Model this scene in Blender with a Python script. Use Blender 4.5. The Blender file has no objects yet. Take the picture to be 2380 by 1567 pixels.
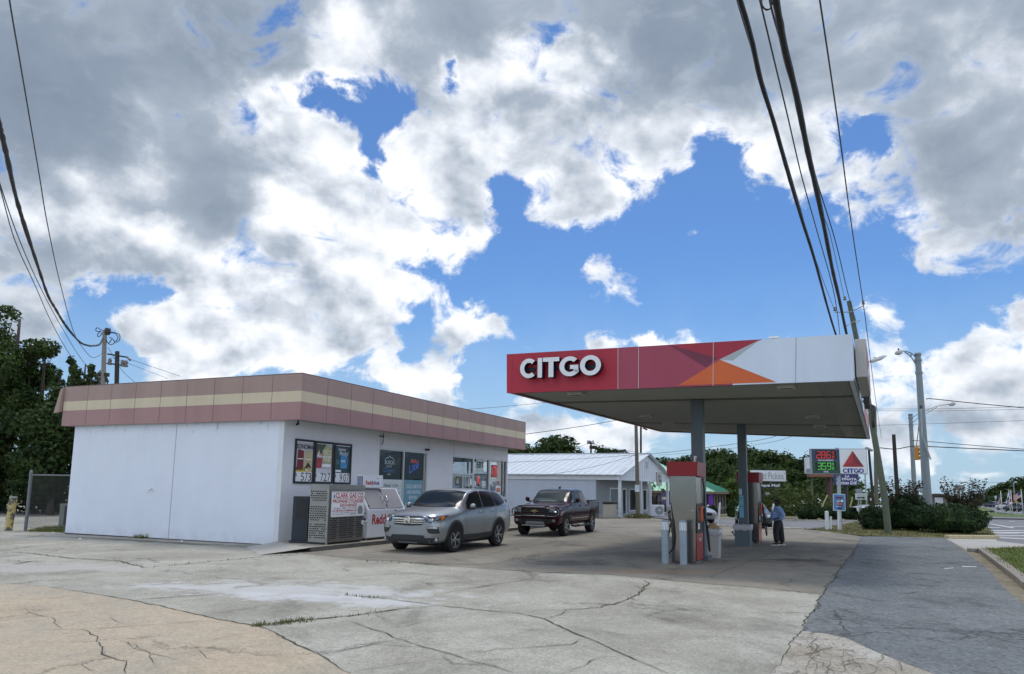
import bpy, bmesh, math, random
from mathutils import Vector, Matrix, noise
from mathutils.bvhtree import BVHTree
rad = math.radians
sc = bpy.context.scene
col = sc.collection
random.seed(7)

SUN_E = 1.5
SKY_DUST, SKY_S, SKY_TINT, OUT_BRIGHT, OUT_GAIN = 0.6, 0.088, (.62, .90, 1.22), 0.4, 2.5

# ------------------------------------------------------------------ camera
FPX, PPX, PPY = 1725.0, 1190.0, 892.0          # focal length and optical axis, in units of a 2380 px wide picture
PITCH, ROLL, EYE = math.atan2(240, FPX), 0.0155, 1.8
cam_d = bpy.data.cameras.new('camera')
cam = bpy.data.objects.new('camera', cam_d)
col.objects.link(cam)
CAM_M = Matrix.Rotation(math.pi / 2 + PITCH, 4, 'X') @ Matrix.Rotation(ROLL, 4, 'Z')
cam.matrix_world = Matrix.Translation((0, 0, EYE)) @ CAM_M
cam_d.sensor_width = 36
cam_d.lens = FPX / 2380 * 36
cam_d.shift_y = (PPY - 783.5) / 2380
cam_d.clip_start, cam_d.clip_end = 0.1, 6000
sc.camera = cam

# ------------------------------------------------------------------ exposure
sc.view_settings.view_transform = 'Standard'
sc.view_settings.look = 'None'
sc.view_settings.exposure = 0.2
sc.view_settings.gamma = 1.0

# ------------------------------------------------------------------ sun
SUN_AZ, SUN_EL = rad(12), rad(70)               # azimuth clockwise from straight ahead
sun_d = bpy.data.lights.new('sun', 'SUN')
sun_d.energy, sun_d.angle, sun_d.color = SUN_E, rad(16), (1.0, 0.94, 0.84)
sun = bpy.data.objects.new('sun', sun_d)
col.objects.link(sun)
sv = Vector((math.sin(SUN_AZ) * math.cos(SUN_EL), math.cos(SUN_AZ) * math.cos(SUN_EL), math.sin(SUN_EL)))
sun.rotation_euler = sv.to_track_quat('Z', 'Y').to_euler()
sun.location = sv * 60

# ------------------------------------------------------------------ pixel <-> place (a 2380 x 1567 frame)
CM3 = CAM_M.to_3x3()
EYE_V = Vector((0, 0, EYE))
def ray(x, y):
    return CM3 @ Vector(((x - PPX) / FPX, -(y - PPY) / FPX, -1.0))
SL1, SL2, YB = 0.006, 0.024, 70.0
def gz(x, y):
    return -SL1 * y if y < YB else -SL1 * YB - SL2 * (y - YB)
def gp(x, y, h=0.0):
    d = ray(x, y)
    p = EYE_V + d * ((EYE - h) / (-d.z - SL1 * d.y))
    if p.y > YB or p.y < 0:
        k = (SL2 - SL1) * YB
        p = EYE_V + d * ((EYE - h - k) / (-d.z - SL2 * d.y))
    return p
def aty(x, y, Y):
    d = ray(x, y)
    return EYE_V + d * (Y / d.y)
def atz(x, y, z):
    d = ray(x, y)
    return EYE_V + d * ((z - EYE) / d.z)
def onplane(x, y, p0, n):
    d = ray(x, y)
    return EYE_V + d * ((Vector(p0) - EYE_V).dot(n) / d.dot(n))
def topx(p):
    q = CM3.transposed() @ (Vector(p) - EYE_V)
    return PPX - q.x / q.z * FPX, PPY + q.y / q.z * FPX
ZK = {'6': (1472, 1030.4, .1977), '7': (1820.6, 991.6, .24717), 'b5': (1975.5, 1069.1, .16992), 'b6': (1843.8, 1007.1, .13842),
      'b7': (1665.6, 1030.4, .13351), 'b4': (1146.6, 929.7, .1978), 'a1': (0, 774.7, .3709), 'a2': (619.8, 991.6, .19775),
      'a3': (852.2, 991.6, .19777), 'a4': (1146.6, 1069.1, .13841), 'a5': (1146.6, 736, .39062), 'a8': (1859.3, 658.5, .24721),
      'b3': (0, 658.5, .24725), 'c3': (1936.8, 736, .19783), 'c4': (154.9, 736, .1137), 'c5': (968.4, 1123.3, .10384),
      'c7': (0, 1084.6, .10879), 'c8': (2076.2, 821.2, .2174), 'A': (0, 1200.8, .48827), 'B': (1084.6, 1200.8, .54426), 'W': (1665.6, 0, .4943),
      'S': (0, 0, .5)}
def zz(k, x, y):
    a, b, s = ZK[k]
    return a + x * s, b + y * s
def zg(k, x, y, h=0.0): return gp(*zz(k, x, y), h)
def zy(k, x, y, Y): return aty(*zz(k, x, y), Y)

# ------------------------------------------------------------------ node helpers and the sky
class NT:
    def __init__(s, tree): s.t = tree; s.n = tree.nodes; s.l = tree.links
    def new(s, ty, **kw):
        n = s.n.new(ty)
        for k, v in kw.items(): setattr(n, k, v)
        return n
    def put(s, sock, v):
        if isinstance(v, bpy.types.NodeSocket): s.l.new(v, sock)
        elif v is not None: sock.default_value = v
    def math(s, op, a, b=None, c=None, clamp=False):
        n = s.new('ShaderNodeMath', operation=op, use_clamp=clamp)
        for i, v in enumerate((a, b, c)):
            if v is not None: s.put(n.inputs[i], v)
        return n.outputs[0]
    def vmath(s, op, a, b=None):
        n = s.new('ShaderNodeVectorMath', operation=op)
        s.put(n.inputs[0], a)
        if b is not None: s.put(n.inputs[3 if op == 'SCALE' else 1], b)
        return n.outputs[1] if op in ('DOT_PRODUCT', 'LENGTH', 'DISTANCE') else n.outputs[0]
    def noise(s, vec, scale, detail=4, rough=.55, dist=0.0, dim='3D'):
        n = s.new('ShaderNodeTexNoise', noise_dimensions=dim)
        s.put(n.inputs['Vector'], vec); s.put(n.inputs['Scale'], scale); s.put(n.inputs['Detail'], detail)
        s.put(n.inputs['Roughness'], rough); s.put(n.inputs['Distortion'], dist)
        return n.outputs
    def ramp(s, fac, stops, interp='LINEAR'):
        n = s.new('ShaderNodeValToRGB'); cr = n.color_ramp; cr.interpolation = interp
        while len(cr.elements) > len(stops): cr.elements.remove(cr.elements[-1])
        while len(cr.elements) < len(stops): cr.elements.new(1.0)
        for e, (p, c) in zip(cr.elements, stops):
            e.position = p; e.color = (c if len(c) == 4 else (*c, 1)) if not isinstance(c, (int, float)) else (c, c, c, 1)
        s.put(n.inputs[0], fac)
        return n.outputs[0]
    def mix(s, fac, a, b, ty='MIX'):
        n = s.new('ShaderNodeMix', data_type='RGBA', blend_type=ty)
        s.put(n.inputs[0], fac)
        for sk, v in ((n.inputs[6], a), (n.inputs[7], b)):
            s.put(sk, (*v, 1) if isinstance(v, tuple) and len(v) == 3 else v)
        return n.outputs[2]
    def smooth(s, v, lo, hi):
        n = s.new('ShaderNodeMapRange', interpolation_type='SMOOTHSTEP')
        s.put(n.inputs[0], v); s.put(n.inputs[1], lo); s.put(n.inputs[2], hi)
        return n.outputs[0]
    def sep(s, v):
        n = s.new('ShaderNodeSeparateXYZ'); s.put(n.inputs[0], v); return n.outputs
    def comb(s, x, y, z):
        n = s.new('ShaderNodeCombineXYZ')
        for i, v in enumerate((x, y, z)): s.put(n.inputs[i], v)
        return n.outputs[0]

# clouds, laid out by compass direction and height above the horizon: (x, y, rx, ry, cover, white), later ones over earlier ones
CLOUDS = [
 (1200, -200, 2600, 330, 1, .5), (200, 100, 620, 400, 1, .42), (150, 300, 450, 210, 1, .33), (470, 130, 260, 190, 1, .46), (60, 560, 250, 160, 1, .62),
 (250, 620, 260, 110, 1, .6), (90, 720, 190, 130, .95, .6), (500, 420, 260, 160, 1, .55), (60, 470, 120, 46, 1, .98), (200, 500, 90, 45, 1, .95),
 (390, 545, 190, 42, 1, 1.0), (330, 410, 70, 30, 1, .75), (330, 270, 60, 70, 1, .6), (690, 300, 150, 110, 1, .95), (650, 260, 70, 60, 1, 1), (760, 390, 210, 110, 1, .92),
 (560, 345, 120, 50, 1, .45), (520, 470, 110, 110, 1, .5), (600, 560, 200, 60, 1, .6), (760, 520, 170, 55, 1, .98), (900, 470, 240, 90, 1, .95), (860, 540, 150, 40, .95, .85),
 (830, 130, 150, 110, 1, 1.02), (930, 90, 90, 70, 1, 1.0), (770, 190, 70, 50, 1, .95), (1180, 80, 240, 120, 1, .38), (1060, 190, 100, 60, 1, .72), (1480, 70, 330, 160, 1, .42),
 (1800, 150, 330, 190, 1, .46), (1620, 60, 200, 120, 1, .36), (2180, 60, 330, 170, 1, .62), (2250, 60, 120, 60, 1, .78),
 (1030, 310, 130, 150, 1, 1.0), (1290, 180, 170, 80, 1, 1.02), (1200, 300, 220, 150, 1, .82), (1440, 290, 230, 130, 1, .8), (1340, 390, 200, 90, 1, .78), (1600, 290, 150, 80, 1, .72),
 (1330, 480, 110, 50, .9, .82), (1240, 440, 50, 60, .62, .9), (1060, 480, 120, 80, .95, .92), (1000, 420, 120, 100, 1, .95), (1090, 540, 60, 30, .6, .9),
 (1800, 290, 110, 60, .95, .9), (1830, 380, 110, 60, .95, .9), (1960, 330, 150, 90, .95, .85), (2030, 460, 100, 60, .85, .85), (2220, 330, 240, 230, 1, .62), (2330, 420, 160, 170, 1, .42),
 (2250, 520, 120, 80, 1, .68), (2210, 590, 70, 50, .9, .8), (2120, 480, 60, 60, .9, .88), (2100, 555, 26, 26, .6, .8), (2400, 200, 160, 180, 1, .7),
 # blue gaps
 (900, 255, 95, 55, 0, .9), (800, 240, 110, 36, 0, .9), (740, 265, 50, 38, 0, .9), (880, 310, 40, 40, .1, .9), (900, 8, 85, 28, 0, .9), (1046, 118, 26, 34, .05, .9), (632, 195, 12, 34, .1, .9),
 (680, 222, 40, 14, .1, .9), (872, 402, 36, 16, .25, .9), (790, 435, 34, 16, .35, .9), (1175, 445, 30, 60, .05, .9), (1170, 500, 40, 40, 0, .9), (1910, 335, 40, 24, .2, .9), (2020, 362, 60, 26, .1, .9),
 (1680, 350, 60, 40, .12, .9), (290, 690, 110, 40, 0, .9), (300, 820, 110, 80, 0, .9), (240, 745, 60, 40, .1, .9),
 # lower heaps
 (190, 702, 46, 26, .95, .95), (620, 740, 330, 120, 1, .86), (420, 740, 130, 70, 1, 1.02), (400, 850, 130, 50, 1, .95), (820, 610, 110, 60, 1, 1.05), (880, 690, 110, 70, 1, .92), (700, 650, 110, 50, 1, .92), (580, 830, 220, 50, 1, .84),
 (640, 720, 110, 45, 1, .66), (760, 790, 90, 60, .95, .8), (560, 640, 120, 36, .95, .98), (1000, 680, 52, 62, 1, 1.02), (1030, 650, 40, 36, .8, 1),
 (1120, 745, 66, 42, .98, 1.05), (1080, 770, 44, 60, .95, 1), (960, 850, 110, 62, 1, 1.03), (1040, 830, 60, 62, 1, 1), (930, 800, 60, 30, .8, 1), (1010, 910, 80, 40, .8, .9),
 (1420, 620, 44, 52, .5, .95), (1380, 665, 60, 16, .45, .9), (1300, 680, 50, 14, .4, .9), (1545, 597, 18, 12, .5, .9), (1490, 690, 26, 30, .4, .9), (1250, 780, 90, 22, .38, .9), (1330, 760, 70, 16, .38, .9),
 # along the horizon
 (1600, 775, 46, 34, .95, 1.05), (1500, 792, 60, 22, .9, 1), (1400, 802, 40, 14, .8, 1), (1100, 945, 26, 16, .8, .98), (1230, 955, 50, 26, .95, 1.02), (1190, 970, 60, 30, .9, .95), (1340, 975, 70, 40, .95, 1), (1400, 1000, 90, 26, .9, .95), (1280, 1010, 120, 22, .8, .78),
 (1600, 1040, 330, 26, .75, .9), (1530, 1000, 60, 20, .8, .72), (1800, 1035, 240, 26, .72, .88), (1400, 1060, 220, 22, .5, .9), (1900, 1070, 300, 24, .5, .9), (1700, 1090, 500, 40, .3, .9),
 (2060, 745, 56, 44, 1, 1.06), (2075, 800, 62, 50, 1, 1), (2000, 770, 80, 22, .9, 1), (2080, 880, 140, 90, .95, .85), (2180, 870, 90, 50, .9, .92), (2330, 770, 90, 60, 1, 1.05), (2270, 850, 130, 90, 1, .84), (2380, 880, 120, 120, 1, .8),
 (2180, 940, 60, 40, .95, 1.0), (2120, 985, 160, 30, .8, .66), (2300, 970, 200, 40, .8, .75), (2090, 1010, 140, 22, .85, .95), (2330, 1010, 130, 26, .85, .95), (2200, 1050, 260, 26, .5, .8), (2150, 1075, 120, 20, .7, .95), (2330, 1075, 60, 18, .7, .9), (2200, 1120, 300, 30, .35, .9),
 (270, 690, 80, 30, 0, .9), (225, 765, 60, 60, 0, .9), (300, 850, 50, 34, 0, .9), (345, 692, 46, 20, 0, .9), (1130, 640, 90, 62, 0, .9), (1070, 590, 60, 18, .1, .9), (1240, 640, 120, 90, 0, .9), (985, 765, 26, 40, .05, .9), (930, 758, 30, 24, .1, .9), (1240, 780, 60, 40, .12, .9), (1160, 850, 70, 50, .0, .9),
 (1215, 960, 44, 22, 1, 1.0), (1345, 985, 60, 30, 1, 1.0), (1420, 1000, 50, 22, .95, .95), (1290, 965, 34, 18, .8, .95), (1600, 1020, 70, 16, .85, .9), (1760, 1010, 80, 14, .8, .92), (1850, 1040, 60, 12, .75, .9), (1500, 1040, 60, 14, .8, .92), (1420, 618, 34, 46, .8, .95), (1375, 662, 50, 14, .75, .9), (1095, 945, 22, 12, .9, 1), (1600, 770, 38, 26, 1, 1), (1490, 790, 50, 14, 1, 1),
 (2130, 790, 56, 60, .05, .9), (2180, 790, 60, 46, 0, .9), (2200, 700, 130, 50, 0, .9),
]
def cloud_at(x, y):
    c, b = 0.0, .9
    for cx, cy, rx, ry, cv, br in CLOUDS:
        d = math.hypot((x - cx) / rx, (y - cy) / ry)
        if d < 1.5:
            w = 1 - max(0.0, min(1.0, (d - .45) / 1.05)); w = w * w * (3 - 2 * w)
            c += (cv - c) * w; b += (br - b) * w
    return c, b

world = bpy.data.worlds.new('World'); sc.world = world; world.use_nodes = True
def build_sky():
    T = NT(world.node_tree); T.n.clear()
    out = T.new('ShaderNodeOutputWorld'); bg = T.new('ShaderNodeBackground')
    sky = T.new('ShaderNodeTexSky', sky_type='NISHITA')
    sky.sun_disc = False; sky.sun_elevation = SUN_EL; sky.sun_rotation = SUN_AZ
    sky.altitude = 200; sky.air_density = 1.0; sky.dust_density = SKY_DUST; sky.ozone_density = 2.2
    co = T.new('ShaderNodeTexCoord').outputs['Generated']
    dirv = T.vmath('NORMALIZE', co)
    # ragged edges: push the look-up direction about with noise
    n1 = T.noise(dirv, 9.0, 3, .55)[1]
    n2 = T.noise(dirv, 30.0, 5, .65)[1]
    w1 = T.vmath('SCALE', T.vmath('SUBTRACT', n1, (.5, .5, .5)), .085)
    w2 = T.vmath('SCALE', T.vmath('SUBTRACT', n2, (.5, .5, .5)), .05)
    dw = T.vmath('NORMALIZE', T.vmath('ADD', dirv, T.vmath('ADD', w1, w2)))
    X, Y, Z = T.sep(dw)
    U = T.math('ARCTAN2', X, Y); V = T.math('ARCSINE', Z)
    UM, V0, V1, NC, NR = rad(41), rad(-1.5), rad(39.5), 31, 21
    uL = T.math('DIVIDE', T.math('ADD', U, UM), UM)            # 0..1 over the left half
    uR = T.math('DIVIDE', U, UM)
    vr = T.math('MULTIPLY', T.math('DIVIDE', T.math('SUBTRACT', V, V0), V1 - V0), NR - 1)
    side = T.math('GREATER_THAN', U, 0.0)
    acc = None
    for r in range(NR):
        el = V0 + (V1 - V0) * r / (NR - 1)
        ramps = []
        for half in (0, 1):
            st = []
            for k in range(NC):
                u = (k / (NC - 1) + half - 1) * UM
                d = Vector((math.sin(u) * math.cos(el), math.cos(u) * math.cos(el), math.sin(el)))
                c, b = cloud_at(*topx(EYE_V + d * 100))
                st.append((k / (NC - 1), (c, min(1, b / 1.1), 0)))
            ramps.append(T.ramp(uR if half else uL, st, 'LINEAR'))
        row = T.mix(side, ramps[0], ramps[1])
        wgt = T.math('SUBTRACT', 1.0, T.math('ABSOLUTE', T.math('SUBTRACT', vr, float(r))), clamp=True)
        s = T.vmath('SCALE', row, wgt)
        acc = s if acc is None else T.vmath('ADD', acc, s)
    C, B, _ = T.sep(acc)
    # beyond the pictured part of the sky: broken cloud
    f1 = T.noise(dirv, 3.0, 6, .6, .3)[0]
    inU = T.smooth(T.math('ABSOLUTE', U), UM * 1.05, UM * .93)
    inV = T.smooth(V, V1 + rad(1.0), V1 - rad(2.0))
    inside = T.math('MULTIPLY', inU, inV)
    Cn = T.smooth(f1, .46, .58)
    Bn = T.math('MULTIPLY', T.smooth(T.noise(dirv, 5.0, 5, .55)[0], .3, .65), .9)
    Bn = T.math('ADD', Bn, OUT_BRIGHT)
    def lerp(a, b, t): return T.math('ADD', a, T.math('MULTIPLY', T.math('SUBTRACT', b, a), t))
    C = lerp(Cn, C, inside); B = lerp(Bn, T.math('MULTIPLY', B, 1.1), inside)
    # billows: fine noise for edges and for relief
    dz = T.vmath('MULTIPLY', dirv, (1.0, 1.0, 1.35))
    fb = T.noise(dz, 13.0, 9, .6, .5)[0]
    up = T.vmath('ADD', dz, (.007, .006, .028))
    rl = T.noise(dz, 10.0, 6, .48, .15)[0]
    fb2 = T.noise(up, 10.0, 6, .48, .15)[0]
    big = T.noise(dz, 6.0, 5, .55, .4)[0]
    c2 = T.math('ADD', C, T.math('MULTIPLY', T.math('SUBTRACT', fb, .5), 2.5))
    cover = T.smooth(c2, .38, .86)
    relief = T.math('MULTIPLY', T.math('SUBTRACT', rl, fb2), 1.9)
    relief = T.math('ADD', relief, T.math('MULTIPLY', T.math('SUBTRACT', fb, .5), .4))
    relief = T.math('MULTIPLY', relief, T.math('MULTIPLY_ADD', T.smooth(B, .4, .9), .85, .16))
    b2 = T.math('ADD', T.math('SUBTRACT', B, .05), relief)
    b2 = T.math('ADD', b2, T.math('MULTIPLY', T.math('SUBTRACT', big, .5), .75))
    thin = T.math('MULTIPLY', T.math('SUBTRACT', 1.0, T.smooth(c2, .55, 1.15)), .2)       # thin rims glow
    b2 = T.math('ADD', b2, thin)
    cl = T.ramp(T.math('MULTIPLY', b2, .82), [(0.0, (.175, .225, .30)), (.27, (.25, .308, .39)), (.48, (.37, .43, .51)), (.62, (.55, .60, .675)), (.76, (.745, .785, .845)), (.88, (.90, .92, .955)), (1.0, (1.02, 1.03, 1.04))])
    cl = T.vmath('SCALE', cl, lerp(OUT_GAIN, 1.0, inside))              # unseen sky outside the view boosted, as added light on camera-facing walls
    blue = T.mix(1.0, sky.outputs[0], SKY_TINT, 'MULTIPLY')
    blue = T.vmath('SCALE', blue, SKY_S)
    blue = T.mix(T.math('MULTIPLY', T.smooth(V, rad(17), rad(-1)), .75), blue, (.40, .55, .70))
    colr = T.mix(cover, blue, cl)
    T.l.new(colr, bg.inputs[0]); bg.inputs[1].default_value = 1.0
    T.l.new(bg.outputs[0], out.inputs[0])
build_sky()

# ------------------------------------------------------------------ materials
MATS = {}
def mk(name, c, rough=.6, metal=0.0, var=None, bump=None, coat=0.0, spec=.5, emit=None, es=0.0, trans=0.0, sheen=0.0, streak=None):
    """a plain procedural surface: base colour, broken up by noise (var = scale, amount) and relief (bump = scale, height)"""
    if name in MATS: return MATS[name]
    m = bpy.data.materials.new(name); m.use_nodes = True
    T = NT(m.node_tree); b = T.n['Principled BSDF']
    b.inputs['Roughness'].default_value = rough; b.inputs['Metallic'].default_value = metal
    b.inputs['Coat Weight'].default_value = coat; b.inputs['Coat Roughness'].default_value = .07
    b.inputs['Specular IOR Level'].default_value = spec
    co = T.new('ShaderNodeTexCoord').outputs['Object']
    if var is None: var = (3.0, .10)
    n = T.noise(co, var[0], 5, .6)[0]
    f = T.math('MULTIPLY_ADD', n, var[1] * 4, 1 - var[1] * 2)
    if streak:                                              # vertical weather streaks
        sv_ = T.vmath('MULTIPLY', co, (streak[0], streak[0], streak[0] * .06))
        n2 = T.noise(sv_, 1.0, 4, .6)[0]
        f = T.math('MULTIPLY', f, T.math('MULTIPLY_ADD', n2, streak[1] * 4, 1 - streak[1] * 2))
    cc = T.vmath('SCALE', tuple(c), f)
    T.l.new(cc, b.inputs['Base Color'])
    if bump:
        bn = T.new('ShaderNodeBump'); bn.inputs['Strength'].default_value = bump[1]; bn.inputs['Distance'].default_value = bump[2] if len(bump) > 2 else .02
        T.l.new(T.noise(co, bump[0], 6, .6)[0], bn.inputs['Height']); T.l.new(bn.outputs[0], b.inputs['Normal'])
    if emit:
        b.inputs['Emission Color'].default_value = (*emit, 1); b.inputs['Emission Strength'].default_value = es
    MATS[name] = m
    return m
def leafmat(name, c1, c2, sc_=.6):
    if name in MATS: return MATS[name]
    m = bpy.data.materials.new(name); m.use_nodes = True
    T = NT(m.node_tree); b = T.n['Principled BSDF']
    co = T.new('ShaderNodeTexCoord').outputs['Object']
    n = T.noise(co, sc_, 3, .6)[0]; n2 = T.noise(co, sc_ * 9, 2, .5)[0]
    f = T.math('ADD', T.smooth(n, .36, .64), T.math('MULTIPLY_ADD', n2, 1.2, -.6), clamp=True)
    T.l.new(T.mix(f, c1, c2), b.inputs['Base Color'])
    b.inputs['Roughness'].default_value = .7; b.inputs['Specular IOR Level'].default_value = .12
    tr = T.new('ShaderNodeBsdfTranslucent'); T.l.new(T.mix(f, c1, c2), tr.inputs[0])
    mx = T.new('ShaderNodeMixShader'); mx.inputs[0].default_value = .22
    T.l.new(b.outputs[0], mx.inputs[1]); T.l.new(tr.outputs[0], mx.inputs[2])
    T.l.new(mx.outputs[0], T.n['Material Output'].inputs[0])
    MATS[name] = m
    return m
def glassmat(name, tint, refl=.16, rough=.02):
    """a thin pane: mostly see-through, reflecting more at a slant"""
    if name in MATS: return MATS[name]
    m = bpy.data.materials.new(name); m.use_nodes = True
    T = NT(m.node_tree); T.n.remove(T.n['Principled BSDF'])
    tr = T.new('ShaderNodeBsdfTransparent'); tr.inputs[0].default_value = (*tint, 1)
    gl = T.new('ShaderNodeBsdfGlossy'); gl.inputs['Roughness'].default_value = rough; gl.inputs[0].default_value = (.9, .95, 1, 1)
    lw = T.new('ShaderNodeLayerWeight'); lw.inputs[0].default_value = .2
    f = T.math('MULTIPLY_ADD', lw.outputs['Fresnel'], .45, refl * .2, clamp=True)
    mx = T.new('ShaderNodeMixShader'); T.l.new(f, mx.inputs[0]); T.l.new(tr.outputs[0], mx.inputs[1]); T.l.new(gl.outputs[0], mx.inputs[2])
    T.l.new(mx.outputs[0], T.n['Material Output'].inputs[0])
    MATS[name] = m
    return m
def carpaint(name, c, flake=.5, rough=.35):
    return mk(name, c, rough=rough, metal=flake, coat=.35, var=(40, .03))

WHITE = mk('white_paint', (.78, .79, .80), .5, var=(2, .03))
BLACKP = mk('black_plastic', (.018, .018, .02), .45)
RUBBER = mk('black_rubber', (.02, .02, .021), .8)
CHROME = mk('chrome', (.75, .76, .78), .12, 1.0, var=(2, .02))
STEEL = mk('brushed_steel', (.42, .40, .37), .36, 1.0, var=(6, .05))
GALV = mk('galvanised_steel', (.33, .36, .37), .5, .6, var=(9, .10))
ALU = mk('aluminium_frame', (.55, .56, .56), .4, .5, var=(5, .05))
WOOD = mk('weathered_pole_wood', (.135, .125, .09), .85, var=(7, .16), streak=(14, .12), bump=(22, .5))
WOODG = mk('greenish_pole_wood', (.105, .125, .085), .85, var=(7, .14), streak=(14, .12), bump=(22, .5))
WOODD = mk('dark_creosote_wood', (.035, .03, .028), .85, var=(7, .16), streak=(14, .12))
CABLE = mk('black_cable', (.015, .015, .016), .6)
WIRE = mk('grey_wire', (.06, .065, .075), .6)
PAPERW = mk('white_sign_face', (.74, .76, .78), .45, var=(1, .02))
INKB = mk('black_ink', (.012, .012, .014), .5)
INKR = mk('red_ink', (.42, .012, .022), .5)
INKBL = mk('blue_ink', (.02, .05, .28), .5)
INKW = mk('white_ink', (.8, .81, .82), .5)
INKG = mk('grey_ink', (.22, .23, .25), .5)

# ------------------------------------------------------------------ objects
def mat4(o):
    return Matrix.LocRotScale(o.location, o.rotation_euler, o.scale)
def empty(name, loc=(0, 0, 0), rz=0.0):
    o = bpy.data.objects.new(name, None); col.objects.link(o)
    o.location = loc; o.rotation_euler = (0, 0, rz); o.empty_display_size = .3
    return o
def tag(o, label=None, cat=None, group=None, kind=None):
    if label: o['label'] = label
    if cat: o['category'] = cat
    if group: o['group'] = group
    if kind: o['kind'] = kind
    return o
def thing(name, label, cat, loc=(0, 0, 0), rz=0.0, group=None):
    return tag(empty(name, loc, rz), label, cat, group)
def world_of(o):
    M = Matrix.Identity(4)
    while o is not None:
        M = mat4(o) @ M; o = o.parent
    return M
def link(name, me, parent=None, smooth=False):
    o = bpy.data.objects.new(name, me); col.objects.link(o)
    if parent is not None: o.parent = parent
    if smooth:
        for p in me.polygons: p.use_smooth = True
    return o
def copy_tree(o, parent=None):
    c = o.copy(); col.objects.link(c); c.parent = parent
    for ch in [k for k in bpy.data.objects if k.parent == o]: copy_tree(ch, c)
    return c
def orth(d):
    d = Vector(d).normalized()
    a = Vector((0, 0, 1)) if abs(d.z) < .95 else Vector((1, 0, 0))
    x = d.cross(a).normalized()
    return x, x.cross(d).normalized(), d
class MB:
    """collects shapes for ONE mesh object"""
    def __init__(s, world=False): s.v = []; s.f = []; s.mi = []; s.ms = []; s.world = world
    def mi_of(s, m):
        if m not in s.ms: s.ms.append(m)
        return s.ms.index(m)
    def add(s, vs, fs, m):
        b = len(s.v); k = s.mi_of(m)
        s.v += [Vector(v) for v in vs]
        for f in fs: s.f.append([b + i for i in f]); s.mi.append(k)
        return s
    def boxm(s, M, sx, sy, sz, m):
        vs = [M @ Vector((x * sx / 2, y * sy / 2, z * sz / 2)) for x in (-1, 1) for y in (-1, 1) for z in (-1, 1)]
        return s.add(vs, [(0, 1, 3, 2), (4, 6, 7, 5), (0, 4, 5, 1), (2, 3, 7, 6), (0, 2, 6, 4), (1, 5, 7, 3)], m)
    def box(s, lo, hi, m):
        c = [(a + b) / 2 for a, b in zip(lo, hi)]
        return s.boxm(Matrix.Translation(c), *[b - a for a, b in zip(lo, hi)], m)
    def bar(s, p, q, w, h, m, up=None):
        p, q = Vector(p), Vector(q); x, y, d = orth(q - p)
        if up is not None:
            x = d.cross(Vector(up)).normalized(); y = x.cross(d)
        M = Matrix((( x.x, y.x, d.x, 0), (x.y, y.y, d.y, 0), (x.z, y.z, d.z, 0), (0, 0, 0, 1)))
        return s.boxm(Matrix.Translation((p + q) / 2) @ M, w, h, (q - p).length, m)
    def tube(s, pts, r, m, n=8, caps=True):
        pts = [Vector(p) for p in pts]; rs = r if isinstance(r, (list, tuple)) else [r] * len(pts)
        vs = []; fs = []; X = None
        for i, p in enumerate(pts):
            d = (pts[min(i + 1, len(pts) - 1)] - pts[max(i - 1, 0)]).normalized()
            if X is None: X, Y, _ = orth(d)
            else:
                X = (X - d * X.dot(d)).normalized(); Y = X.cross(d).normalized()
            for k in range(n):
                a = 2 * math.pi * k / n
                vs.append(p + (X * math.cos(a) + Y * math.sin(a)) * rs[i])
        for i in range(len(pts) - 1):
            for k in range(n):
                a, b = i * n + k, i * n + (k + 1) % n
                fs.append((a, b, b + n, a + n))
        if caps:
            fs.append(tuple(range(n - 1, -1, -1))); fs.append(tuple(range((len(pts) - 1) * n, len(pts) * n)))
        return s.add(vs, fs, m)
    def prism(s, poly, M, d, m, m_side=None):
        n = len(poly)
        a = [M @ Vector((x, y, 0)) for x, y in poly]; b = [M @ Vector((x, y, d)) for x, y in poly]
        s.add(a + b, [tuple(range(n - 1, -1, -1)), tuple(range(n, 2 * n))], m)
        return s.add(a + b, [(i, (i + 1) % n, n + (i + 1) % n, n + i) for i in range(n)], m_side or m)
    def lathe(s, prof, M, m, n=24, closed=False):
        vs = [M @ Vector((r * math.cos(2 * math.pi * k / n), r * math.sin(2 * math.pi * k / n), z)) for r, z in prof for k in range(n)]
        fs = []
        for i in range(len(prof) - 1):
            for k in range(n):
                a, b = i * n + k, i * n + (k + 1) % n
                fs.append((a, b, b + n, a + n))
        return s.add(vs, fs, m)
    def quad(s, a, b, c, d, m): return s.add([a, b, c, d], [(0, 1, 2, 3)], m)
    def grid(s, rows, m):
        w = len(rows[0])
        vs = [p for r in rows for p in r]
        fs = [(i * w + j, i * w + j + 1, (i + 1) * w + j + 1, (i + 1) * w + j) for i in range(len(rows) - 1) for j in range(w - 1)]
        return s.add(vs, fs, m)
    def mesh(s, name, inv=None, bevel=0, seg=2, merge=False, angle=30):
        me = bpy.data.meshes.new(name)
        vs = [inv @ v for v in s.v] if inv is not None else s.v
        me.from_pydata([tuple(v) for v in vs], [], s.f)
        for m in s.ms: me.materials.append(m)
        me.polygons.foreach_set('material_index', s.mi)
        if bevel or merge:
            bm = bmesh.new(); bm.from_mesh(me)
            if merge: bmesh.ops.remove_doubles(bm, verts=bm.verts, dist=1e-4)
            if bevel:
                ed = [e for e in bm.edges if e.is_manifold and e.calc_face_angle(0) > rad(angle)]
                bmesh.ops.bevel(bm, geom=ed, offset=bevel, segments=seg, affect='EDGES', profile=.5, clamp_overlap=True)
            bm.to_mesh(me); bm.free()
        me.update()
        return me
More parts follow.
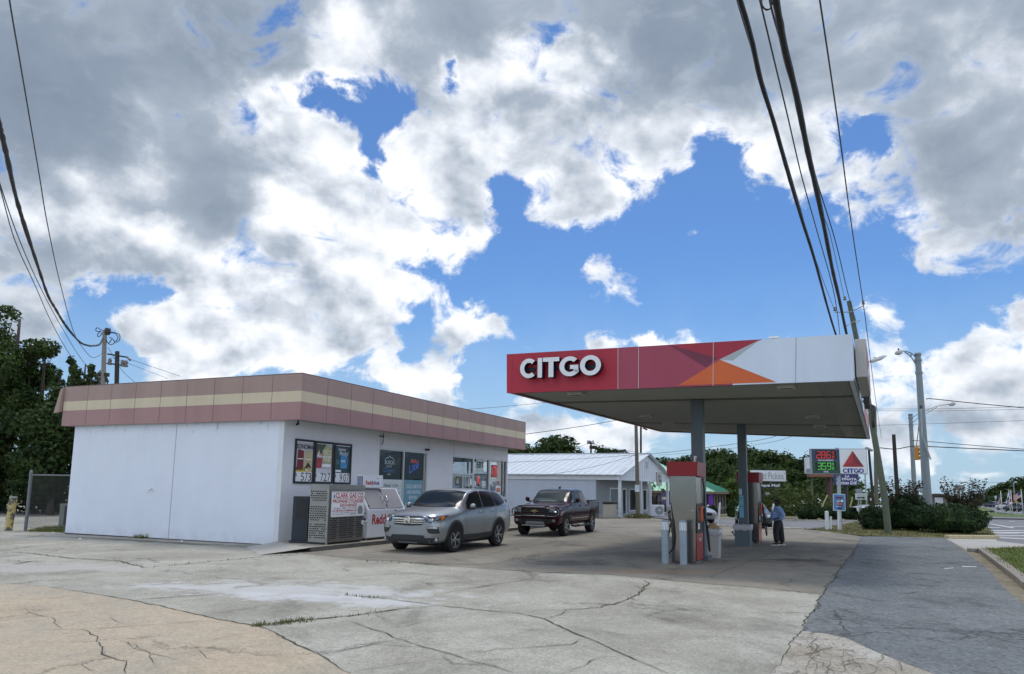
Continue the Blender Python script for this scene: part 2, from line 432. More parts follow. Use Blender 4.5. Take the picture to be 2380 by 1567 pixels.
    def build(s, name, parent=None, smooth=False, bevel=0, seg=2, label=None, angle=30):
        inv = world_of(parent).inverted() if (s.world and parent is not None) else None
        o = link(name, s.mesh(name, inv, bevel, seg, angle=angle), parent, smooth)
        if smooth == 'auto': smooth_by_angle(o.data)
        if label: o['label'] = label
        return o
def smooth_by_angle(me, a=35):
    bm = bmesh.new(); bm.from_mesh(me)
    for f in bm.faces: f.smooth = True
    for e in bm.edges: e.smooth = not (len(e.link_faces) == 2 and e.calc_face_angle(0) > rad(a))
    bm.to_mesh(me); bm.free()
def frame(o, right, up):
    """a placing matrix: x along right, y along up, z towards the viewer of the face"""
    r = Vector(right).normalized(); n = r.cross(Vector(up)).normalized(); u = n.cross(r)
    return Matrix(((r.x, u.x, n.x, o[0]), (r.y, u.y, n.y, o[1]), (r.z, u.z, n.z, o[2]), (0, 0, 0, 1)))
def text_mesh(s, ext=.002, off=0.0, shear=0.0):
    cu = bpy.data.curves.new('text', 'FONT'); cu.body = s; cu.size = 1; cu.extrude = 0; cu.offset = off; cu.shear = shear
    cu.resolution_u = 3; cu.space_line = .9; cu.align_x = 'CENTER'
    o = bpy.data.objects.new('text', cu); col.objects.link(o)
    me = bpy.data.meshes.new_from_object(o.evaluated_get(bpy.context.evaluated_depsgraph_get()))
    bpy.data.objects.remove(o); bpy.data.curves.remove(cu)
    return me
def fit_text(M, items, mat_default, parent, name='lettering', world=True, label=None, lift=.004):
    """items: (text, x0, y0, x1, y1[, material[, bold[, shear]]]) boxes in the frame M; all of it one mesh"""
    mb = MB(world)
    for it in items:
        s, x0, y0, x1, y1 = it[:5]
        m = it[5] if len(it) > 5 and it[5] else mat_default
        me = text_mesh(s, off=it[6] if len(it) > 6 else 0.0, shear=it[7] if len(it) > 7 else 0.0)
        xs = [v.co.x for v in me.vertices]; ys = [v.co.y for v in me.vertices]
        ax, bx, ay, by = min(xs), max(xs), min(ys), max(ys)
        vs = [M @ Vector((x0 + (v.co.x - ax) / (bx - ax) * (x1 - x0), y0 + (v.co.y - ay) / (by - ay) * (y1 - y0), lift)) for v in me.vertices]
        mb.add(vs, [tuple(p.vertices) for p in me.polygons], m)
        bpy.data.meshes.remove(me)
    o = mb.build(name, parent)
    if label: o['label'] = label
    return o
def rect(mb, M, x0, y0, x1, y1, m, z=.002, d=None):
    if d is None:
        return mb.add([M @ Vector((x, y, z)) for x, y in ((x0, y0), (x1, y0), (x1, y1), (x0, y1))], [(0, 1, 2, 3)], m)
    return mb.prism([(x0, y0), (x1, y0), (x1, y1), (x0, y1)], M @ Matrix.Translation((0, 0, z)), d, m)
def poly(mb, M, pts, m, z=.002):
    return mb.add([M @ Vector((x, y, z)) for x, y in pts], [tuple(range(len(pts)))], m)
def resample(pts, n):
    pts = [Vector(p) for p in pts]; L = [0]
    for a, b in zip(pts, pts[1:]): L.append(L[-1] + (b - a).length)
    out = []
    for i in range(n):
        t = L[-1] * i / (n - 1); k = 0
        while k < len(L) - 2 and L[k + 1] < t: k += 1
        f = (t - L[k]) / max(1e-9, L[k + 1] - L[k])
        out.append(pts[k].lerp(pts[k + 1], f))
    return out
def spline(pts, n):
    """Catmull-Rom through pts"""
    P = [Vector(p) for p in pts]; P = [P[0] * 2 - P[1]] + P + [P[-1] * 2 - P[-2]]
    out = []; m = len(P) - 3
    for i in range(n):
        t = m * i / (n - 1); k = min(int(t), m - 1); t -= k
        a, b, c, d = P[k:k + 4]
        out.append(.5 * ((2 * b) + (c - a) * t + (2 * a - 5 * b + 4 * c - d) * t * t + (3 * b - a - 3 * c + d) * t ** 3))
    return out

# ------------------------------------------------------------------ the ground
def ground_mat(name, base, alt, speck=.12, stain=(.5, .0), big=.35, patch=None, dark=None, rough=.9, aggr=60, hair=None):
    m = bpy.data.materials.new(name); m.use_nodes = True
    T = NT(m.node_tree); b = T.n['Principled BSDF']; b.inputs['Roughness'].default_value = rough
    b.inputs['Specular IOR Level'].default_value = .25
    co = T.new('ShaderNodeTexCoord').outputs['Object']
    n = T.noise(co, big, 6, .65, .6)[0]
    c = T.mix(T.smooth(n, .34, .66), base, alt)
    n3 = T.noise(co, aggr, 3, .7)[0]
    vo = T.new('ShaderNodeTexVoronoi'); T.put(vo.inputs['Vector'], co); vo.inputs['Scale'].default_value = aggr * .8
    g = T.math('ADD', T.math('MULTIPLY', T.math('SUBTRACT', T.noise(co, aggr * .4, 3, .8)[0], .5), 5.0), T.math('MULTIPLY', T.math('SUBTRACT', vo.outputs['Color'], .5), 2.6))
    g2 = T.math('MULTIPLY', T.math('SUBTRACT', T.noise(co, 5.5, 6, .75)[0], .5), 3.0)
    g3 = T.math('MULTIPLY', T.math('SUBTRACT', T.noise(T.vmath('MULTIPLY', co, (1, .5, 1)), 1.4, 7, .75, .8)[0], .5), 2.6)
    f = T.math('ADD', 1.0, T.math('MULTIPLY', T.math('ADD', g, T.math('ADD', g2, g3)), speck))
    c = T.vmath('SCALE', c, f)
    if hair:                                          # hairline crazing: scale, amount
        wv = T.vmath('ADD', co, T.vmath('SCALE', T.noise(co, 1.1, 5, .7)[1], 1.3))
        ve = T.new('ShaderNodeTexVoronoi', feature='DISTANCE_TO_EDGE'); T.put(ve.inputs['Vector'], wv); ve.inputs['Scale'].default_value = hair[0]
        hm = T.math('MULTIPLY', T.smooth(ve.outputs[0], .02, .004), T.smooth(T.noise(co, .45, 3, .5)[0], .47, .6))
        c = T.vmath('SCALE', c, T.math('SUBTRACT', 1.0, T.math('MULTIPLY', hm, hair[1])))
    if dark:                                          # soot, tyre and oil marks: scale, amount
        dn = T.noise(T.vmath('MULTIPLY', co, (1, .55, 1)), dark[0], 5, .7, .8)[0]
        c = T.vmath('SCALE', c, T.math('SUBTRACT', 1.0, T.math('MULTIPLY', T.smooth(dn, .5, .72), dark[1])))
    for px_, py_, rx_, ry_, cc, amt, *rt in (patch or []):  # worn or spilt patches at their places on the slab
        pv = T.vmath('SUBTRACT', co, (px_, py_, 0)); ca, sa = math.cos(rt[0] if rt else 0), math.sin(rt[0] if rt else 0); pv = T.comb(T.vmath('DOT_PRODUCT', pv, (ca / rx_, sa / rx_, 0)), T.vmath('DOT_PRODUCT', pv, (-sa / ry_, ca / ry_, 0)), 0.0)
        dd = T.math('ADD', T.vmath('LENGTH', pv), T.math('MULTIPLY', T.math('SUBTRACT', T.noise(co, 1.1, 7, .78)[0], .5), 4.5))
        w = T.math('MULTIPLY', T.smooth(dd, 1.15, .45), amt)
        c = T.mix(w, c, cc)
    T.l.new(c, b.inputs['Base Color'])
    bn = T.new('ShaderNodeBump'); bn.inputs['Strength'].default_value = .5; bn.inputs['Distance'].default_value = .012
    T.l.new(n3, bn.inputs['Height']); T.l.new(bn.outputs[0], b.inputs['Normal'])
    return m
def G2(k, pts): return [zg(k, *p) for p in pts]
wht = zg('A', 1350, 350); wht2 = zg('A', 1650, 400); wht3 = zg('A', 150, 240); orr = zg('6', 500, 1500); oil1 = zg('6', 1950, 1375); oil2 = zg('B', 430, 200); foot_dirt = zg('A', 520, 100)  # patch centres; the last is dirt along the wall foot
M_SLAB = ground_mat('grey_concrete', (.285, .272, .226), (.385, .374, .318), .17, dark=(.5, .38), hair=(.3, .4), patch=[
    (wht.x, wht.y, 3.0, 1.0, (.50, .505, .50), .75, -.1), (wht2.x, wht2.y, 2.2, .5, (.52, .525, .53), .7, -.2), (wht3.x, wht3.y, 3.0, 1.1, (.43, .42, .39), .6), (foot_dirt.x + .3, foot_dirt.y + 1.0, 5.5, .5, (.10, .09, .075), .8, 2.728), (-11.3, 24.6, 5.0, .35, (.09, .08, .065), .75, 2.728)])
M_TAN = ground_mat('tan_concrete', (.44, .36, .26), (.36, .32, .25), .14, big=.5, dark=(.6, .25), hair=(.4, .45))
M_FORE = ground_mat('stained_forecourt_concrete', (.26, .235, .19), (.195, .18, .15), .13, big=.3, dark=(.4, .6), hair=(.3, .35), patch=[
    (orr.x - .8, orr.y - .2, 2.3, .55, (.32, .205, .12), .55), (oil1.x, oil1.y, 1.1, .5, (.06, .058, .055), .8), (oil2.x, oil2.y, 1.0, .8, (.09, .085, .08), .7), (4.2, 22.5, 2.4, 1.6, (.12, .115, .105), .5), (8.3, 24.5, 2.0, 1.5, (.13, .125, .115), .5)])
M_ASPH = ground_mat('old_blue_grey_asphalt', (.137, .148, .150), (.168, .179, .178), .24, big=.4, dark=(.9, .4), aggr=34, hair=(.35, .45))
M_CRUM = ground_mat('crumbled_concrete', (.42, .40, .35), (.31, .275, .215), .16, big=.9, hair=(1.5, .6))
M_DIRT = ground_mat('gravelly_dirt', (.24, .205, .145), (.17, .15, .10), .22, big=1.2)
M_EARTH = ground_mat('earth_and_dry_grass', (.11, .115, .05), (.16, .13, .075), .2, big=.35)
M_ROAD = ground_mat('road_asphalt', (.155, .16, .17), (.195, .198, .205), .08, big=.08)
M_DRIVE = ground_mat('pale_concrete', (.40, .39, .36), (.34, .325, .29), .08)
M_GRASSY = ground_mat('mown_grass', (.075, .12, .028), (.115, .135, .04), .25, big=.5)
M_PAINT = mk('worn_road_paint', (.52, .52, .51), .8, var=(8, .12))
M_CRACK = mk('dark_crack', (.06, .055, .046), .95)
M_CRACKL = mk('crack_with_moss', (.075, .07, .042), .95, var=(4, .2))
M_KERB = mk('weathered_kerb_concrete', (.40, .37, .32), .9, var=(2.5, .16), bump=(30, .4))
M_KERBD = mk('dirty_kerb_concrete', (.25, .225, .185), .9, var=(2.5, .2), bump=(30, .4))
M_KERBY = mk('faded_yellow_kerb_paint', (.47, .39, .24), .8, var=(2.5, .2))

def sheet(mb, pts, m, h=0.0):
    """a flat patch of ground through points (which lie on the sloping ground), h above it"""
    return mb.add([Vector((p.x, p.y, gz(p.x, p.y) + h)) for p in pts], [tuple(range(len(pts)))], m)
def ribbon(mb, pts, w, m, h=.006, jit=.05, step=.14, taper=True, seed=0):
    rnd = random.Random(seed)
    pts = [Vector((p.x, p.y, 0)) for p in pts]
    L = sum((b - a).length for a, b in zip(pts, pts[1:]))
    n = max(3, int(L / step)); P = resample(pts, n); wk = 0.0; Q = []
    for i, p in enumerate(P):
        j = jit if 0 < i < n - 1 else 0; wk = wk * .8 + rnd.gauss(0, jit) * .9
        Q.append(p + Vector((rnd.gauss(0, j) * .6, rnd.gauss(0, j) * .6 + (wk if j else 0), 0)))
    lf = []; rt = []
    for i, p in enumerate(Q):
        d = (Q[min(i + 1, n - 1)] - Q[max(i - 1, 0)]); d.normalize(); nn = Vector((-d.y, d.x, 0))
        ww = w * rnd.uniform(.35, 1.3) * (min(1, .25 + 4 * i / n, .25 + 4 * (n - 1 - i) / n) if taper else 1)
        for lst, sg in ((lf, 1), (rt, -1)):
            q = p + nn * ww * sg / 2; lst.append(Vector((q.x, q.y, gz(q.x, q.y) + h)))
    mb.grid([lf, rt], m)
    return Q
def build_ground():
    mb = MB()                                            # earth under everything, out to the horizon
    ys = [-60, 0, 30, YB, 120, 200, 320, 520, 900, 1800, 4000]; xs = [-3000, -800, -300, -120, -60, -20, 0, 20, 60, 120, 300, 800, 3000]
    mb.grid([[Vector((x, y, gz(x, y) - .05)) for x in xs] for y in ys], M_EARTH)
    tag(mb.build('ground'), kind='structure')
    # --- the concrete lot, slab by slab
    lot = MB()
    e1 = G2('A', [(220, 335), (630, 400), (860, 445), (1050, 490), (1220, 520), (1290, 545), (1400, 610), (1520, 665), (1670, 750)])
    tan = e1 + [Vector((e1[-1].x + .9, 3, 0)), Vector((-14, 3, 0)), Vector((-16, 12, 0)), zg('A', -700, 300), zg('A', 0, 318)]
    sheet(lot, tan, M_TAN, .004)
    asph_l = G2('B', [(1300, 672), (1430, 490), (1520, 330), (1650, 150), (1690, 85)])
    fore = G2('A', [(1440, 178), (1740, 208), (1870, 212), (2060, 232)]) + G2('B', [(330, 240), (620, 250), (810, 268), (990, 285), (1250, 305), (1520, 333), (1650, 150), (1690, 85), (1450, 52)]) + [zg('6', 1780, 1005), zg('6', 1190, 985), zg('6', 840, 962), zg('6', 240, 880), Vector((6.5, 53, 0)), Vector((-1, 56.2, 0)), Vector((-9, 56, 0)), Vector((0, 41, 0)), Vector((-6.9, 25, 0))]
    big = [Vector((-30, 2, 0)), Vector((4.2, 2, 0))] + asph_l + [zg('B', 1450, 52), zg('6', 1780, 1005), zg('6', 1190, 985), zg('6', 840, 962), zg('6', 240, 880), Vector((6.5, 53, 0)), Vector((-1, 56.2, 0)), Vector((-9, 62, 0)), Vector((-40, 62, 0)), Vector((-44, 46, 0)), Vector((-44, 10, 0))]
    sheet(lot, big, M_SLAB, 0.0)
    sheet(lot, fore, M_FORE, .004)
    # joints and cracks
    k = 0
    for key, pts, w, moss, jit in [
        ('A', [(220, 335), (630, 400), (860, 445), (1050, 490), (1220, 520), (1290, 545), (1400, 610), (1520, 665), (1670, 750)], .05, 1, .025),
        ('A', [(0, 318), (100, 322), (205, 322)], .035, 0, .02), ('A', [(1220, 520), (1500, 490), (1740, 465), (1950, 435), (2080, 428)], .07, 1, .03),
        ('A', [(630, 400), (900, 380), (1070, 370)], .04, 0, .03), ('A', [(700, 325), (820, 320), (940, 313)], .04, 0, .06), ('A', [(40, 550), (200, 543), (370, 540), (740, 518), (1060, 492)], .022, 0, .015),
        ('A', [(75, 430), (200, 475), (260, 490), (262, 515), (300, 540)], .014, 0, .04), ('A', [(370, 540), (430, 560), (470, 620), (490, 665), (550, 690), (560, 720), (600, 750)], .035, 0, .06),
        ('A', [(560, 590), (700, 640), (800, 665), (950, 710)], .012, 0, .04), ('A', [(820, 662), (1000, 640), (1150, 620)], .01, 0, .04), ('A', [(210, 748), (330, 710), (450, 680), (500, 640)], .012, 0, .04),
        ('A', [(680, 590), (640, 600), (700, 660), (690, 720), (780, 715), (880, 700)], .010, 0, .05), ('A', [(390, 690), (400, 720), (470, 745)], .01, 0, .03), ('A', [(520, 480), (600, 520)], .012, 0, .03),
        ('A', [(500, 590), (600, 600), (680, 640), (760, 660)], .01, 0, .04), ('A', [(900, 600), (1000, 680), (1180, 690)], .008, 0, .04),
        ('A', [(1520, 660), (1700, 625), (1880, 590), (1910, 580)], .03, 0, .02), ('A', [(1640, 490), (1800, 545), (1890, 580), (2010, 620), (2140, 655), (2250, 690), (2380, 720)], .03, 1, .03),
        ('A', [(1860, 540), (1950, 520), (2040, 490), (2230, 475)], .015, 0, .04), ('A', [(1690, 740), (1900, 710), (2140, 680)], .02, 0, .03), ('A', [(1640, 375), (1700, 380), (1800, 387), (2080, 425), (2380, 455)], .05, 1, .03),
        ('A', [(0, 180), (60, 168), (200, 185), (350, 200), (540, 210), (690, 245)], .09, 1, .06), ('A', [(60, 230), (140, 215), (230, 212)], .09, 0, .07), ('A', [(690, 245), (960, 220), (1260, 190), (1440, 178)], .06, 1, .04),
        ('A', [(0, 285), (170, 280), (340, 270), (560, 262)], .05, 0, .08), ('A', [(0, 205), (200, 222), (420, 208)], .04, 0, .1), ('A', [(1580, 298), (1860, 275), (2150, 258)], .03, 0, .03), ('A', [(2060, 375), (2220, 350), (2380, 320)], .025, 0, .03),
        ('A', [(1700, 235), (1950, 270), (2250, 300)], .025, 0, .05), ('A', [(1740, 210), (1870, 210), (2060, 230), (2380, 225)], .07, 1, .05), ('A', [(1640, 340), (1720, 348)], .05, 0, .06), ('A', [(1270, 292), (1350, 300)], .04, 0, .06),
        ('A', [(1650, 600), (1850, 610), (2010, 622)], .012, 0, .04), ('A', [(1850, 610), (1990, 620)], .012, 0, .04),
        ('B', [(0, 395), (220, 412), (330, 437), (460, 498), (540, 530), (660, 585), (860, 672)], .04, 1, .02), ('B', [(220, 412), (400, 400), (560, 392), (690, 355), (740, 325), (780, 285), (740, 265)], .05, 1, .05),
        ('B', [(320, 437), (400, 420), (420, 403)], .04, 1, .04), ('B', [(0, 590), (160, 563), (460, 550), (480, 525), (520, 525), (540, 530)], .025, 1, .04), ('B', [(430, 668), (520, 635), (560, 610), (660, 597)], .025, 0, .04),
        ('B', [(0, 620), (110, 640), (200, 670)], .025, 0, .03), ('B', [(0, 308), (200, 280), (380, 250)], .03, 0, .03), ('B', [(110, 300), (400, 320), (700, 345), (720, 362), (900, 380), (1080, 395), (1230, 408)], .018, 0, .03),
        ('B', [(0, 218), (330, 240), (620, 250), (810, 268), (990, 285), (1250, 305), (1520, 333)], .025, 0, .03), ('B', [(1000, 280), (1100, 235), (1320, 150), (1440, 110)], .035, 0, .02), ('B', [(0, 210), (120, 200), (300, 165), (420, 148), (520, 150)], .05, 0, .06),
        ('B', [(0, 180), (300, 120), (830, 75)], .04, 0, .03), ('B', [(330, 238), (450, 242)], .07, 1, .05), ('B', [(1300, 672), (1430, 490), (1520, 330), (1650, 150), (1690, 85)], .06, 1, .06),
        ('B', [(1200, 205), (1330, 212)], .05, 0, .05), ('B', [(1440, 110), (1600, 60)], .035, 0, .02), ('B', [(1190, 240), (1270, 248)], .04, 0, .04)]:
        k += 1
        ribbon(lot, G2(key, pts), w * .62, M_CRACKL if moss else M_CRACK, .008 + .0004 * (k % 8), jit * .6, seed=k)
    tag(lot.build('concrete_lot'), kind='structure')
    # --- asphalt strip
    a = MB()
    ar = G2('B', [(2040, 90), (2130, 150), (2230, 230), (2290, 300), (2400, 395)])
    apoly = asph_l[1:] + ar + [Vector((ar[-1].x - .6, 7.5, 0)), Vector((8.2, 3, 0))] + G2('B', [(1990, 672), (1900, 640), (1750, 580), (1620, 520), (1520, 500)])
    sheet(a, apoly, M_ASPH, .008)
    for j, (pts, w) in enumerate([([(1850, 240), (2020, 250)], .06), ([(1970, 262), (2090, 270)], .05), ([(1540, 380), (1590, 430), (1570, 470), (1650, 500)], .02), ([(1600, 400), (1720, 440)], .015), ([(1920, 150), (2130, 145)], .06), ([(1590, 140), (1870, 128)], .04),
                                  ([(1850, 330), (2000, 320)], .05), ([(2050, 330), (2120, 333)], .04), ([(1640, 520), (1720, 495), (1600, 470)], .014), ([(1500, 430), (1620, 440), (1700, 470)], .014), ([(1940, 205), (2090, 200)], .06), ([(1560, 190), (1680, 185)], .05)]):
        ribbon(a, G2('B', pts), w, M_CRACK, .0125, .05, seed=90 + j)
    for pts in ([(2040, 223), (2080, 220), (2082, 222), (2042, 226)], [(2110, 213), (2180, 214), (2175, 217), (2120, 217)]):
        sheet(a, G2('B', pts), M_PAINT, .0125)
    tag(a.build('asphalt_strip'), kind='structure')
    c = MB()
    sheet(c, G2('B', [(1290, 690), (1430, 490), (1520, 500), (1620, 520), (1750, 580), (1900, 640), (1990, 672)]) + [Vector((8.2, 3, 0)), Vector((5.2, 3, 0))], M_CRUM, .006)
    rnd = random.Random(4)
    for j in range(110):
        x0 = rnd.uniform(1330, 1900); y0 = 500 + rnd.random() * 175
        if y0 < 500 + max(0, (x0 - 1500) * .42) or y0 < 520 - (x0 - 1400) * .9: continue
        p = [(x0, y0)]
        ang = rnd.uniform(0, 6.28)
        for _ in range(4):
            ang += rnd.uniform(-.8, .8); p.append((p[-1][0] + 36 * math.cos(ang), p[-1][1] + 13 * math.sin(ang)))
        ribbon(c, G2('B', p), rnd.choice((.006, .009, .014)), mk('patch_crack', (.17, .15, .115), .95), .011, .02, step=.1, seed=200 + j)
    tag(c.build('crumbled_slab'), kind='structure')
    d = MB()
    sheet(d, [p.copy() for p in ar] + [Vector((ar[-1].x + 1.5, ar[-1].y - 3, 0))] + G2('B', [(2420, 330), (2380, 290), (2280, 215), (2200, 160), (2150, 150)]), M_DIRT, .004)
    tag(d.build('dirt_shoulder'), kind='structure')
    dr = MB()
    sheet(dr, G2('B', [(2040, 90), (2130, 150), (2160, 152), (2200, 150), (2390, 154), (2600, 160), (2600, 108), (2380, 102), (2265, 94)]), M_DRIVE, .002)
    tag(dr.build('concrete_driveway'), kind='structure')
    # --- verge with the bushes
    v = MB()
    vf = G2('B', [(1450, 54), (1690, 82), (2040, 92)]) + [zg('b5', 1310, 1072), zg('b5', 2020, 1075)]
    vb = [zg('b5', 1900, 930), zg('b5', 1700, 860), zg('b5', 100, 850), zg('7', 240, 975), zg('7', 160, 965)]
    sheet(v, vf + vb, ground_mat('dry_verge', (.125, .12, .045), (.15, .13, .06), .25, big=.6), .012)
    tag(v.build('grass_verge'), kind='structure')
    # --- kerbed lawn at the right
    lw = MB()
    lk = G2('B', [(2200, 152), (2280, 212), (2380, 288), (2420, 325)])
    lawn = lk + [Vector((lk[-1].x + 9, lk[-1].y - 3, 0)), zg('B', 2700, 160), zg('B', 2400, 146)]
    lw.add([Vector((p.x, p.y, gz(p.x, p.y) + .13)) for p in lawn], [tuple(range(len(lawn)))], M_GRASSY)
    tag(lw.build('lawn'), kind='structure')
    return lk, lawn, vf, vb
LK, LAWN, VF, VB = build_ground()

def kerb(name, pts, m, w=.16, h=.14, segs=None, label=None, mats=None):
    """cast kerb stones along a line"""
    mb = MB(); n = segs or max(2, int(sum((b - a).length for a, b in zip(pts, pts[1:])) / .9)); P = resample(pts, n + 1)
    for i in range(n):
        a, b = P[i], P[i + 1]; d = (b - a).normalized(); a = a + d * .006; b = b - d * .006
        a = Vector((a.x, a.y, gz(a.x, a.y) + h / 2 - .04)); b = Vector((b.x, b.y, gz(b.x, b.y) + h / 2 - .04))
        mb.bar(a, b, w * random.uniform(.95, 1.05), h + .08, mats[i % len(mats)] if mats else m, up=(0, 0, 1))
    o = mb.build(name, bevel=.02)
    tag(o, kind='structure'); return o
kerb('kerb', LK[:1] + LK[1:] + [LK[-1] + Vector((1.2, -1.9, 0))], M_KERBD, .26, .15)
kerb('kerb', [zg('B', 2148, 152), LK[0]], M_KERB, .24, .14)
kerb('kerb', [zg('b5', 1320, 1078), zg('b5', 2015, 1083)], M_KERBY, .3, .16, mats=[M_KERBY, M_KERBY, M_KERBY, M_KERB, M_KERB, M_KERBY, M_KERB])

def roads():
    r = MB()                                             # cross street, behind the lot
    def Pq(k, pts): return [zg(k, *p) for p in pts]
    street = [zg('6', 200, 868), zg('6', 850, 900), zg('6', 1190, 915), zg('6', 1780, 945), zg('7', 0, 965), zg('7', 300, 945), zg('7', 720, 945)] + [zg('7', 720, 898), zg('7', 0, 897), zg('6', 1780, 920), zg('6', 1190, 897), zg('6', 850, 868), zg('6', 200, 835)]
    sheet(r, [zg('7', 760, 962), zg('7', 160, 962), zg('6', 1960, 1000), zg('6', 1190, 972), zg('6', 840, 945), zg('6', 240, 872), zg('6', 60, 820), zg('6', 500, 835), zg('6', 1190, 886), zg('6', 1800, 910), zg('7', 130, 893), zg('7', 760, 893)], M_ROAD, .006)
    tag(r.build('cross_street'), kind='structure')
    s = MB()
    sheet(s, [zg('6', 60, 808), zg('6', 500, 822), zg('6', 1190, 860), zg('6', 1930, 890), zg('6', 1930, 832), zg('6', 1600, 812), zg('6', 1120, 806), zg('6', 60, 790)], M_ROAD, .006)
    tag(s.build('restaurant_drive'), kind='structure')
    k1 = [zg('6', 900, 894), zg('6', 1190, 893), zg('6', 1800, 913), zg('7', 150, 893), zg('7', 720, 895)]
    kerb('kerb', k1, M_KERB, .2, .12, segs=20)
    kerb('kerb', [zg('6', 850, 965), zg('6', 1040, 978), zg('6', 1190, 987)], M_KERB, .25, .1, segs=5)
    kerb('kerb', [zg('6', 1560, 1012), zg('6', 1960, 1010)], M_KERB, .25, .1, segs=6)
    # main road at the right
    m = MB()
    near = [zg('b5', 2015, 1110), zg('b5', 2800, 1200)]
    P1 = [near[0], zg('b5', 1880, 985), zg('b5', 1790, 900), zg('b5', 1765, 796)]
    P2 = [near[1], Vector((60, 36, 0)), Vector((75, 55, 0)), Vector((95, 68, 0))]
    sheet(m, P1 + [zg('b5', 2900, 815)] + [Vector((75, 42, 0)), near[1]], M_ROAD, .004)
    m.grid([[zy('b5', x, y, Y) for x, y in r] for r, Y in (([(1765, 796), (2100, 800), (2900, 815)], 69), ([(1700, 772), (2100, 778), (2900, 800)], 84.2))], M_ROAD)
    for pts in ([(1790, 858), (1830, 858), (2260, 928), (2215, 935)], [(1850, 922), (2060, 925), (2060, 930), (1850, 930)], [(1870, 966), (2700, 960), (2700, 968), (1875, 976)], [(1880, 986), (2400, 990), (2800, 1000), (2800, 1010), (2300, 1004), (1890, 998)], [(1920, 1014), (2300, 1008), (2300, 1012), (1940, 1022)],
                [(1985, 1036), (2800, 1030), (2800, 1040), (1990, 1046)], [(2045, 1060), (2600, 1085), (2600, 1096), (2060, 1070)], [(2180, 838), (2250, 842), (2250, 848), (2170, 844)], [(2200, 908), (2800, 905), (2800, 912), (2200, 914)]):
        sheet(m, [zg('b5', *p) for p in pts], M_PAINT, .010)
    tag(m.build('main_road'), kind='structure')
    # far carriageway, climbing the rise beyond the crossing
    f = MB()
    rows = []
    for a, b, Y in (((1700, 694), (2500, 760), 150), ((1660, 655), (2300, 700), 190), ((1690, 610), (2050, 640), 240), ((1700, 585), (1850, 598), 300), ((1680, 570), (1790, 575), 380)):
        A = zy('b5', *a, Y); B = zy('b5', *b, Y); rows.append([A, A.lerp(B, .5), B])
    f.grid(rows, M_ROAD)
    tag(f.build('far_road'), kind='structure')
    g = MB()
    def strip(lo, hi, m):
        g.grid([[zy('b5', x, y, Y) for x, y, Y in lo], [zy('b5', x, y, Y) for x, y, Y in hi]], m)
    strip([(1740, 772, 84), (2100, 778, 84), (2600, 792, 84)], [(1720, 700, 128), (2100, 735, 128), (2600, 760, 128)], M_GRASSY)
    strip([(1690, 694, 140), (1880, 700, 140), (1985, 690, 150)], [(1680, 630, 200), (1760, 632, 200), (1960, 684, 180)], M_GRASSY)
    strip([(1745, 562, 300), (2100, 620, 230), (2600, 712, 170)], [(1745, 525, 330), (2100, 590, 260), (2600, 660, 200)], M_GRASSY)
    tag(g.build('grass_banks'), kind='structure')
roads()

def tufts(name, spots, m, n, size, kind='stuff'):
    """blades of grass: spots = (centre, radius) or polygons sampled by caller"""
    mb = MB(); rnd = random.Random(len(spots) * 7 + n)
    for c, r, k in spots:
        for _ in range(k):
            a = rnd.uniform(0, 6.28); q = r * math.sqrt(rnd.random())
            x, y = c.x + q * math.cos(a), c.y + q * math.sin(a)
            z = c.z if c.z else gz(x, y)
            h = size * rnd.uniform(.4, 1.3); b = rnd.uniform(0, 6.28); w = size * .09
            l = Vector((rnd.gauss(0, .45), rnd.gauss(0, .45), 1)).normalized() * h
            s = Vector((math.cos(b), math.sin(b), 0)) * w
            o = Vector((x, y, z))
            mb.add([o - s, o + s, o + l * .6 + s * .6, o + l], [(0, 1, 2, 3)], m)
    return tag(mb.build(name), kind=kind)
GRASS = leafmat('grass_blades', (.10, .15, .028), (.17, .17, .05), .9)
DRYG = leafmat('dry_grass_blades', (.13, .12, .045), (.09, .12, .03), 1.5)
def along(k, pts, n, jit=.05):
    P = resample([zg(k, *p) for p in pts], n)
    return [Vector((p.x + random.gauss(0, jit), p.y + random.gauss(0, jit), 0)) for p in P]
sp = [(p, .09, 13) for p in along('A', [(1215, 522), (1270, 518), (1330, 510), (1460, 494)], 26)] + [(p, .05, 2) for p in along('A', [(1460, 494), (1740, 466), (1800, 458)], 22)] \
   + [(p, .06, 5) for p in along('A', [(1640, 375), (1700, 382), (1800, 388)], 12)] + [(p, .06, 3) for p in along('A', [(540, 210), (690, 243)], 14)] + [(p, .06, 4) for p in along('A', [(1740, 212), (2060, 230)], 12)] \
   + [(p, .05, 3) for p in along('B', [(690, 355), (780, 285)], 12)] + [(p, .04, 2) for p in along('B', [(1430, 490), (1520, 330), (1650, 150)], 26)] + [(p, .05, 3) for p in along('A', [(690, 245), (1440, 178)], 20)]
tufts('crack_grass', sp, DRYG, 1, .06)
def poly_spots(pts, n, z=0.0, rnd=random.Random(3), bias=None):
    xs = [p.x for p in pts]; ys = [p.y for p in pts]; out = []
    while len(out) < n:
        x, y = rnd.uniform(min(xs), max(xs)), rnd.uniform(min(ys), max(ys)); c = False
        for a, b in zip(pts, pts[1:] + pts[:1]):
            if (a.y > y) != (b.y > y) and x < (b.x - a.x) * (y - a.y) / (b.y - a.y) + a.x: c = not c
        if c: out.append((Vector((x, y, gz(x, y) + z)), .12, 3))
    return out
tufts('lawn_grass', poly_spots([p for p in LAWN if True], 5200, .13), GRASS, 2, .085)
tufts('verge_grass', poly_spots(VF + VB, 4200, .012), DRYG, 3, .10)
fp = [zg('c7', 560, 1390), zg('c7', 1000, 1400), zg('c7', 1600, 1425), zg('c7', 1600, 1360), zg('c7', 1240, 1310), zg('c7', 900, 1340)]
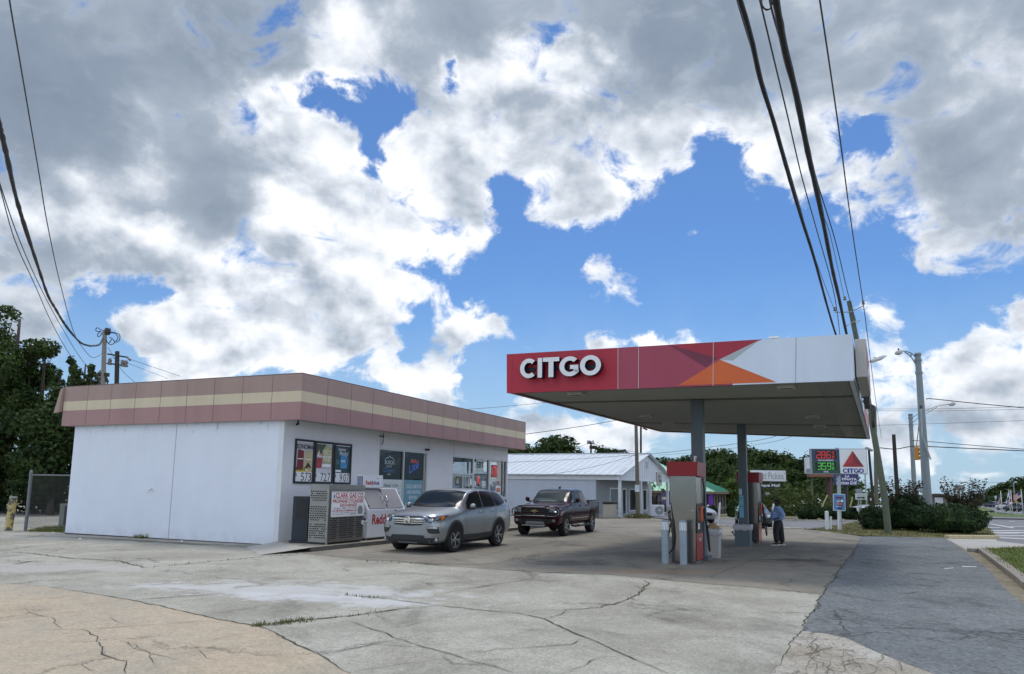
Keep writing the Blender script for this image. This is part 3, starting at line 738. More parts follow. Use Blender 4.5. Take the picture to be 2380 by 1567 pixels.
tufts('fence_weeds', poly_spots(fp, 260, 0.0) + [(zg('a1', 930, 1282), .45, 240), (zg('a1', 545, 1256), .2, 40)], GRASS, 4, .17)

# ------------------------------------------------------------------ the convenience store
SP = gp(645, 1268); SP = Vector((SP.x, SP.y, 0)); SRZ = rad(66.27)
SM = Matrix.Translation(SP) @ Matrix.Rotation(SRZ, 4, 'Z')
SU = SM.to_3x3() @ Vector((1, 0, 0)); SW = SM.to_3x3() @ Vector((0, 1, 0))
def S(x, y, z): return SM @ Vector((x, y, z))
def wl(k, x, y, yo=0.0):                                  # a spot on the shop front, as (along, height)
    q = SM.inverted() @ onplane(*zz(k, x, y), S(0, yo, 0), -SW)
    return q.x, q.z
def sgz(x, y): p = S(x, y, 0); return gz(p.x, p.y)
FR = frame((0, 0, 0), (1, 0, 0), (0, 0, 1))               # faces -y of the shop's own axes
STUCCO = mk('white_stucco', (.71, .76, .84), .85, var=(1.2, .035), bump=(60, .5), streak=(1.6, .015))
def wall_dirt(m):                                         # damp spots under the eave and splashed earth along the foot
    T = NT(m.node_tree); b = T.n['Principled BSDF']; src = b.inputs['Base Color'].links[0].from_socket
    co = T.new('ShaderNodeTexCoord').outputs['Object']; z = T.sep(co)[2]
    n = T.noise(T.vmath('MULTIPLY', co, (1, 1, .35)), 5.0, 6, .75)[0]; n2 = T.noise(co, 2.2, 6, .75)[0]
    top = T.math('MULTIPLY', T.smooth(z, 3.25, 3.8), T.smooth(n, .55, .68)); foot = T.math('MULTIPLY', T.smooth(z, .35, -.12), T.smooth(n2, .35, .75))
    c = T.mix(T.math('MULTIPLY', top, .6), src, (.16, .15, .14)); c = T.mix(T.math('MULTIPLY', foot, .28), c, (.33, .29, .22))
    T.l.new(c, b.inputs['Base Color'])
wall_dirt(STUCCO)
STUCCO_SHADE = mk('shaded_white_stucco', (.66, .68, .71), .85, var=(2.2, .05), bump=(90, .35))  # the white stucco again, overhang shade put into a greyer colour
MAUVE = mk('faded_mauve_panel', (.34, .238, .205), .6, var=(.8, .06), streak=(2.0, .07))
MAUVED = mk('mauve_panel', (.345, .20, .19), .55, var=(.8, .06), streak=(2.0, .06))
CREAM = mk('faded_cream_stripe', (.58, .50, .35), .6, var=(.8, .05), streak=(2.0, .05))
SEAM = mk('panel_seam', (.16, .10, .10), .7)
SOFF = mk('store_soffit', (.42, .43, .43), .8)
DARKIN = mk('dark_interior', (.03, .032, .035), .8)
GLASS = glassmat('window_glass', (.6, .65, .67), .22)
GLASSD = glassmat('tinted_window_glass', (.28, .31, .33), .2)
L_, D_ = 17.8, 9.93
W1 = (5.5, 9.22, .45, 3.24); W2 = (11.55, 17.7, 1.25, 3.2)
store = thing('convenience_store', 'white stucco convenience store with a mauve and cream striped fascia', 'store', SP, SRZ)
def store_build():
    w = MB(); t = .2; zb, zt = -.6, 3.9
    w.box((0, t, zb), (t, D_ - t, zt), STUCCO)                               # left wall
    w.box((0, D_ - t, zb), (L_, D_, zt), STUCCO)
    w.box((t * 0, 0, zb), (W1[0], t, zt), STUCCO_SHADE)
    w.box((W1[0], 0, zb), (W1[1], t, W1[2]), STUCCO_SHADE); w.box((W1[0], 0, W1[3]), (W1[1], t, zt), STUCCO_SHADE)
    w.box((W1[1], 0, zb), (W2[0], t, zt), STUCCO_SHADE)
    w.box((W2[0], 0, W2[3]), (L_, t, zt), STUCCO_SHADE)
    w.box((W2[0], 0, zb), (13.75, t, 1.42), STUCCO_SHADE); w.box((15.62, 0, zb), (W2[1], t, W2[2]), STUCCO_SHADE)
    w.box((W2[1], 0, zb), (L_, t, W2[3]), STUCCO_SHADE)
    w.box((L_ - t, t, zb), (L_, .5, zt), STUCCO_SHADE); w.box((L_ - t, .5, zb), (L_, 4.2, 1.25), STUCCO_SHADE); w.box((L_ - t, .5, 3.2), (L_, 4.2, zt), STUCCO_SHADE); w.box((L_ - t, 4.2, zb), (L_, D_ - t, zt), STUCCO_SHADE)
    # expansion joints and base stain
    yj = (SM.inverted() @ onplane(*zz('a1', 1082, 930), S(0, 0, 0), -SU)).y
    w.box((-.003, yj - .014, -.3), (0.0, yj + .014, 3.8), mk('wall_joint', (.33, .34, .37), .9))
    w.box((-.012, .0, -.3), (-.002, D_, sgz(0, 5) + .03), mk('wall_base_dirt', (.06, .05, .045), .95))
    for k, x in (('a3', 162), ('a3', 730), ('a3', 1022)):
        xx = wl(k, x, 200)[0]; w.box((xx - .01, -.004, 3.25), (xx + .01, 0, 3.8), mk('wall_joint', (.33, .34, .37), .9))
    w.build('wall', store)
    # floor, ceiling and far shelves inside
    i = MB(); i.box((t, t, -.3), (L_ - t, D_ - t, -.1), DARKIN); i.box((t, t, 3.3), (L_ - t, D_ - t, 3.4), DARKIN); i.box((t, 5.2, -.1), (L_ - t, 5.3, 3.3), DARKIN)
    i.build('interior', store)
    # fascia
    of, ol, orr_, ob = .775, .2, .6, .5; z0, z1 = 3.815, 5.285; zs1, zs2 = z0 + .39 * 1.47, z0 + .625 * 1.47
    f = MB(); x0, x1, y0, y1 = -ol, L_ + orr_, -of, D_ + ob; th = .12
    for (a, b, m) in ((z0, zs1, MAUVED), (zs1, zs2, CREAM), (zs2, z1, MAUVE)):
        f.box((x0, y0, a), (x1, y0 + th, b), m); f.box((x0, y1 - th, a), (x1, y1, b), m)
        f.box((x0, y0 + th, a), (x0 + th, y1 - th, b), m); f.box((x1 - th, y0 + th, a), (x1, y1 - th, b), m)
    for q in range(1, 14):
        x = x0 + (x1 - x0) * q / 14; f.box((x - .008, y0 - .003, z0), (x + .008, y0, z1), SEAM)
    for q in range(1, 9):
        y = y0 + (y1 - y0) * (q - .05) / 9; f.box((x0 - .003, y - .008, z0), (x0, y + .008, z1), SEAM)
    f.box((x0 + .012, y0 + .012, z1 - .01), (x1 - .012, y0 + th - .01, z1 + .035), SEAM); f.box((x0 + .012, y0 + th, z1 - .01), (x0 + th - .01, y1 - .012, z1 + .035), SEAM)
    f.build('fascia', store)
    s = MB(); s.box((x0 + th, y0 + th, 3.86), (x1 - th, 0, 3.9), SOFF); s.box((x0 + th, 0, 3.9), (x1 - th, y1 - th, 4.0), SOFF)
    s.box((x0 + th, y0 + th, 4.6), (x1 - th, y1 - th, 4.75), SOFF); s.build('soffit', store)
    # loose trim at the far left end of the fascia
    b = MB(); b.add([Vector(p) for p in ((-.32, y1 + .05, 4.35), (-.32, y1 + .35, 4.3), (-.30, y1 + .1, 5.2), (-.30, y1 - .02, 5.25), (-.2, y1 + .05, 4.35), (-.2, y1 + .35, 4.3), (-.2, y1 + .1, 5.2), (-.2, y1 - .02, 5.25))],
                    [(0, 1, 2, 3), (7, 6, 5, 4), (0, 4, 5, 1), (1, 5, 6, 2), (2, 6, 7, 3), (3, 7, 4, 0)], MAUVE)
    b.build('loose_fascia_panel', store, label='bent corner panel hanging off the fascia')
    # windows
    def window(x0, x1, z0, z1, bars, glass, name='window'):
        m = MB(); e = .065
        for a, c in (((x0, z0), (x1, z0 + e)), ((x0, z1 - e), (x1, z1)), ((x0, z0 + e), (x0 + e, z1 - e)), ((x1 - e, z0 + e), (x1, z1 - e))):
            m.box((a[0], .03, a[1]), (c[0], .15, c[1]), ALU)
        for a, c in bars: m.box((a[0], .035, a[1]), (c[0], .145, c[1]), ALU)
        o = m.build(name, store)
        g = MB(); g.quad((x0 + e, .09, z0 + e), (x1 - e, .09, z0 + e), (x1 - e, .09, z1 - e), (x0 + e, .09, z1 - e), glass); g.build('pane', o)
        return o
    window(*W1, [((7.33, W1[2] + .065), (7.41, W1[3] - .065)), ((9.02, W1[2] + .065), (9.06, W1[3] - .065))], GLASSD)
    window(W2[0], 13.75, 1.42, W2[3], [((11.6, 2.34), (13.7, 2.42)), ((12.62, 1.48), (12.72, 2.34)), ((11.6, 2.26), (13.7, 2.3))], GLASS)
    window(13.75, 15.62, -.1, W2[3], [((15.5, 0), (15.54, 3.13)), ((13.82, 1.0), (15.5, 1.08))], GLASS, 'door')
    window(15.62, W2[1], W2[2], W2[3], [((17.28, 1.3), (17.32, 3.13))], GLASS)
    m = MB()                                                                  # end window, seen through the corner
    for a, c in (((.5, 1.25), (4.2, 1.33)), ((.5, 3.12), (4.2, 3.2)), ((.5, 1.33), (.58, 3.12)), ((4.12, 1.33), (4.2, 3.12)), ((2.3, 1.33), (2.38, 3.12))): m.box((L_ - .17, a[0], a[1]), (L_ - .03, c[0], c[1]), ALU)
    o = m.build('window', store); g = MB(); g.quad((L_ - .1, .58, 1.33), (L_ - .1, 4.12, 1.33), (L_ - .1, 4.12, 3.12), (L_ - .1, .58, 3.12), GLASS); g.build('pane', o)
    for lo, hi in (((15.6, -.06, 1.17), (17.76, .03, 1.25)), ((W2[0], -.05, 1.36), (13.75, .03, 1.42))): s = MB(); s.box(lo, hi, ALU); s.build('window_sill', store)
store_build()

def part_tube(name, pts, r, m, parent, world=False, **k):
    mb = MB(world); mb.tube(pts, r, m, **k); return mb.build(name, parent, smooth=True)
# small fittings on the walls
q = SM.inverted() @ onplane(*zz('a1', 953, 980), SP, -SU)
vp = thing('vent_pipe', 'short white pipe stub poking out of the blank white wall', 'pipe', S(0, q.y, q.z), SRZ)
part_tube('pipe', [(0, 0, 0.02), (-.12, 0, .03), (-.17, 0, 0), (-.18, 0, -.10)], .035, WHITE, vp)
t = MB(); t.lathe([(.0, .01), (.06, .01), (.06, 0), (0, 0)], Matrix.Rotation(-math.pi / 2, 4, 'Y'), WHITE, 14); t.build('flange', vp)
cc = thing('security_camera', 'small dark security camera under the corner of the store soffit', 'camera', S(.35, -.25, 3.8), SRZ)
t = MB(); t.tube([(0, 0, .06), (0, 0, -.04)], .025, BLACKP); t.build('mount', cc, True)
t = MB(); t.tube([(.05, .02, -.06), (-.12, -.05, -.1)], [.04, .035], BLACKP, 10); t.build('housing', cc, True)
for xk, lab in ((1365, 'dark conduit and hook on the store front above the left window'), (2000, None)):
    if lab is None: continue
    a = wl('a2', 1365, 80); b = wl('a2', 1345, 215); c = wl('a2', 1318, 110)
    cd = thing('wall_conduit', lab, 'conduit', S(a[0], 0, a[1]), SRZ)
    part_tube('conduit', [(0, -.03, 0), (0, -.03, b[1] - a[1] + .1), (b[0] - a[0], -.03, b[1] - a[1])], .014, BLACKP, cd)
    part_tube('bracket', [(c[0] - a[0], -.03, c[1] - a[1]), (0, -.04, c[1] - a[1] - .03), (.05, -.03, c[1] - a[1])], .02, BLACKP, cd)
a = wl('a3', 695, 268)
fl = thing('floodlight', 'small black twin floodlight above the beer window', 'floodlight', S(a[0], 0, a[1]), SRZ)
for s_ in (-1, 1):
    t = MB(); t.tube([(s_ * .03, -.03, 0), (s_ * .13, -.1, -.02)], [.03, .055], BLACKP, 10); t.build('lamp_head', fl, True)

# ------------------------------------------------------------------ cigarette price boards
def board(x, w, z0, z1, label, fill):
    t = thing('price_board', label, 'sign', S(x, 0, z0), SRZ, 'cigarette price boards on the store front')
    h = z1 - z0; m = MB(); e = .07
    for lo, hi in (((0, 0), (w, e)), ((0, h - e), (w, h)), ((0, e), (e, h - e)), ((w - e, e), (w, h - e))):
        m.box((lo[0], -.05, lo[1]), (hi[0], -.002, hi[1]), BLACKP)
    m.build('frame', t, bevel=.006)
    p = MB(); M = frame((0, -.02, 0), (1, 0, 0), (0, 0, 1))
    txt = fill(p, M, w, h, e)
    p.build('face', t)
    fit_text(M, txt, INKB, t, world=False, lift=.006)
LILAC = mk('poster_lilac_grey', (.46, .45, .50), .4); YEL = mk('poster_yellow', (.62, .50, .04), .4); DRED = mk('poster_deep_red', (.16, .010, .015), .35); GOLD = mk('poster_gold', (.50, .40, .18), .35)
PALEB = mk('poster_pale_blue', (.58, .64, .74), .4); TEAL = mk('poster_teal_black', (.008, .045, .055), .35, var=(9, .2)); FOREST = mk('poster_forest', (.05, .075, .05), .4, var=(14, .25)); PALEG = mk('poster_pale_green', (.40, .40, .18), .4, var=(9, .2))
SKYP = mk('poster_sky', (.32, .42, .50), .4); REDP = mk('poster_red', (.36, .04, .05), .4); ORNG = mk('poster_tan', (.55, .30, .12), .5); CYAN = mk('poster_cyan', (.03, .25, .52), .35, var=(20, .2)); WATER = mk('poster_water', (.33, .36, .38), .4, var=(10, .15))
def b1(p, M, w, h, e):
    rect(p, M, e, e, w - e, .36 * h, PAPERW); rect(p, M, e, .26 * h, w - e, .38 * h, YEL, .003); rect(p, M, e, .38 * h, w - e, h - e, LILAC)
    rect(p, M, e + .03, h - e - .03, w - e - .02, h - e - .012, INKW, .004)
    poly(p, M, [(.12, .45), (.46, .50), (.46, 1.08), (.16, 1.13)], DRED, .005); rect(p, M, .54, .52, .86, 1.09, GOLD, .005)
    poly(p, M, [(.53, .52), (.62, .62), (.70, .72), (.78, .62), (.86, .53), (.78, .51), (.72, .58), (.66, .51)], INKB, .007); rect(p, M, .56, .42, .86, .49, INKW, .006)
    rect(p, M, .16, .80, .44, .825, INKW, .007); rect(p, M, .56, .80, .84, .82, INKW, .007)
    return [('SONOMA', .08, 1.14, .93, 1.30, INKB, .03), ('$', .09, .22, .16, .34), ('5', .36, .09, .52, .36), ('.', .54, .08, .565, .105), ('7', .57, .09, .71, .36), ('3', .73, .09, .89, .36),
            ('Escape for less.', .085, .40, .90, .53, INKB, .03), ('SONOMA', .18, .80, .43, .835, INKW), ('SONOMA', .58, .80, .82, .83, GOLD)]
def b2(p, M, w, h, e):
    rect(p, M, e, e, w - e, h - e, PAPERW); rect(p, M, e, .36 * h, w - e, h - e, FOREST, .003); poly(p, M, [(.42, .62), (.93, .60), (.93, 1.33), (.60, 1.34), (.40, 1.12)], PALEG, .004)
    poly(p, M, [(.62, 1.36), (.93, 1.36), (.93, 1.18), (.80, 1.27)], SKYP, .005); poly(p, M, [(.40, .52), (.93, .52), (.93, .70), (.42, .72)], WATER, .005)
    rect(p, M, e, e, w - e, .36, PAPERW, .004); rect(p, M, e, .36, w - e, .56, mk('poster_grey_white', (.6, .6, .62), .4), .005)
    rect(p, M, e + .03, h - e - .03, w - e - .02, h - e - .012, INKW, .006)
    poly(p, M, [(.10, .52), (.37, .53), (.39, .88), (.10, .87)], REDP, .007); poly(p, M, [(.14, .84), (.24, .76), (.34, .84), (.24, .80)], DRED, .009)
    for k, (x, a, b) in enumerate(((.11, .88, 1.05), (.16, .88, 1.12), (.205, .88, 1.17), (.25, .88, 1.04), (.30, .88, 1.05), (.34, .88, 1.02))):
        rect(p, M, x, a, x + .034, b - .07, INKW, .008); rect(p, M, x, b - .07, x + .034, b, ORNG, .008)
    rect(p, M, .10, .87, .40, .90, mk('poster_foil', (.3, .3, .28), .4), .009); rect(p, M, .40, .57, .90, .68, INKW, .008)
    return [('$', .09, .20, .16, .33), ('7', .36, .09, .50, .36), ('2', .53, .09, .69, .36), ('7', .74, .09, .89, .36), ('.', .51, .08, .53, .10), ('TOBACCO', .44, 1.0, .88, 1.15, INKW), ('and real', .42, .90, .90, .985, INKW, .02), ('WATER', .46, .76, .86, .90, INKW), ('OF', .61, 1.16, .70, 1.21, INKW)]
def b3(p, M, w, h, e):
    rect(p, M, e, .40, w - e, h - e, TEAL); rect(p, M, e, e, w - e, .385, PAPERW)
    rect(p, M, e + .03, h - e - .03, w - e - .02, h - e - .012, INKW, .006); rect(p, M, .38, .56, .72, 1.04, CYAN, .004)
    p.grid([[M @ Vector((.66 + math.cos(a) * r * .6, .80 + math.sin(a) * r, .006)) for a in [k * .26 - 1.5 for k in range(13)]] for r in (.20, .22)], PALEB)
    rect(p, M, .12, .70, .30, .86, mk('poster_dim_blue', (.05, .10, .14), .4, var=(20, .3)), .004); rect(p, M, e + .01, .43, .42, .50, INKW, .004)
    return [('$', .09, .22, .16, .34), ('9', .36, .09, .51, .36), ('0', .58, .09, .73, .36), ('7', .77, .09, .91, .36), ('.', .545, .08, .565, .10), ('Intense', .22, 1.18, .66, 1.30, INKW, 0, .35), ('Menthol', .28, 1.03, .82, 1.17, INKW, 0, .35), ('KOOL', .40, .78, .66, .86, INKW, .02)]
board(.545, .99, 1.806, 3.27, 'price board with red and gold cigarette packs, yellow band and price 5.73', b1)
board(1.575, 1.01, 1.812, 3.262, 'price board with forest poster and red open cigarette pack, price 7.27', b2)
board(2.645, 1.01, 1.804, 3.258, 'price board with dark teal menthol poster, price 9.07', b3)

# ------------------------------------------------------------------ signs and posters behind the shop glass
NEON_W = mk('white_neon', (.8, .9, 1), .4, emit=(.75, .9, 1.0), es=.5); NEON_B = mk('blue_neon', (.1, .2, .9), .4, emit=(.10, .22, 1.0), es=.6); NEON_R = mk('red_neon', (.9, .1, .1), .4, emit=(1.0, .10, .09), es=.5)
NEON_D = mk('dim_blue_neon', (.1, .25, .55), .4, emit=(.06, .16, .42), es=.8)
def pane_sign(name, label, k, x0, y0, x1, y1, depth=.12, cat='sign', group=None):
    a = wl(k, x0, y1, depth); b = wl(k, x1, y0, depth)
    t = thing(name, label, cat, S(a[0], depth, a[1]), SRZ, group)
    return t, b[0] - a[0], b[1] - a[1]
NG = 'neon beer signs in the store window'
t, w, h = pane_sign('neon_sign', 'white neon beer sign with mountain outline in the store window', 'a3', 212, 350, 325, 480, group=NG)
fit_text(FR, [('BUSCH', 0, .28 * h, w, .62 * h, None, .01), ('LIGHT', .15 * w, 0, .78 * w, .2 * h)], NEON_W, t, world=False)
part_tube('mountain', [(0, 0, .68 * h), (.25 * w, 0, .86 * h), (.34 * w, 0, .8 * h), (.5 * w, 0, h), (.62 * w, 0, .84 * h), (.75 * w, 0, .9 * h), (w, 0, .66 * h)], .012, NEON_W, t, n=5)
t, w, h = pane_sign('neon_sign', 'dim blue neon sign below the white mountain neon', 'a3', 195, 488, 322, 570, group=NG)
fit_text(FR, [('Coors', 0, .38 * h, w, h, None, .01), ('LIGHT', .38 * w, 0, .70 * w, .24 * h, NEON_W, .02)], NEON_D, t, world=False)
t, w, h = pane_sign('neon_sign', 'red and slanted blue neon beer sign in the right pane', 'a3', 500, 385, 635, 565, group=NG)
fit_text(Matrix.Rotation(rad(-20), 4, 'Y') @ FR, [('Lite', .0, .05 * h, .95 * w, .52 * h, NEON_B, .015, .25)], NEON_B, t, world=False)
fit_text(FR, [('Miller', .1 * w, .72 * h, .85 * w, .98 * h, NEON_R, .02, .15)], NEON_R, t, world=False, name='top_lettering')
POSTW = mk('poster_frost_white', (.50, .58, .58), .4, var=(1.5, .05)); POSTB = mk('poster_steel_blue', (.115, .27, .36), .35, var=(1.2, .08), bump=(20, .1))
def poster(x0, x1, z0, z1, y, name, label, face, items, extra=None, cat='poster', group=None):
    t = thing(name, label, cat, S(x0, y, z0), SRZ, group); m = MB(); m.box((0, -.004, 0), (x1 - x0, .004, z1 - z0), face)
    if extra: extra(m, x1 - x0, z1 - z0)
    m.build('face', t); fit_text(frame((0, -.004, 0), (1, 0, 0), (0, 0, 1)), items, INKB, t, world=False)
    return t
poster(5.57, 7.33, .5, 2.02, .07, 'window_poster', 'frosted white beer poster reading superior light beer in the lower pane', POSTW, [('ULTRA', 1.05, 1.22, 1.45, 1.33, INKB), ('Michelob', .42, 1.22, .92, 1.35, INKB, 0, .3), ('SUPERIOR', .35, .82, 1.62, 1.02, INKB, .03), ('LIGHT BEER', .35, .54, 1.64, .72, INKB, .03)])
INKPB = mk('pale_ink', (.55, .62, .66), .5)
poster(7.42, 9.01, .5, 2.02, .07, 'window_poster', 'steel blue beer poster reading cold and smooth in the lower pane', POSTB, [('COLD & SMOOTH', .22, 1.18, 1.45, 1.34, INKPB, .02), ('AND WAITING', .3, .95, 1.38, 1.1, INKPB, .02), ('FOR YOU', .48, .72, 1.12, .87, INKPB, .02)],
       lambda m, w, h: m.add([(0.05, -.006, .05), (.6, -.006, .05), (.5, -.006, .5), (.2, -.006, .6)], [(0, 1, 2, 3)], mk('poster_pale_splash', (.28, .42, .48), .4, var=(6, .3))))
def at_pane(k, x0, y0, x1, y1, y=.07):
    a = wl(k, x0, y1, y); b = wl(k, x1, y0, y); return a[0], b[0], a[1], b[1]
poster(*at_pane('a3', 1283, 390, 1375, 530), .07, 'ebt_sign', 'pale green card reading we accept EBT on the glass door', mk('pale_mint_card', (.45, .54, .50), .5), [('WE ACCEPT', .08, .78, .82, .88, INKG), ('EBT', .08, .2, .86, .5, INKB, .03)], cat='sign')
t, w, h = pane_sign('atm_sign', 'red letters reading ATM hanging in the end window', 'a3', 1466, 455, 1535, 595, .07)
m = MB(); m.box((0, .0, 0), (w, .01, h), BLACKP); m.build('backing', t)
fit_text(FR, [('ATM', .02, .04 * h, w * .96, h * .96, mk('atm_red', (.60, .05, .04), .4, emit=(.8, .06, .05), es=.25), .05)], INKR, t, world=False)
poster(*at_pane('a3', 1515, 700, 1575, 790), .07, 'small_poster', 'small red and white flyer low in the end window', PAPERW, [('OPEN', .08, .52, .5, .62, INKR)], lambda m, w, h: rect(m, frame((0, -.004, 0), (1, 0, 0), (0, 0, 1)), .06, .08, w - .06, h * .75, mk('flyer_orange', (.45, .16, .09), .5, var=(10, .3)), .002))
poster(*at_pane('a3', 1045, 590, 1095, 690), .07, 'small_poster', 'gold and black flyer in the small left pane', mk('flyer_black', (.03, .025, .02), .5), [('21', .06, .06, .3, .2, INKW)], lambda m, w, h: rect(m, frame((0, -.004, 0), (1, 0, 0), (0, 0, 1)), .08, .12, w - .1, h - .06, mk('flyer_gold', (.40, .30, .10), .5, var=(10, .3)), .002))
poster(*at_pane('a3', 1210, 605, 1255, 690), .07, 'small_poster', 'white curved sticker in the small right pane', PAPERW, [('NO', .05, .3, .25, .42, INKB)])
poster(*at_pane('a3', 1295, 610, 1330, 700), .07, 'small_poster', 'dim red neon letter card low on the glass door', BLACKP, [('R', .06, .1, .32, .5, NEON_R)])
poster(*at_pane('a3', 1490, 645, 1555, 690), .07, 'small_poster', 'grey notice card in the end window above the red flyer', INKG, [('NOTICE', .05, .1, .5, .2, INKW)])
a0, a1, b0, b1_ = at_pane('a3', 1595, 860, 1640, 945, 0)
poster(a0, a1, b0, b1_, -.02, 'small_poster', 'black notice board on the wall below the end window', BLACKP, [('RULES', .05, .5, .4, .6, INKG)])
sh = MB(); cols = [mk('goods_red', (.35, .03, .03), .5), mk('goods_blue', (.03, .08, .3), .5), mk('goods_tan', (.4, .3, .18), .5), mk('goods_green', (.05, .2, .08), .5), mk('goods_white', (.6, .6, .6), .5), mk('goods_orange', (.5, .2, .03), .5)]
for sx, nm in ((5.7, 'shelf of snacks inside behind the neon window'), (12.2, 'shelf of snacks inside behind the small panes')):
    t = thing('snack_shelf', nm, 'shelf', S(sx, 2.2, -.1), SRZ); m = MB()
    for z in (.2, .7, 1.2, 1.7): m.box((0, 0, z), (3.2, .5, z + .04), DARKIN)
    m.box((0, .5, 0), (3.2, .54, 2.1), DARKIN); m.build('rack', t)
    g = MB()
    for z in (.24, .74, 1.24, 1.74):
        x = .02
        while x < 3.0:
            ww = random.uniform(.1, .25); g.box((x, .05, z), (x + ww, .4, z + random.uniform(.2, .4)), random.choice(cols)); x += ww + .02
    tag(g.build('goods', t), kind='stuff')
t = thing('hanging_lamp_shade', 'dark red tent shaped lamp shade hanging inside the end of the store', 'lamp', S(12.3, 1.0, 2.85), SRZ)
m = MB(); m.lathe([(.12, .35), (.2, .33), (.6, .02), (.58, 0), (.15, .28)], Matrix.Identity(4), mk('shade_maroon', (.12, .05, .045), .5), 12); m.build('shade', t)
part_tube('cord', [(0, 0, .35), (0, 0, .45)], .01, BLACKP, t)

# ------------------------------------------------------------------ pavement in front of the shop
pv = MB(); pp = [(-1.42, -2.42), (18.4, -2.42), (18.4, 0), (-.05, 0)]
top = [S(x, y, sgz(x, y) + .13) for x, y in pp]; bot = [S(x, y, sgz(x, y) - .1) for x, y in pp]
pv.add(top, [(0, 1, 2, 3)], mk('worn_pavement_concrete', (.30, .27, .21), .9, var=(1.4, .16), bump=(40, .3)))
pv.add(top + bot, [(0, 4, 5, 1), (1, 5, 6, 2), (3, 7, 4, 0), (2, 6, 7, 3)], mk('dark_kerb_face', (.10, .095, .085), .9, var=(3, .25)))  # side faces, darker than the top
pv.add([S(-1.42, -2.42, sgz(-1.42, -2.42) + .126), S(-.05, 0, sgz(0, 0) + .126), S(-1.1, .25, sgz(-1, 0) + .006), S(-3.0, -2.0, sgz(-3, -2) + .006)], [(0, 1, 2, 3)], M_DRIVE)
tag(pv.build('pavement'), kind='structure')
def pz(x, y): return sgz(x, y) + .13

# ------------------------------------------------------------------ propane cage, ice box and cabinet
CAGE = mk('dull_cage_steel', (.33, .32, .30), .38, .85, var=(3, .14)); HOLE = mk('cage_hole', (.012, .013, .014), .8); CAGED = mk('cage_door_steel', (.27, .27, .265), .38, .85, var=(3, .16))
def cage():
    x0, y0 = -.36, -2.16; L, Dp, H = 1.86, .70, 1.78; z = pz(x0, y0)
    t = thing('propane_cage', 'perforated steel propane cylinder exchange cage on the store pavement', 'propane cage', S(x0, y0, z), SRZ)
    m = MB(); m.box((0, 0, .06), (L, Dp, H), CAGE); m.box((-.012, -.012, H - .14), (L + .012, Dp + .012, H + .012), CAGE); m.box((.05, .05, 0), (L - .05, Dp - .05, .06), BLACKP)
    m.box((-.02, -.02, 0), (.04, .04, H), CAGE)
    for r in range(23):                                        # slots in the end panel
        zz_ = .18 + r * .066
        if .62 < zz_ < .70 or 1.13 < zz_ < 1.26 or zz_ > 1.6: continue
        for c in range(7):
            y = .06 + c * .088 + (.03 if r % 2 else 0)
            if random.random() < .06 or y > Dp - .07: continue
            m.box((-.004, y, zz_), (0, y + .062, zz_ + .033), HOLE)
    m.build('cabinet', t)
    for k in (0, 1):
        d = MB(); a = .06 + k * (L - .12) / 2; b = a + (L - .12) / 2 - .02
        d.box((a, -.03, .1), (b, -.002, H - .16), CAGED)
        for r in range(11):
            zz_ = .16 + r * .066
            for c in range(8):
                x = a + .06 + c * .095 + (.045 if r % 2 else 0)
                if x > b - .06 or (.38 < (x - a) / (b - a) < .56): continue
                d.box((x, -.034, zz_), (x + .056, -.03, zz_ + .034), HOLE)
        o = d.build('door', t)
    s = MB(); s.box((.10, -.05, .82), (L - .06, -.034, H - .2), PAPERW); M = frame((0, -.05, 0), (1, 0, 0), (0, 0, 1))
    rect(s, M, .14, 1.36, L - .1, 1.372, INKR, .003); rect(s, M, .14, 1.55, L - .1, 1.558, INKR, .003)
    poly(s, M, [(.16, 1.40), (.24, 1.40), (.22, 1.48), (.19, 1.54)], INKBL, .004); poly(s, M, [(1.46, .88), (1.70, .88), (1.72, 1.05), (1.64, 1.14), (1.52, 1.14), (1.44, 1.05)], INKG, .003)
    so = s.build('sign_panel', t)
    fit_text(M, [('CLARK GAS CO.', .27, 1.39, 1.76, 1.54, INKR, .02), ('PROPANE CYLINDER', .14, 1.235, 1.74, 1.34, INKR, .02), ('EXCHANGE', .52, 1.12, 1.38, 1.215, INKR, .02), ('Cleaned', .2, 1.05, .55, 1.1, INKB, 0, .3), ('Filled', .62, 1.05, .85, 1.1, INKB, 0, .3), ('Safety Checked', .92, 1.05, 1.4, 1.1, INKB, 0, .3), ('NO SMOKING FLAMMABLE GAS', .14, .975, 1.4, 1.03, INKR, .02), ('DO NOT STORE CYLINDERS INDOORS', .14, .925, 1.36, .955, INKB), ('Emergency Phone', .14, .865, .8, .905, INKB), ('1-800', .9, .865, 1.38, .905, INKB)], INKR, so, world=False)
    h = MB(); h.tube([(L - .1, -.04, .60), (L - .1, -.11, .61), (L + .02, -.12, .64)], .022, GALV); h.box((L - .16, -.08, .54), (L - .05, -.034, .66), WHITE); h.build('lock', t)
cage()
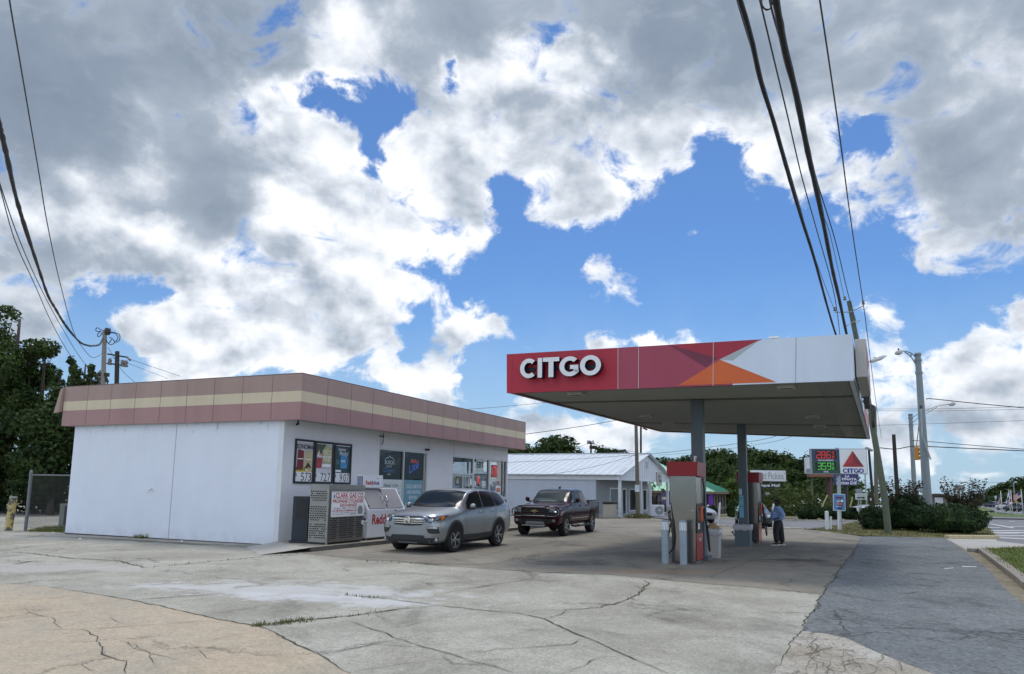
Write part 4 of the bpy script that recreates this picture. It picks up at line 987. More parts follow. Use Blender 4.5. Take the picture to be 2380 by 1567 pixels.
def ice_box():
    x0, y0 = 1.92, -2.02; L, Dp = 2.35, .95; z = pz(x0, -2.0) - .02
    t = thing('ice_box', 'white slant front ice freezer with grey doors beside the propane cage', 'ice freezer', S(x0, y0, z), SRZ)
    prof = [(0, .1), (0, 1.0), (.42, 1.72), (Dp, 1.72), (Dp, .1)]
    ICEW = mk('ice_box_white', (.66, .69, .73), .35, var=(1.5, .04), coat=.2)
    m = MB(); M = Matrix(((0, 0, 1, 0), (1, 0, 0, 0), (0, 1, 0, 0), (0, 0, 0, 1))); m.prism(prof, M, L, ICEW)
    m.box((.03, .04, 0), (L - .03, Dp - .03, .099), BLACKP); m.build('cabinet', t, bevel=.012)
    n = Vector((0, .42, .72)).normalized()
    for k in range(2):
        a = .14 + k * 1.08; b = a + 1.0; d = MB(); F = frame((0, 0, 1.0), (1, 0, 0), n)
        d.prism([(a, .05), (b, .05), (b, .80), (a, .80)], F, .025, mk('ice_door_grey', (.27, .255, .25), .45, var=(2, .05)))
        o = d.build('door', t, bevel=.008)
        hx = b - .10 if k == 0 else a + .10
        h = MB(); h.tube([F @ Vector((hx, .28, .025)), F @ Vector((hx, .28, .09)), F @ Vector((hx, .48, .09)), F @ Vector((hx, .48, .025))], .017, CHROME); h.build('handle', o, True)
        g = MB(); g.tube([F @ Vector((a - .02, .12, .03)), F @ Vector((a - .02, .18, .03))], .02, BLACKP); g.tube([F @ Vector((a - .02, .68, .03)), F @ Vector((a - .02, .74, .03))], .02, BLACKP); g.build('hinge', o, True)
    s = MB(); s.box((.12, .30, 1.735), (1.28, .58, 2.17), ICEW); s.box((.118, .298, 1.73), (1.282, .582, 1.745), BLACKP)
    for q, c in enumerate((INKBL, mk('wood_brown', (.18, .12, .06), .6), INKBL, mk('wood_brown', (.18, .12, .06), .6), CYAN)): s.box((.114, .325 + q * .05, 1.78), (.12, .355 + q * .05, 2.13), c)
    so = s.build('sign_box', t)
    fit_text(frame((0, .30, 0), (1, 0, 0), (0, 0, 1)), [('Reddy', .26, 1.80, .76, 1.98, INKR, .03), ('Ice', .77, 1.84, 1.06, 1.98, INKBL, .03), ('*', .90, 1.99, 1.02, 2.08, INKBL, .03)], INKR, so, world=False)
    fit_text(frame((0, 0, 0), (1, 0, 0), (0, 0, 1)), [('Reddy', .28, .42, 1.30, .86, INKR, .03), ('Ice', 1.34, .48, 1.86, .84, INKBL, .03), ('*', 1.6, .86, 1.78, 1.0, INKBL, .03)], INKR, t, world=False)
    fit_text(frame((0, 0, 0), (0, -1, 0), (0, 0, 1)), [('Reddy', -.86, .60, -.34, .84, INKR, .03), ('Ice', -.32, .64, -.06, .82, INKBL, .03), ('*', -.16, .83, -.06, .93, INKBL, .03)], INKR, t, world=False, name='side_lettering')
ice_box()
def cabinet():
    x0, y0 = -.22, -1.30; t = thing('steel_cabinet', 'narrow dark blue black cabinet between the store corner and the propane cage', 'cabinet', S(x0, y0, pz(x0, y0)), SRZ)
    NAVY = mk('dark_navy_metal', (.014, .02, .03), .5, .0, var=(3, .1))
    m = MB(); m.box((0, 0, .07), (.5, .60, 1.42), NAVY); m.build('body', t, bevel=.012)
    b = MB(); b.box((-.05, -.40, 0), (.55, .65, .07), NAVY); b.build('base', t, bevel=.01)
    d = MB(); d.box((-.006, .06, .75), (0, .46, 1.36), mk('dark_recess', (.008, .009, .012), .5)); d.box((-.006, .10, .20), (0, .42, .68), NAVY); d.build('panel', t)
cabinet()

# ------------------------------------------------------------------ fuel canopy
CR = mk('canopy_red', (.40, .013, .034), .4, var=(.9, .06), streak=(2.2, .06)); CRD = mk('canopy_dusty_red', (.33, .048, .085), .45, var=(.9, .06), streak=(2.2, .05)); CRB = mk('canopy_bright_red', (.34, .015, .035), .4); CRM = mk('canopy_maroon', (.15, .02, .045), .4)
COR = mk('canopy_orange', (.60, .115, .02), .4, var=(1, .05)); CW = mk('canopy_white', (.60, .68, .77), .45, var=(.7, .04), streak=(2.0, .04)); CG = mk('canopy_print_grey', (.38, .42, .44), .45); CSEAM = mk('canopy_seam', (.5, .42, .44), .6)
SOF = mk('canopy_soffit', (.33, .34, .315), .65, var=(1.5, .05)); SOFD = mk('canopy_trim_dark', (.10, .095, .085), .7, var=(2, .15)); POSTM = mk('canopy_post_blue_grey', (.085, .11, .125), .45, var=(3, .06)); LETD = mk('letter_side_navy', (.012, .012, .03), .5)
cFL, cFR, cBL, cBR = Vector((-.093, 20.151, 4.4)), Vector((7.843, 16.838, 4.4)), Vector((6.86, 33.9, 4.45)), Vector((14.5, 30.0, 3.99))
CH = 1.085
def soff(s, t): return (cFL * (1 - s) + cFR * s) * (1 - t) + (cBL * (1 - s) + cBR * s) * t
def soff_at(x, y, k=None):
    z = 4.3
    for _ in range(8):
        p = atz(*(zz(k, x, y) if k else (x, y)), z)
        # invert the bilinear patch in plan
        s, t = .5, .5
        for _ in range(12):
            q = soff(s, t); ds = soff(s + 1e-3, t) - q; dt = soff(s, t + 1e-3) - q
            a, b, c, d = ds.x * 1e3, dt.x * 1e3, ds.y * 1e3, dt.y * 1e3; ex, ey = p.x - q.x, p.y - q.y; det = a * d - b * c
            s += (d * ex - b * ey) / det; t += (a * ey - c * ex) / det
        z = soff(s, t).z
    return soff(s, t), s, t
PD1, PD2 = Vector((5.30, 21.05, 0)), Vector((8.62, 27.72, 0))
UC = (PD2 - PD1).normalized(); DC = Vector((UC.y, -UC.x, 0)); CANG = math.atan2(UC.y, UC.x)
canopy = thing('fuel_canopy', 'fuel canopy with red, orange and white fascia on two dark posts', 'canopy', (PD1.x, PD1.y, gz(*PD1.xy)), CANG)
def canopy_build():
    up = Vector((0, 0, 1)); f = MB(True)
    def wall(a, b, m, th=.10):
        d = (b - a); d.z = 0; d.normalize(); n = Vector((-d.y, d.x, 0)) * th
        A = [a, b, b + n, a + n]; B = [p + up * CH for p in A]
        f.add(A + B, [(3, 2, 1, 0), (4, 5, 6, 7), (0, 1, 5, 4), (1, 2, 6, 5), (2, 3, 7, 6), (3, 0, 4, 7)], m)
    def lip(p): return p - up * .06
    # the front in two colours, split where the design changes
    dF = (cFR - cFL).normalized(); nF = Vector((dF.y, -dF.x, 0))
    def F(x, y): return onplane(*zz('a5', x, y), cFL, nF)
    mid = cFL + dF * ((F(1420, 260) - cFL).dot(dF))
    wall(lip(cFL), lip(mid), CRD); wall(lip(mid), lip(cFR), CW); wall(lip(cFR), lip(cBR), CW); wall(lip(cBR), lip(cBL), CW); wall(lip(cBL), lip(cFL), CR)
    def clampz(p): return Vector((p.x, p.y, min(max(p.z, 4.34), 4.34 + CH)))
    def printed(pts, m, lift):
        f.add([clampz(F(*p)) + nF * lift for p in pts], [tuple(range(len(pts)))], m)
    printed([(80, 460), (742, 430), (742, 165), (80, 200)], CR, .002)
    printed([(1045, 130), (1600, 100), (1350, 258)], CRB, .004); printed([(1380, 258), (1430, 262), (1660, 390), (1420, 395)], CW, .002)
    printed([(1350, 258), (1560, 134), (1600, 90), (1620, 90), (1440, 262), (1440, 395)], CW, .003)
    printed([(1345, 256), (1590, 113), (1425, 262)], CG, .005); printed([(1045, 152), (1335, 246), (1265, 302)], CRM, .005)
    printed([(1100, 410), (1350, 257), (1685, 390)], COR, .006)
    for x in (742, 864, 1308, 1800):
        printed([(x - 2, 90), (x + 2, 90), (x + 2, 450), (x - 2, 450)], CSEAM if x != 1800 else CG, .008)
    # right side: white, with the design again near its far end
    dR = (cBR - cFR).normalized()
    for (a, b, m) in ((.55, .70, CRD), (.70, .84, COR), (.84, .99, CRD)):
        nn = Vector((dR.y, -dR.x, 0)) * .004
        A, B = cFR.lerp(cBR, a) + nn, cFR.lerp(cBR, b) + nn
        f.add([A + up * -.05, B + up * -.05, B + up * (CH - .07), A + up * (CH - .5)], [(0, 1, 2, 3)], m)
    f.build('fascia', canopy)
    s = MB(True); N = 24
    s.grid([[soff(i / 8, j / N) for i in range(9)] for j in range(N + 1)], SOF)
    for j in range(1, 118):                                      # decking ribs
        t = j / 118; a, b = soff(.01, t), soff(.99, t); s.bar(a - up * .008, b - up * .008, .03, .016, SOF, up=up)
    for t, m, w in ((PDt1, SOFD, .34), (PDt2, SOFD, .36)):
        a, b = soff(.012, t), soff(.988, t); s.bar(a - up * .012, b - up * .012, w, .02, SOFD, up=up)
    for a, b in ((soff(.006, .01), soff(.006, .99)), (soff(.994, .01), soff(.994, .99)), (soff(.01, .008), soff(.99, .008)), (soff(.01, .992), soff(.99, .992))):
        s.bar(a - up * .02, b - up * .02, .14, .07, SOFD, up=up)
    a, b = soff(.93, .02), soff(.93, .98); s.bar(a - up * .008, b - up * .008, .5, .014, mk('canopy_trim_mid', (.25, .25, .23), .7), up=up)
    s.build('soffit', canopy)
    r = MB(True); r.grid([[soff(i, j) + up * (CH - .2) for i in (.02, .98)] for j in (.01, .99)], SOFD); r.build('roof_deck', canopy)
    for P, w in ((PD1, .33), (PD2, .30)):
        m = MB(True); g = gz(*P.xy); M = Matrix.Translation((P.x, P.y, 0)) @ Matrix.Rotation(CANG, 4, 'Z')
        m.boxm(M @ Matrix.Translation((0, 0, (g + 4.2) / 2)), w, w, 4.45 - g, POSTM); m.boxm(M @ Matrix.Translation((0, 0, g + .06)), w + .22, w + .22, .12, POSTM)
        m.build('post', canopy, bevel=.01)
    for x, y in ((495, 448), (910, 582), (1043, 630), (1160, 667), (1743, 407), (1897, 585), (1942, 644), (1990, 690)):
        p, _, _ = soff_at(x, y, 'a5'); M = Matrix.Translation(p - up * .05) @ Matrix.Rotation(math.atan2(DC.y, DC.x), 4, 'Z')
        o = MB(True); o.boxm(M, .42, .36, .10, mk('canopy_light_housing', (.42, .40, .36), .5)); ob = o.build('canopy_light', canopy, bevel=.02)
        l = MB(True); l.boxm(M @ Matrix.Translation((0, 0, -.055)), .26, .26, .02, mk('canopy_light_lens', (.02, .022, .022), .3)); l.build('lens', ob)
    return F, nF, dF
def post_t(P):
    best = min((abs((soff(.5, k / 400) - P).dot(UC)), k / 400) for k in range(401)); return best[1]
PDt1, PDt2 = post_t(PD1), post_t(PD2)
F_, nF_, dF_ = canopy_build()

def glyph(ch):
    """bold sign letters in a unit box, as lists of outlines"""
    def arc(cx, cy, rx, ry, a0, a1, tx, ty, n=22):
        o = [(cx + rx * math.cos(a0 + (a1 - a0) * i / n), cy + ry * math.sin(a0 + (a1 - a0) * i / n)) for i in range(n + 1)]
        q = [(cx + (rx - tx) * math.cos(a1 + (a0 - a1) * i / n), cy + (ry - ty) * math.sin(a1 + (a0 - a1) * i / n)) for i in range(n + 1)]
        return o + q
    if ch == 'C': return [arc(.56, .5, .56, .5, rad(48), rad(312), .27, .21)]
    if ch == 'O': return [arc(.5, .5, .5, .5, 0, rad(180), .235, .215), arc(.5, .5, .5, .5, rad(180), rad(360), .235, .215)]
    if ch == 'G': return [arc(.55, .5, .55, .5, rad(45), rad(335), .26, .21), [(.56, .36), (.56, .56), (1.0, .56), (1.0, .17), (.75, .22), (.75, .36)]]
    if ch == 'I': return [[(0, 0), (1, 0), (1, 1), (0, 1)]]
    return [[(.35, 0), (.65, 0), (.65, .79), (.35, .79)], [(0, .79), (1, .79), (1, 1), (0, 1)]]
def citgo(mb, M, boxes, depth, m, ms):
    for ch, (x0, y0, x1, y1) in zip('CITGO', boxes):
        for o in glyph(ch): mb.prism([(x0 + x * (x1 - x0), y0 + y * (y1 - y0)) for x, y in o], M, depth, m, ms)
MF = frame(cFL, dF_, (0, 0, 1))
bx = []
for x0, y0, x1, y1 in ((180, 378, 274, 256), (284, 371, 311, 255), (314, 369, 412, 250), (412, 367, 524, 245), (533, 362, 657, 236)):
    a = MF.inverted() @ F_(x0, y0); b = MF.inverted() @ F_(x1, y1); bx.append((a.x, a.y, b.x, b.y))
zb = sum(b[1] for b in bx) / 5; zt = sum(b[3] for b in bx) / 5
mb = MB(True); citgo(mb, MF @ Matrix.Translation((0, 0, .05)), [(b[0], zb, b[2], zt) for b in bx], .22, mk('letter_face_white', (.72, .74, .76), .45, var=(2, .03)), LETD)
for ch, b in zip('CITGO', bx): mb.boxm(MF @ Matrix.Translation(((b[0] + b[2]) / 2, (zb + zt) / 2, .03)), (b[2] - b[0]) * .5, .1, .06, LETD)
mb.build('raised_lettering', canopy)
# box sign and floodlights on the road side of the canopy
dR_ = (cBR - cFR).normalized(); nR_ = Vector((dR_.y, -dR_.x, 0)).normalized()
def cs(t, out, z): return cFR + dR_ * t + nR_ * out + Vector((0, 0, z))
sg = thing('side_box_sign', 'cream box sign with red and white face on the canopy road side', 'sign', cs(2.5, .05, .1), math.atan2(dR_.y, dR_.x))
m = MB(True); M = frame(cs(2.5, .27, .62), dR_, (0, 0, 1)); M2 = M
CREAMB = mk('sign_box_cream', (.46, .44, .40), .6)
m.boxm(M @ Matrix.Translation((0, 0, -.12)), 3.3, .93, .24, CREAMB); m.build('box', sg, bevel=.012)
m = MB(True); F2 = M @ Matrix.Translation((0, 0, .002)); rect(m, F2, -1.6, -.42, 1.6, .42, CRD); poly(m, F2, [(-1.6, -.42), (-1.2, -.42), (.6, .05), (1.6, -.42), (1.6, -.2), (.4, .2)], CW, .004); m.build('face', sg)
for t, z in ((5.3, -.02), (6.2, -.08)):
    fl = thing('floodlight', 'dark floodlight on the canopy road side beside the box sign' if t < 6 else 'second dark floodlight on the canopy road side, farther from the box sign', 'floodlight', cs(t, .01, .25), math.atan2(dR_.y, dR_.x))
    m = MB(True); m.boxm(frame(cs(t, .14, .22), dR_, (0, 0, 1)), .4, .26, .16, BLACKP); m.build('lamp_head', fl, bevel=.02); m = MB(True); m.bar(cs(t, .0, .32), cs(t, .1, .28), .06, .06, GALV); m.build('bracket', fl)
tl = thing('roof_light', 'flat white lamp on top of the canopy front edge', 'lamp', F_(1690, 104) + Vector((.03, .3, 0)), CANG)
m = MB(True); q = F_(1690, 104) + Vector((.03, .3, -.03)); m.boxm(Matrix.Translation(q) @ Matrix.Rotation(math.atan2(DC.y, DC.x), 4, 'Z'), .24, .16, .05, WHITE); m.bar(q - Vector((0, 0, .3)), q, .03, .03, GALV); m.build('lamp_head', tl)

# ------------------------------------------------------------------ pumps
PRED = mk('pump_cap_red', (.24, .008, .013), .35, var=(2, .04)); PSTEEL = mk('pump_stainless', (.33, .305, .275), .17, .92, var=(1.3, .10), streak=(2, .06)); PDK = mk('pump_dark_panel', (.075, .08, .082), .4, .3); PORG = mk('nozzle_boot_orange', (.50, .10, .04), .45); PLOW = mk('pump_lower_red', (.34, .03, .03), .3, coat=.4, var=(2, .1))
def pump(loc, rz):
    t = thing('fuel_pump', 'nearer fuel pump with red cap between the two bollards and the front post', 'fuel pump', loc, rz, 'fuel pumps under the canopy')
    W, L, H0, H1 = .62, 1.0, 2.28, 2.66
    m = MB(); prof = [(0, 0), (W, 0), (W + .004, .9), (W + .03, 1.55), (W + .035, 1.75), (W + .03, H0), (-.03, H0), (-.035, 1.75), (-.03, 1.55), (-.004, .9)]
    for x in (0, L - .07):
        m.prism(prof, Matrix(((0, 0, 1, x), (1, 0, 0, 0), (0, 1, 0, 0), (0, 0, 0, 1))), .07, PSTEEL)
    m.build('end_panel', t)
    b = MB(); b.box((.07, .035, .02), (L - .07, W - .035, H0), PDK); b.box((.0, .0, 0), (L, W, .02), GALV); b.build('body', t)
    c = MB(); c.add([Vector(p) for p in ((-.07, -.09, H0), (L + .07, -.09, H0 - .02), (L + .07, W + .09, H0 - .02), (-.07, W + .09, H0), (-.09, -.11, H1), (L + .09, -.11, H1), (L + .09, W + .11, H1), (-.09, W + .11, H1))],
                    [(3, 2, 1, 0), (4, 5, 6, 7), (0, 1, 5, 4), (1, 2, 6, 5), (2, 3, 7, 6), (3, 0, 4, 7)], PRED)
    c.build('cap', t, bevel=.012)
    for s in (0, 1):
        y = -.002 if s == 0 else W + .002; d = -1 if s == 0 else 1
        def bx_(x0, x1, z0, z1, dep, m, name, lab=None):
            q = MB(); ys = sorted((y, y + d * dep)); q.box((x0, ys[0], z0), (x1, ys[1], z1), m); return q.build(name, t, bevel=.006)
        bx_(.08, L - .08, 1.55, H0 - .02, .012, STEEL, 'upper_panel')
        bx_(.08, L - .08, .78, 1.54, .035, BLACKP, 'dispenser_face')
        sc_ = bx_(.12, .40, 1.12, 1.34, .045, mk('pump_screen', (.10, .13, .13), .15), 'screen')
        q = MB(); q.box((.14, y + d * .048 - .002, .88), (.34, y + d * .048 + .002, 1.04), PAPERW); q.build('price_card', t)
        lo = bx_(.08, L - .08, .06, .77, .02, PLOW, 'lower_panel')
        Mx = frame((.08, y + d * .021, 0), (1 if s == 0 else -1, 0, 0), (0, 0, 1))
        fit_text(Mx, [('CITGO', .28, .56, .56, .64, INKW, .03)] if s == 0 else [('CITGO', -.56, .56, -.28, .64, INKW, .03)], INKW, lo, world=False, lift=.003)
        for k, x in enumerate((.50, .66, .82)):
            o = MB(); o.box((x - .05, min(y, y + d * .09), 1.08), (x + .05, max(y, y + d * .09), 1.48), PORG if k < 2 else PDK); o.build('nozzle_boot', t, bevel=.015)
        n = MB(); n.tube([(.66, y + d * .10, 1.42), (.66, y + d * .14, 1.2), (.66, y + d * .17, .98), (.62, y + d * .22, .90)], [.03, .035, .03, .018], BLACKP); n.tube([(.66, y + d * .17, 1.12), (.66, y + d * .27, 1.02), (.66, y + d * .19, .94)], .012, BLACKP); n.build('nozzle', t, True)
        if s == 0: hp = [(.90, y - .04, H0 - .05), (.94, y - .07, 1.9), (.94, y - .08, 1.4), (.93, y - .11, .9), (.88, y - .17, .42), (.76, y - .22, .28), (.64, y - .24, .45), (.63, y - .22, .75), (.66, y - .17, .98)]
        else: hp = [(.06, y + .04, H0 - .02), (.03, y + .03, 1.8), (.0, y - .02, 1.3), (-.04, y - .08, .8), (-.05, y - .06, .45), (-.02, y + .04, .28), (.2, y + .16, .25), (.5, y + .22, .6), (.64, y + .18, .95)]
        h = MB(); h.tube(spline(hp, 40), .019, RUBBER, 8); h.build('hose', t, True)
    l = MB(); l.tube([(-.001, .05, .0), (-.001, .05, .0)], .001, GALV)
    k = MB(); k.lathe([(0, .01), (.02, .01), (.02, 0)], Matrix.Translation((-.002, .05, 1.38)) @ Matrix.Rotation(-math.pi / 2, 4, 'Y'), CHROME, 10); k.build('lock', t)
    return t
B1 = zg('6', 735, 1418); B2p = zg('6', 1470, 1185)
pump1 = pump((B1.x, B1.y, gz(B1.x, B1.y)), rad(64.5))
pump2 = copy_tree(pump1); pump2.location = (B2p.x, B2p.y, gz(B2p.x, B2p.y)); pump2['label'] = 'farther fuel pump with red cap behind the second post, beside the standing person'
PIP = mk('bollard_pale_blue', (.25, .31, .36), .6, var=(3, .1), streak=(8, .08)); PIPW = mk('bollard_white_stripes', (.85, .86, .87), .6)
for k, (x, y) in enumerate(((385, 1418), (600, 1432))):
    p = zg('6', x, y); t = thing('bollard', ('left' if k == 0 else 'right') + ' pale blue pipe bollard with diagonal white stripes in front of nearer pump', 'bollard', (p.x, p.y + .09, gz(p.x, p.y)), 0, 'pale blue bollards at the nearer pump')
    m = MB(); m.lathe([(.092, 0), (.092, 1.08), (.085, 1.11), (.05, 1.125), (0, 1.13)], Matrix.Identity(4), PIP, 20); m.build('pipe', t, 'auto')
    m = MB()
    for q in range(-3, 8):                                       # wrapped diagonal stripes
        rows = []
        for j in range(6):
            z = .87 + .20 * j / 5; a = rad(190 + q * 26 + 16 * j / 5)
            rows.append([Vector((.0935 * math.cos(a + e), .0935 * math.sin(a + e), z)) for e in (0, rad(7), rad(14))])
        m.grid(rows, PIPW)
    m.build('stripe_band', t)
# ------------------------------------------------------------------ bins
def bin_box(pts, top, name, label, m_, bag, rz, w, d):
    c = pts; t = thing(name, label, 'trash can', (c.x, c.y, gz(c.x, c.y)), rz)
    b = MB(); b.add([Vector(p) for p in ((.02, .02, 0), (w - .02, .02, 0), (w - .02, d - .02, 0), (.02, d - .02, 0), (0, 0, top), (w, 0, top), (w, d, top), (0, d, top))], [(3, 2, 1, 0), (0, 1, 5, 4), (1, 2, 6, 5), (2, 3, 7, 6), (3, 0, 4, 7)], m_)
    b.box((.04, .04, top - .12), (w - .04, d - .04, top - .1), BLACKP); b.build('body', t)
    BAG = mk('thin_bin_bag', (.45, .46, .47), .25, var=(12, .1)); g = MB(); n = 28; rows = []
    for z, o in ((top - .16, .012), (top - .08, .03), (top + .02, .018), (top + .03, -.02), (top - .1, -.05)):
        r = []
        for i in range(n + 1):
            u = i / n * 4; e = int(u) % 4; f = u - int(u)
            x, y = ((-o + (w + 2 * o) * f, -o), (w + o, -o + (d + 2 * o) * f), (w + o - (w + 2 * o) * f, d + o), (-o, d + o - (d + 2 * o) * f))[e]
            j = .012 * math.sin(i * 2.7 + z * 40); r.append(Vector((x + j, y + j, z + .02 * math.sin(i * 1.9))))
        rows.append(r)
    g.grid(rows, BAG); g.build('bin_bag', t, True)
    return t
b1p = zg('6', 905, 1340); bin1 = bin_box(zg('6', 1010, 1355), .80, 'trash_can', 'pale grey square trash can with clear bag beside the front post', mk('bin_pale_grey', (.38, .37, .35), .6, var=(2, .08)), 1, rad(64.5), .44, .44)
bx_loc = Vector(bin1.location); ru = Vector((math.cos(rad(64.5)), math.sin(rad(64.5)), 0))
t = thing('paper_litter', 'crumpled brown cardboard on top of the pale grey trash can', 'litter', bx_loc + ru * .2 + Vector((-.2, .1, .8)), .4)
m = MB(); m.add([Vector(p) for p in ((-.22, -.12, .0), (.18, -.16, .04), (.24, .1, .05), (-.16, .16, .02), (.05, -.02, .20), (.0, .05, .16))], [(0, 1, 4), (1, 2, 4), (2, 5, 4), (2, 3, 5), (3, 0, 5), (0, 4, 5)], mk('cardboard', (.30, .19, .10), .8)); m.build('sheet', t)
bin2 = bin_box(zg('6', 1375, 1218), .72, 'trash_can', 'slate blue square trash can standing against the second post', mk('bin_slate_blue', (.095, .125, .14), .55, var=(2, .08)), 1, rad(64.5), .62, .54)
# things fixed to the posts
PX = PD2 - UC * .155
t = thing('blue_notice', 'tall pale blue notice strip taped to the second post', 'notice', PX - DC * .06 + Vector((0, 0, 1.0)), CANG)
m = MB(True); M = frame(PX - UC * .004 - DC * .05 + Vector((0, 0, 0)), DC, (0, 0, 1)); rect(m, M, -.085, .82, .07, 1.62, mk('notice_sky_blue', (.16, .42, .55), .4), 0, .006); rect(m, M, -.085, 1.64, .02, 1.86, mk('notice_pale', (.45, .55, .6), .4), 0, .006); m.build('strip', t)
fit_text(M, [('NOTICE', -.07, 1.5, .06, 1.55, INKB), ('DIESEL', -.07, 1.2, .06, 1.25, INKB)], INKB, t, lift=.008)
PX = PD1 - UC * .17
t = thing('safety_plate', 'narrow red and white plate high on the front post', 'sign', PX + Vector((0, 0, 2.5)), CANG)
m = MB(True); M = frame(PX - UC * .004 - DC * .04, DC, (0, 0, 1)); rect(m, M, -.05, 2.38, .03, 2.74, PAPERW, 0, .006); rect(m, M, -.0, 2.40, .025, 2.70, INKR, .008); m.build('plate', t)
t = thing('squeegee', 'black squeegee handle leaning out beside the slate blue trash can', 'squeegee', zg('6', 1192, 1110) , 0)
m = MB(True); a = zy('6', 1165, 1045, 27.2); b = zy('6', 1198, 1095, 27.2); m.tube([a, b], .018, BLACKP); m.bar(a - Vector((.02, 0, .03)), a + Vector((.03, 0, .03)), .03, .05, BLACKP); m.build('handle', t)

# ------------------------------------------------------------------ the person at the farther pump
def skin(name, vs, es, rs, m, parent=None, sub=2, smooth=True):
    me = bpy.data.meshes.new(name); me.from_pydata(vs, es, []); o = bpy.data.objects.new(name, me); col.objects.link(o)
    sk = o.modifiers.new('skin', 'SKIN'); sk.use_smooth_shade = True
    for i, r in enumerate(rs):
        d = me.skin_vertices[0].data[i]; d.radius = r if isinstance(r, tuple) else (r, r); d.use_root = i == 0
    s = o.modifiers.new('sub', 'SUBSURF'); s.levels = s.render_levels = sub
    m2 = bpy.data.meshes.new_from_object(o.evaluated_get(bpy.context.evaluated_depsgraph_get()))
    bpy.data.objects.remove(o); m2.materials.clear(); m2.materials.append(m); m2.name = name
    return link(name, m2, parent, smooth)
def person():
    SKIN = mk('dark_brown_skin', (.075, .040, .026), .5); SHIRT = mk('blue_cotton_shirt', (.24, .35, .60), .8, var=(5, .06), bump=(9, .35, .03)); TROU = mk('black_trousers', (.016, .016, .02), .8, bump=(9, .3, .03)); SHOE = mk('black_shoe', (.02, .02, .022), .5); SOLE = mk('white_shoe_sole', (.7, .7, .7), .6); HAIR = mk('short_dark_hair', (.022, .018, .015), .8, bump=(60, .6))
    # x forward, y to the person's left
    V = [(0, 0, .90), (-.01, 0, 1.04), (.0, 0, 1.22), (-.02, 0, 1.36), (.0, 0, 1.44), (.025, 0, 1.50), (.035, 0, 1.57), (.02, 0, 1.63),
         (.04, .10, .84), (.10, .115, .47), (.07, .12, .10), (.19, .13, .045), (-.04, -.10, .84), (-.09, -.11, .47), (-.13, -.11, .10), (-.01, -.13, .045),
         (-.01, .20, 1.36), (-.20, .33, 1.12), (.02, .25, .99), (.09, .23, .97), (-.01, -.20, 1.36), (-.18, -.33, 1.12), (.02, -.26, .98), (.09, -.24, .96)]
    E = [(0, 1), (1, 2), (2, 3), (3, 4), (4, 5), (5, 6), (6, 7), (0, 8), (8, 9), (9, 10), (10, 11), (0, 12), (12, 13), (13, 14), (14, 15), (3, 16), (16, 17), (17, 18), (18, 19), (3, 20), (20, 21), (21, 22), (22, 23)]
    Rr = [(.13, .11), (.14, .12), (.13, .12), (.11, .09), .055, .075, .092, .07, .085, .06, .042, .035, .085, .06, .042, .035, .055, .04, .03, .03, .055, .04, .03, .03]
    for h, sy in ((19, 1), (23, -1)):                          # fingers and thumb
        b = Vector(V[h])
        for k in range(4):
            i = len(V); V += [tuple(b + Vector((.045, -sy * .012 * k, .018 - .015 * k))), tuple(b + Vector((.085 - .006 * k, -sy * (.02 + .014 * k), .012 - .018 * k)))]; E += [(h, i), (i, i + 1)]; Rr += [.010, .008]
        i = len(V); V += [tuple(b + Vector((-.01, -sy * .03, .03)))]; E += [(h, i)]; Rr += [.011]
    rz = rad(163); p = zg('6', 1712, 1200)
    o = skin('person', V, E, Rr, SKIN); o.location = (p.x, p.y, gz(p.x, p.y)); o.rotation_euler = (0, 0, rz); o.scale = (.99,) * 3
    tag(o, 'person in blue shirt and black trousers, hands on hips, standing at the farther pump', 'person')
    f = MB(); f.tube([(.115, 0, 1.555), (.145, 0, 1.535), (.13, 0, 1.525)], [.012, .02, .014], SKIN, 8); f.tube([(.105, -.03, 1.497), (.118, 0, 1.497), (.105, .03, 1.497)], [.006, .010, .006], mk('lips', (.06, .025, .02), .5), 6)
    for s in (-1, 1):
        f.tube([(.02, s * .088, 1.53), (.015, s * .102, 1.555), (.02, s * .09, 1.58)], [.012, .018, .012], SKIN, 6)
        f.lathe([(0, .011), (.009, .006), (.012, 0)], Matrix.Translation((.112, s * .034, 1.578)) @ Matrix.Rotation(math.pi / 2, 4, 'Y'), mk('eye_white', (.6, .58, .55), .3), 8); f.lathe([(0, .013), (.005, .011)], Matrix.Translation((.112, s * .034, 1.578)) @ Matrix.Rotation(math.pi / 2, 4, 'Y'), BLACKP, 8)
    f.build('face', o, True)
    skin('shirt', [(0, 0, .88), (.015, 0, 1.0), (.03, 0, 1.15), (-.005, 0, 1.30), (-.015, 0, 1.385), (-.01, 0, 1.43), (-.01, .19, 1.365), (-.20, .33, 1.12), (-.01, .26, 1.0), (-.01, -.19, 1.365), (-.18, -.33, 1.12), (.0, -.265, .99)],
         [(0, 1), (1, 2), (2, 3), (3, 4), (4, 5), (4, 6), (6, 7), (7, 8), (4, 9), (9, 10), (10, 11)], [(.215, .24), (.235, .265), (.225, .255), (.19, .20), (.13, .115), .07, (.10, .10), .092, .066, (.10, .10), .092, .066], SHIRT, o)
    skin('trousers', [(0, 0, .95), (0, 0, .86), (.04, .10, .80), (.10, .115, .47), (.07, .12, .08), (-.04, -.10, .80), (-.09, -.11, .47), (-.13, -.11, .08)], [(0, 1), (1, 2), (2, 3), (3, 4), (1, 5), (5, 6), (6, 7)], [(.205, .215), (.205, .19), .15, .115, .10, .15, .115, .10], TROU, o)
    skin('hair', [(-.02, 0, 1.60), (.0, 0, 1.645), (.05, 0, 1.655), (-.055, 0, 1.545)], [(0, 1), (1, 2), (0, 3)], [.09, .074, .05, .075], HAIR, o)
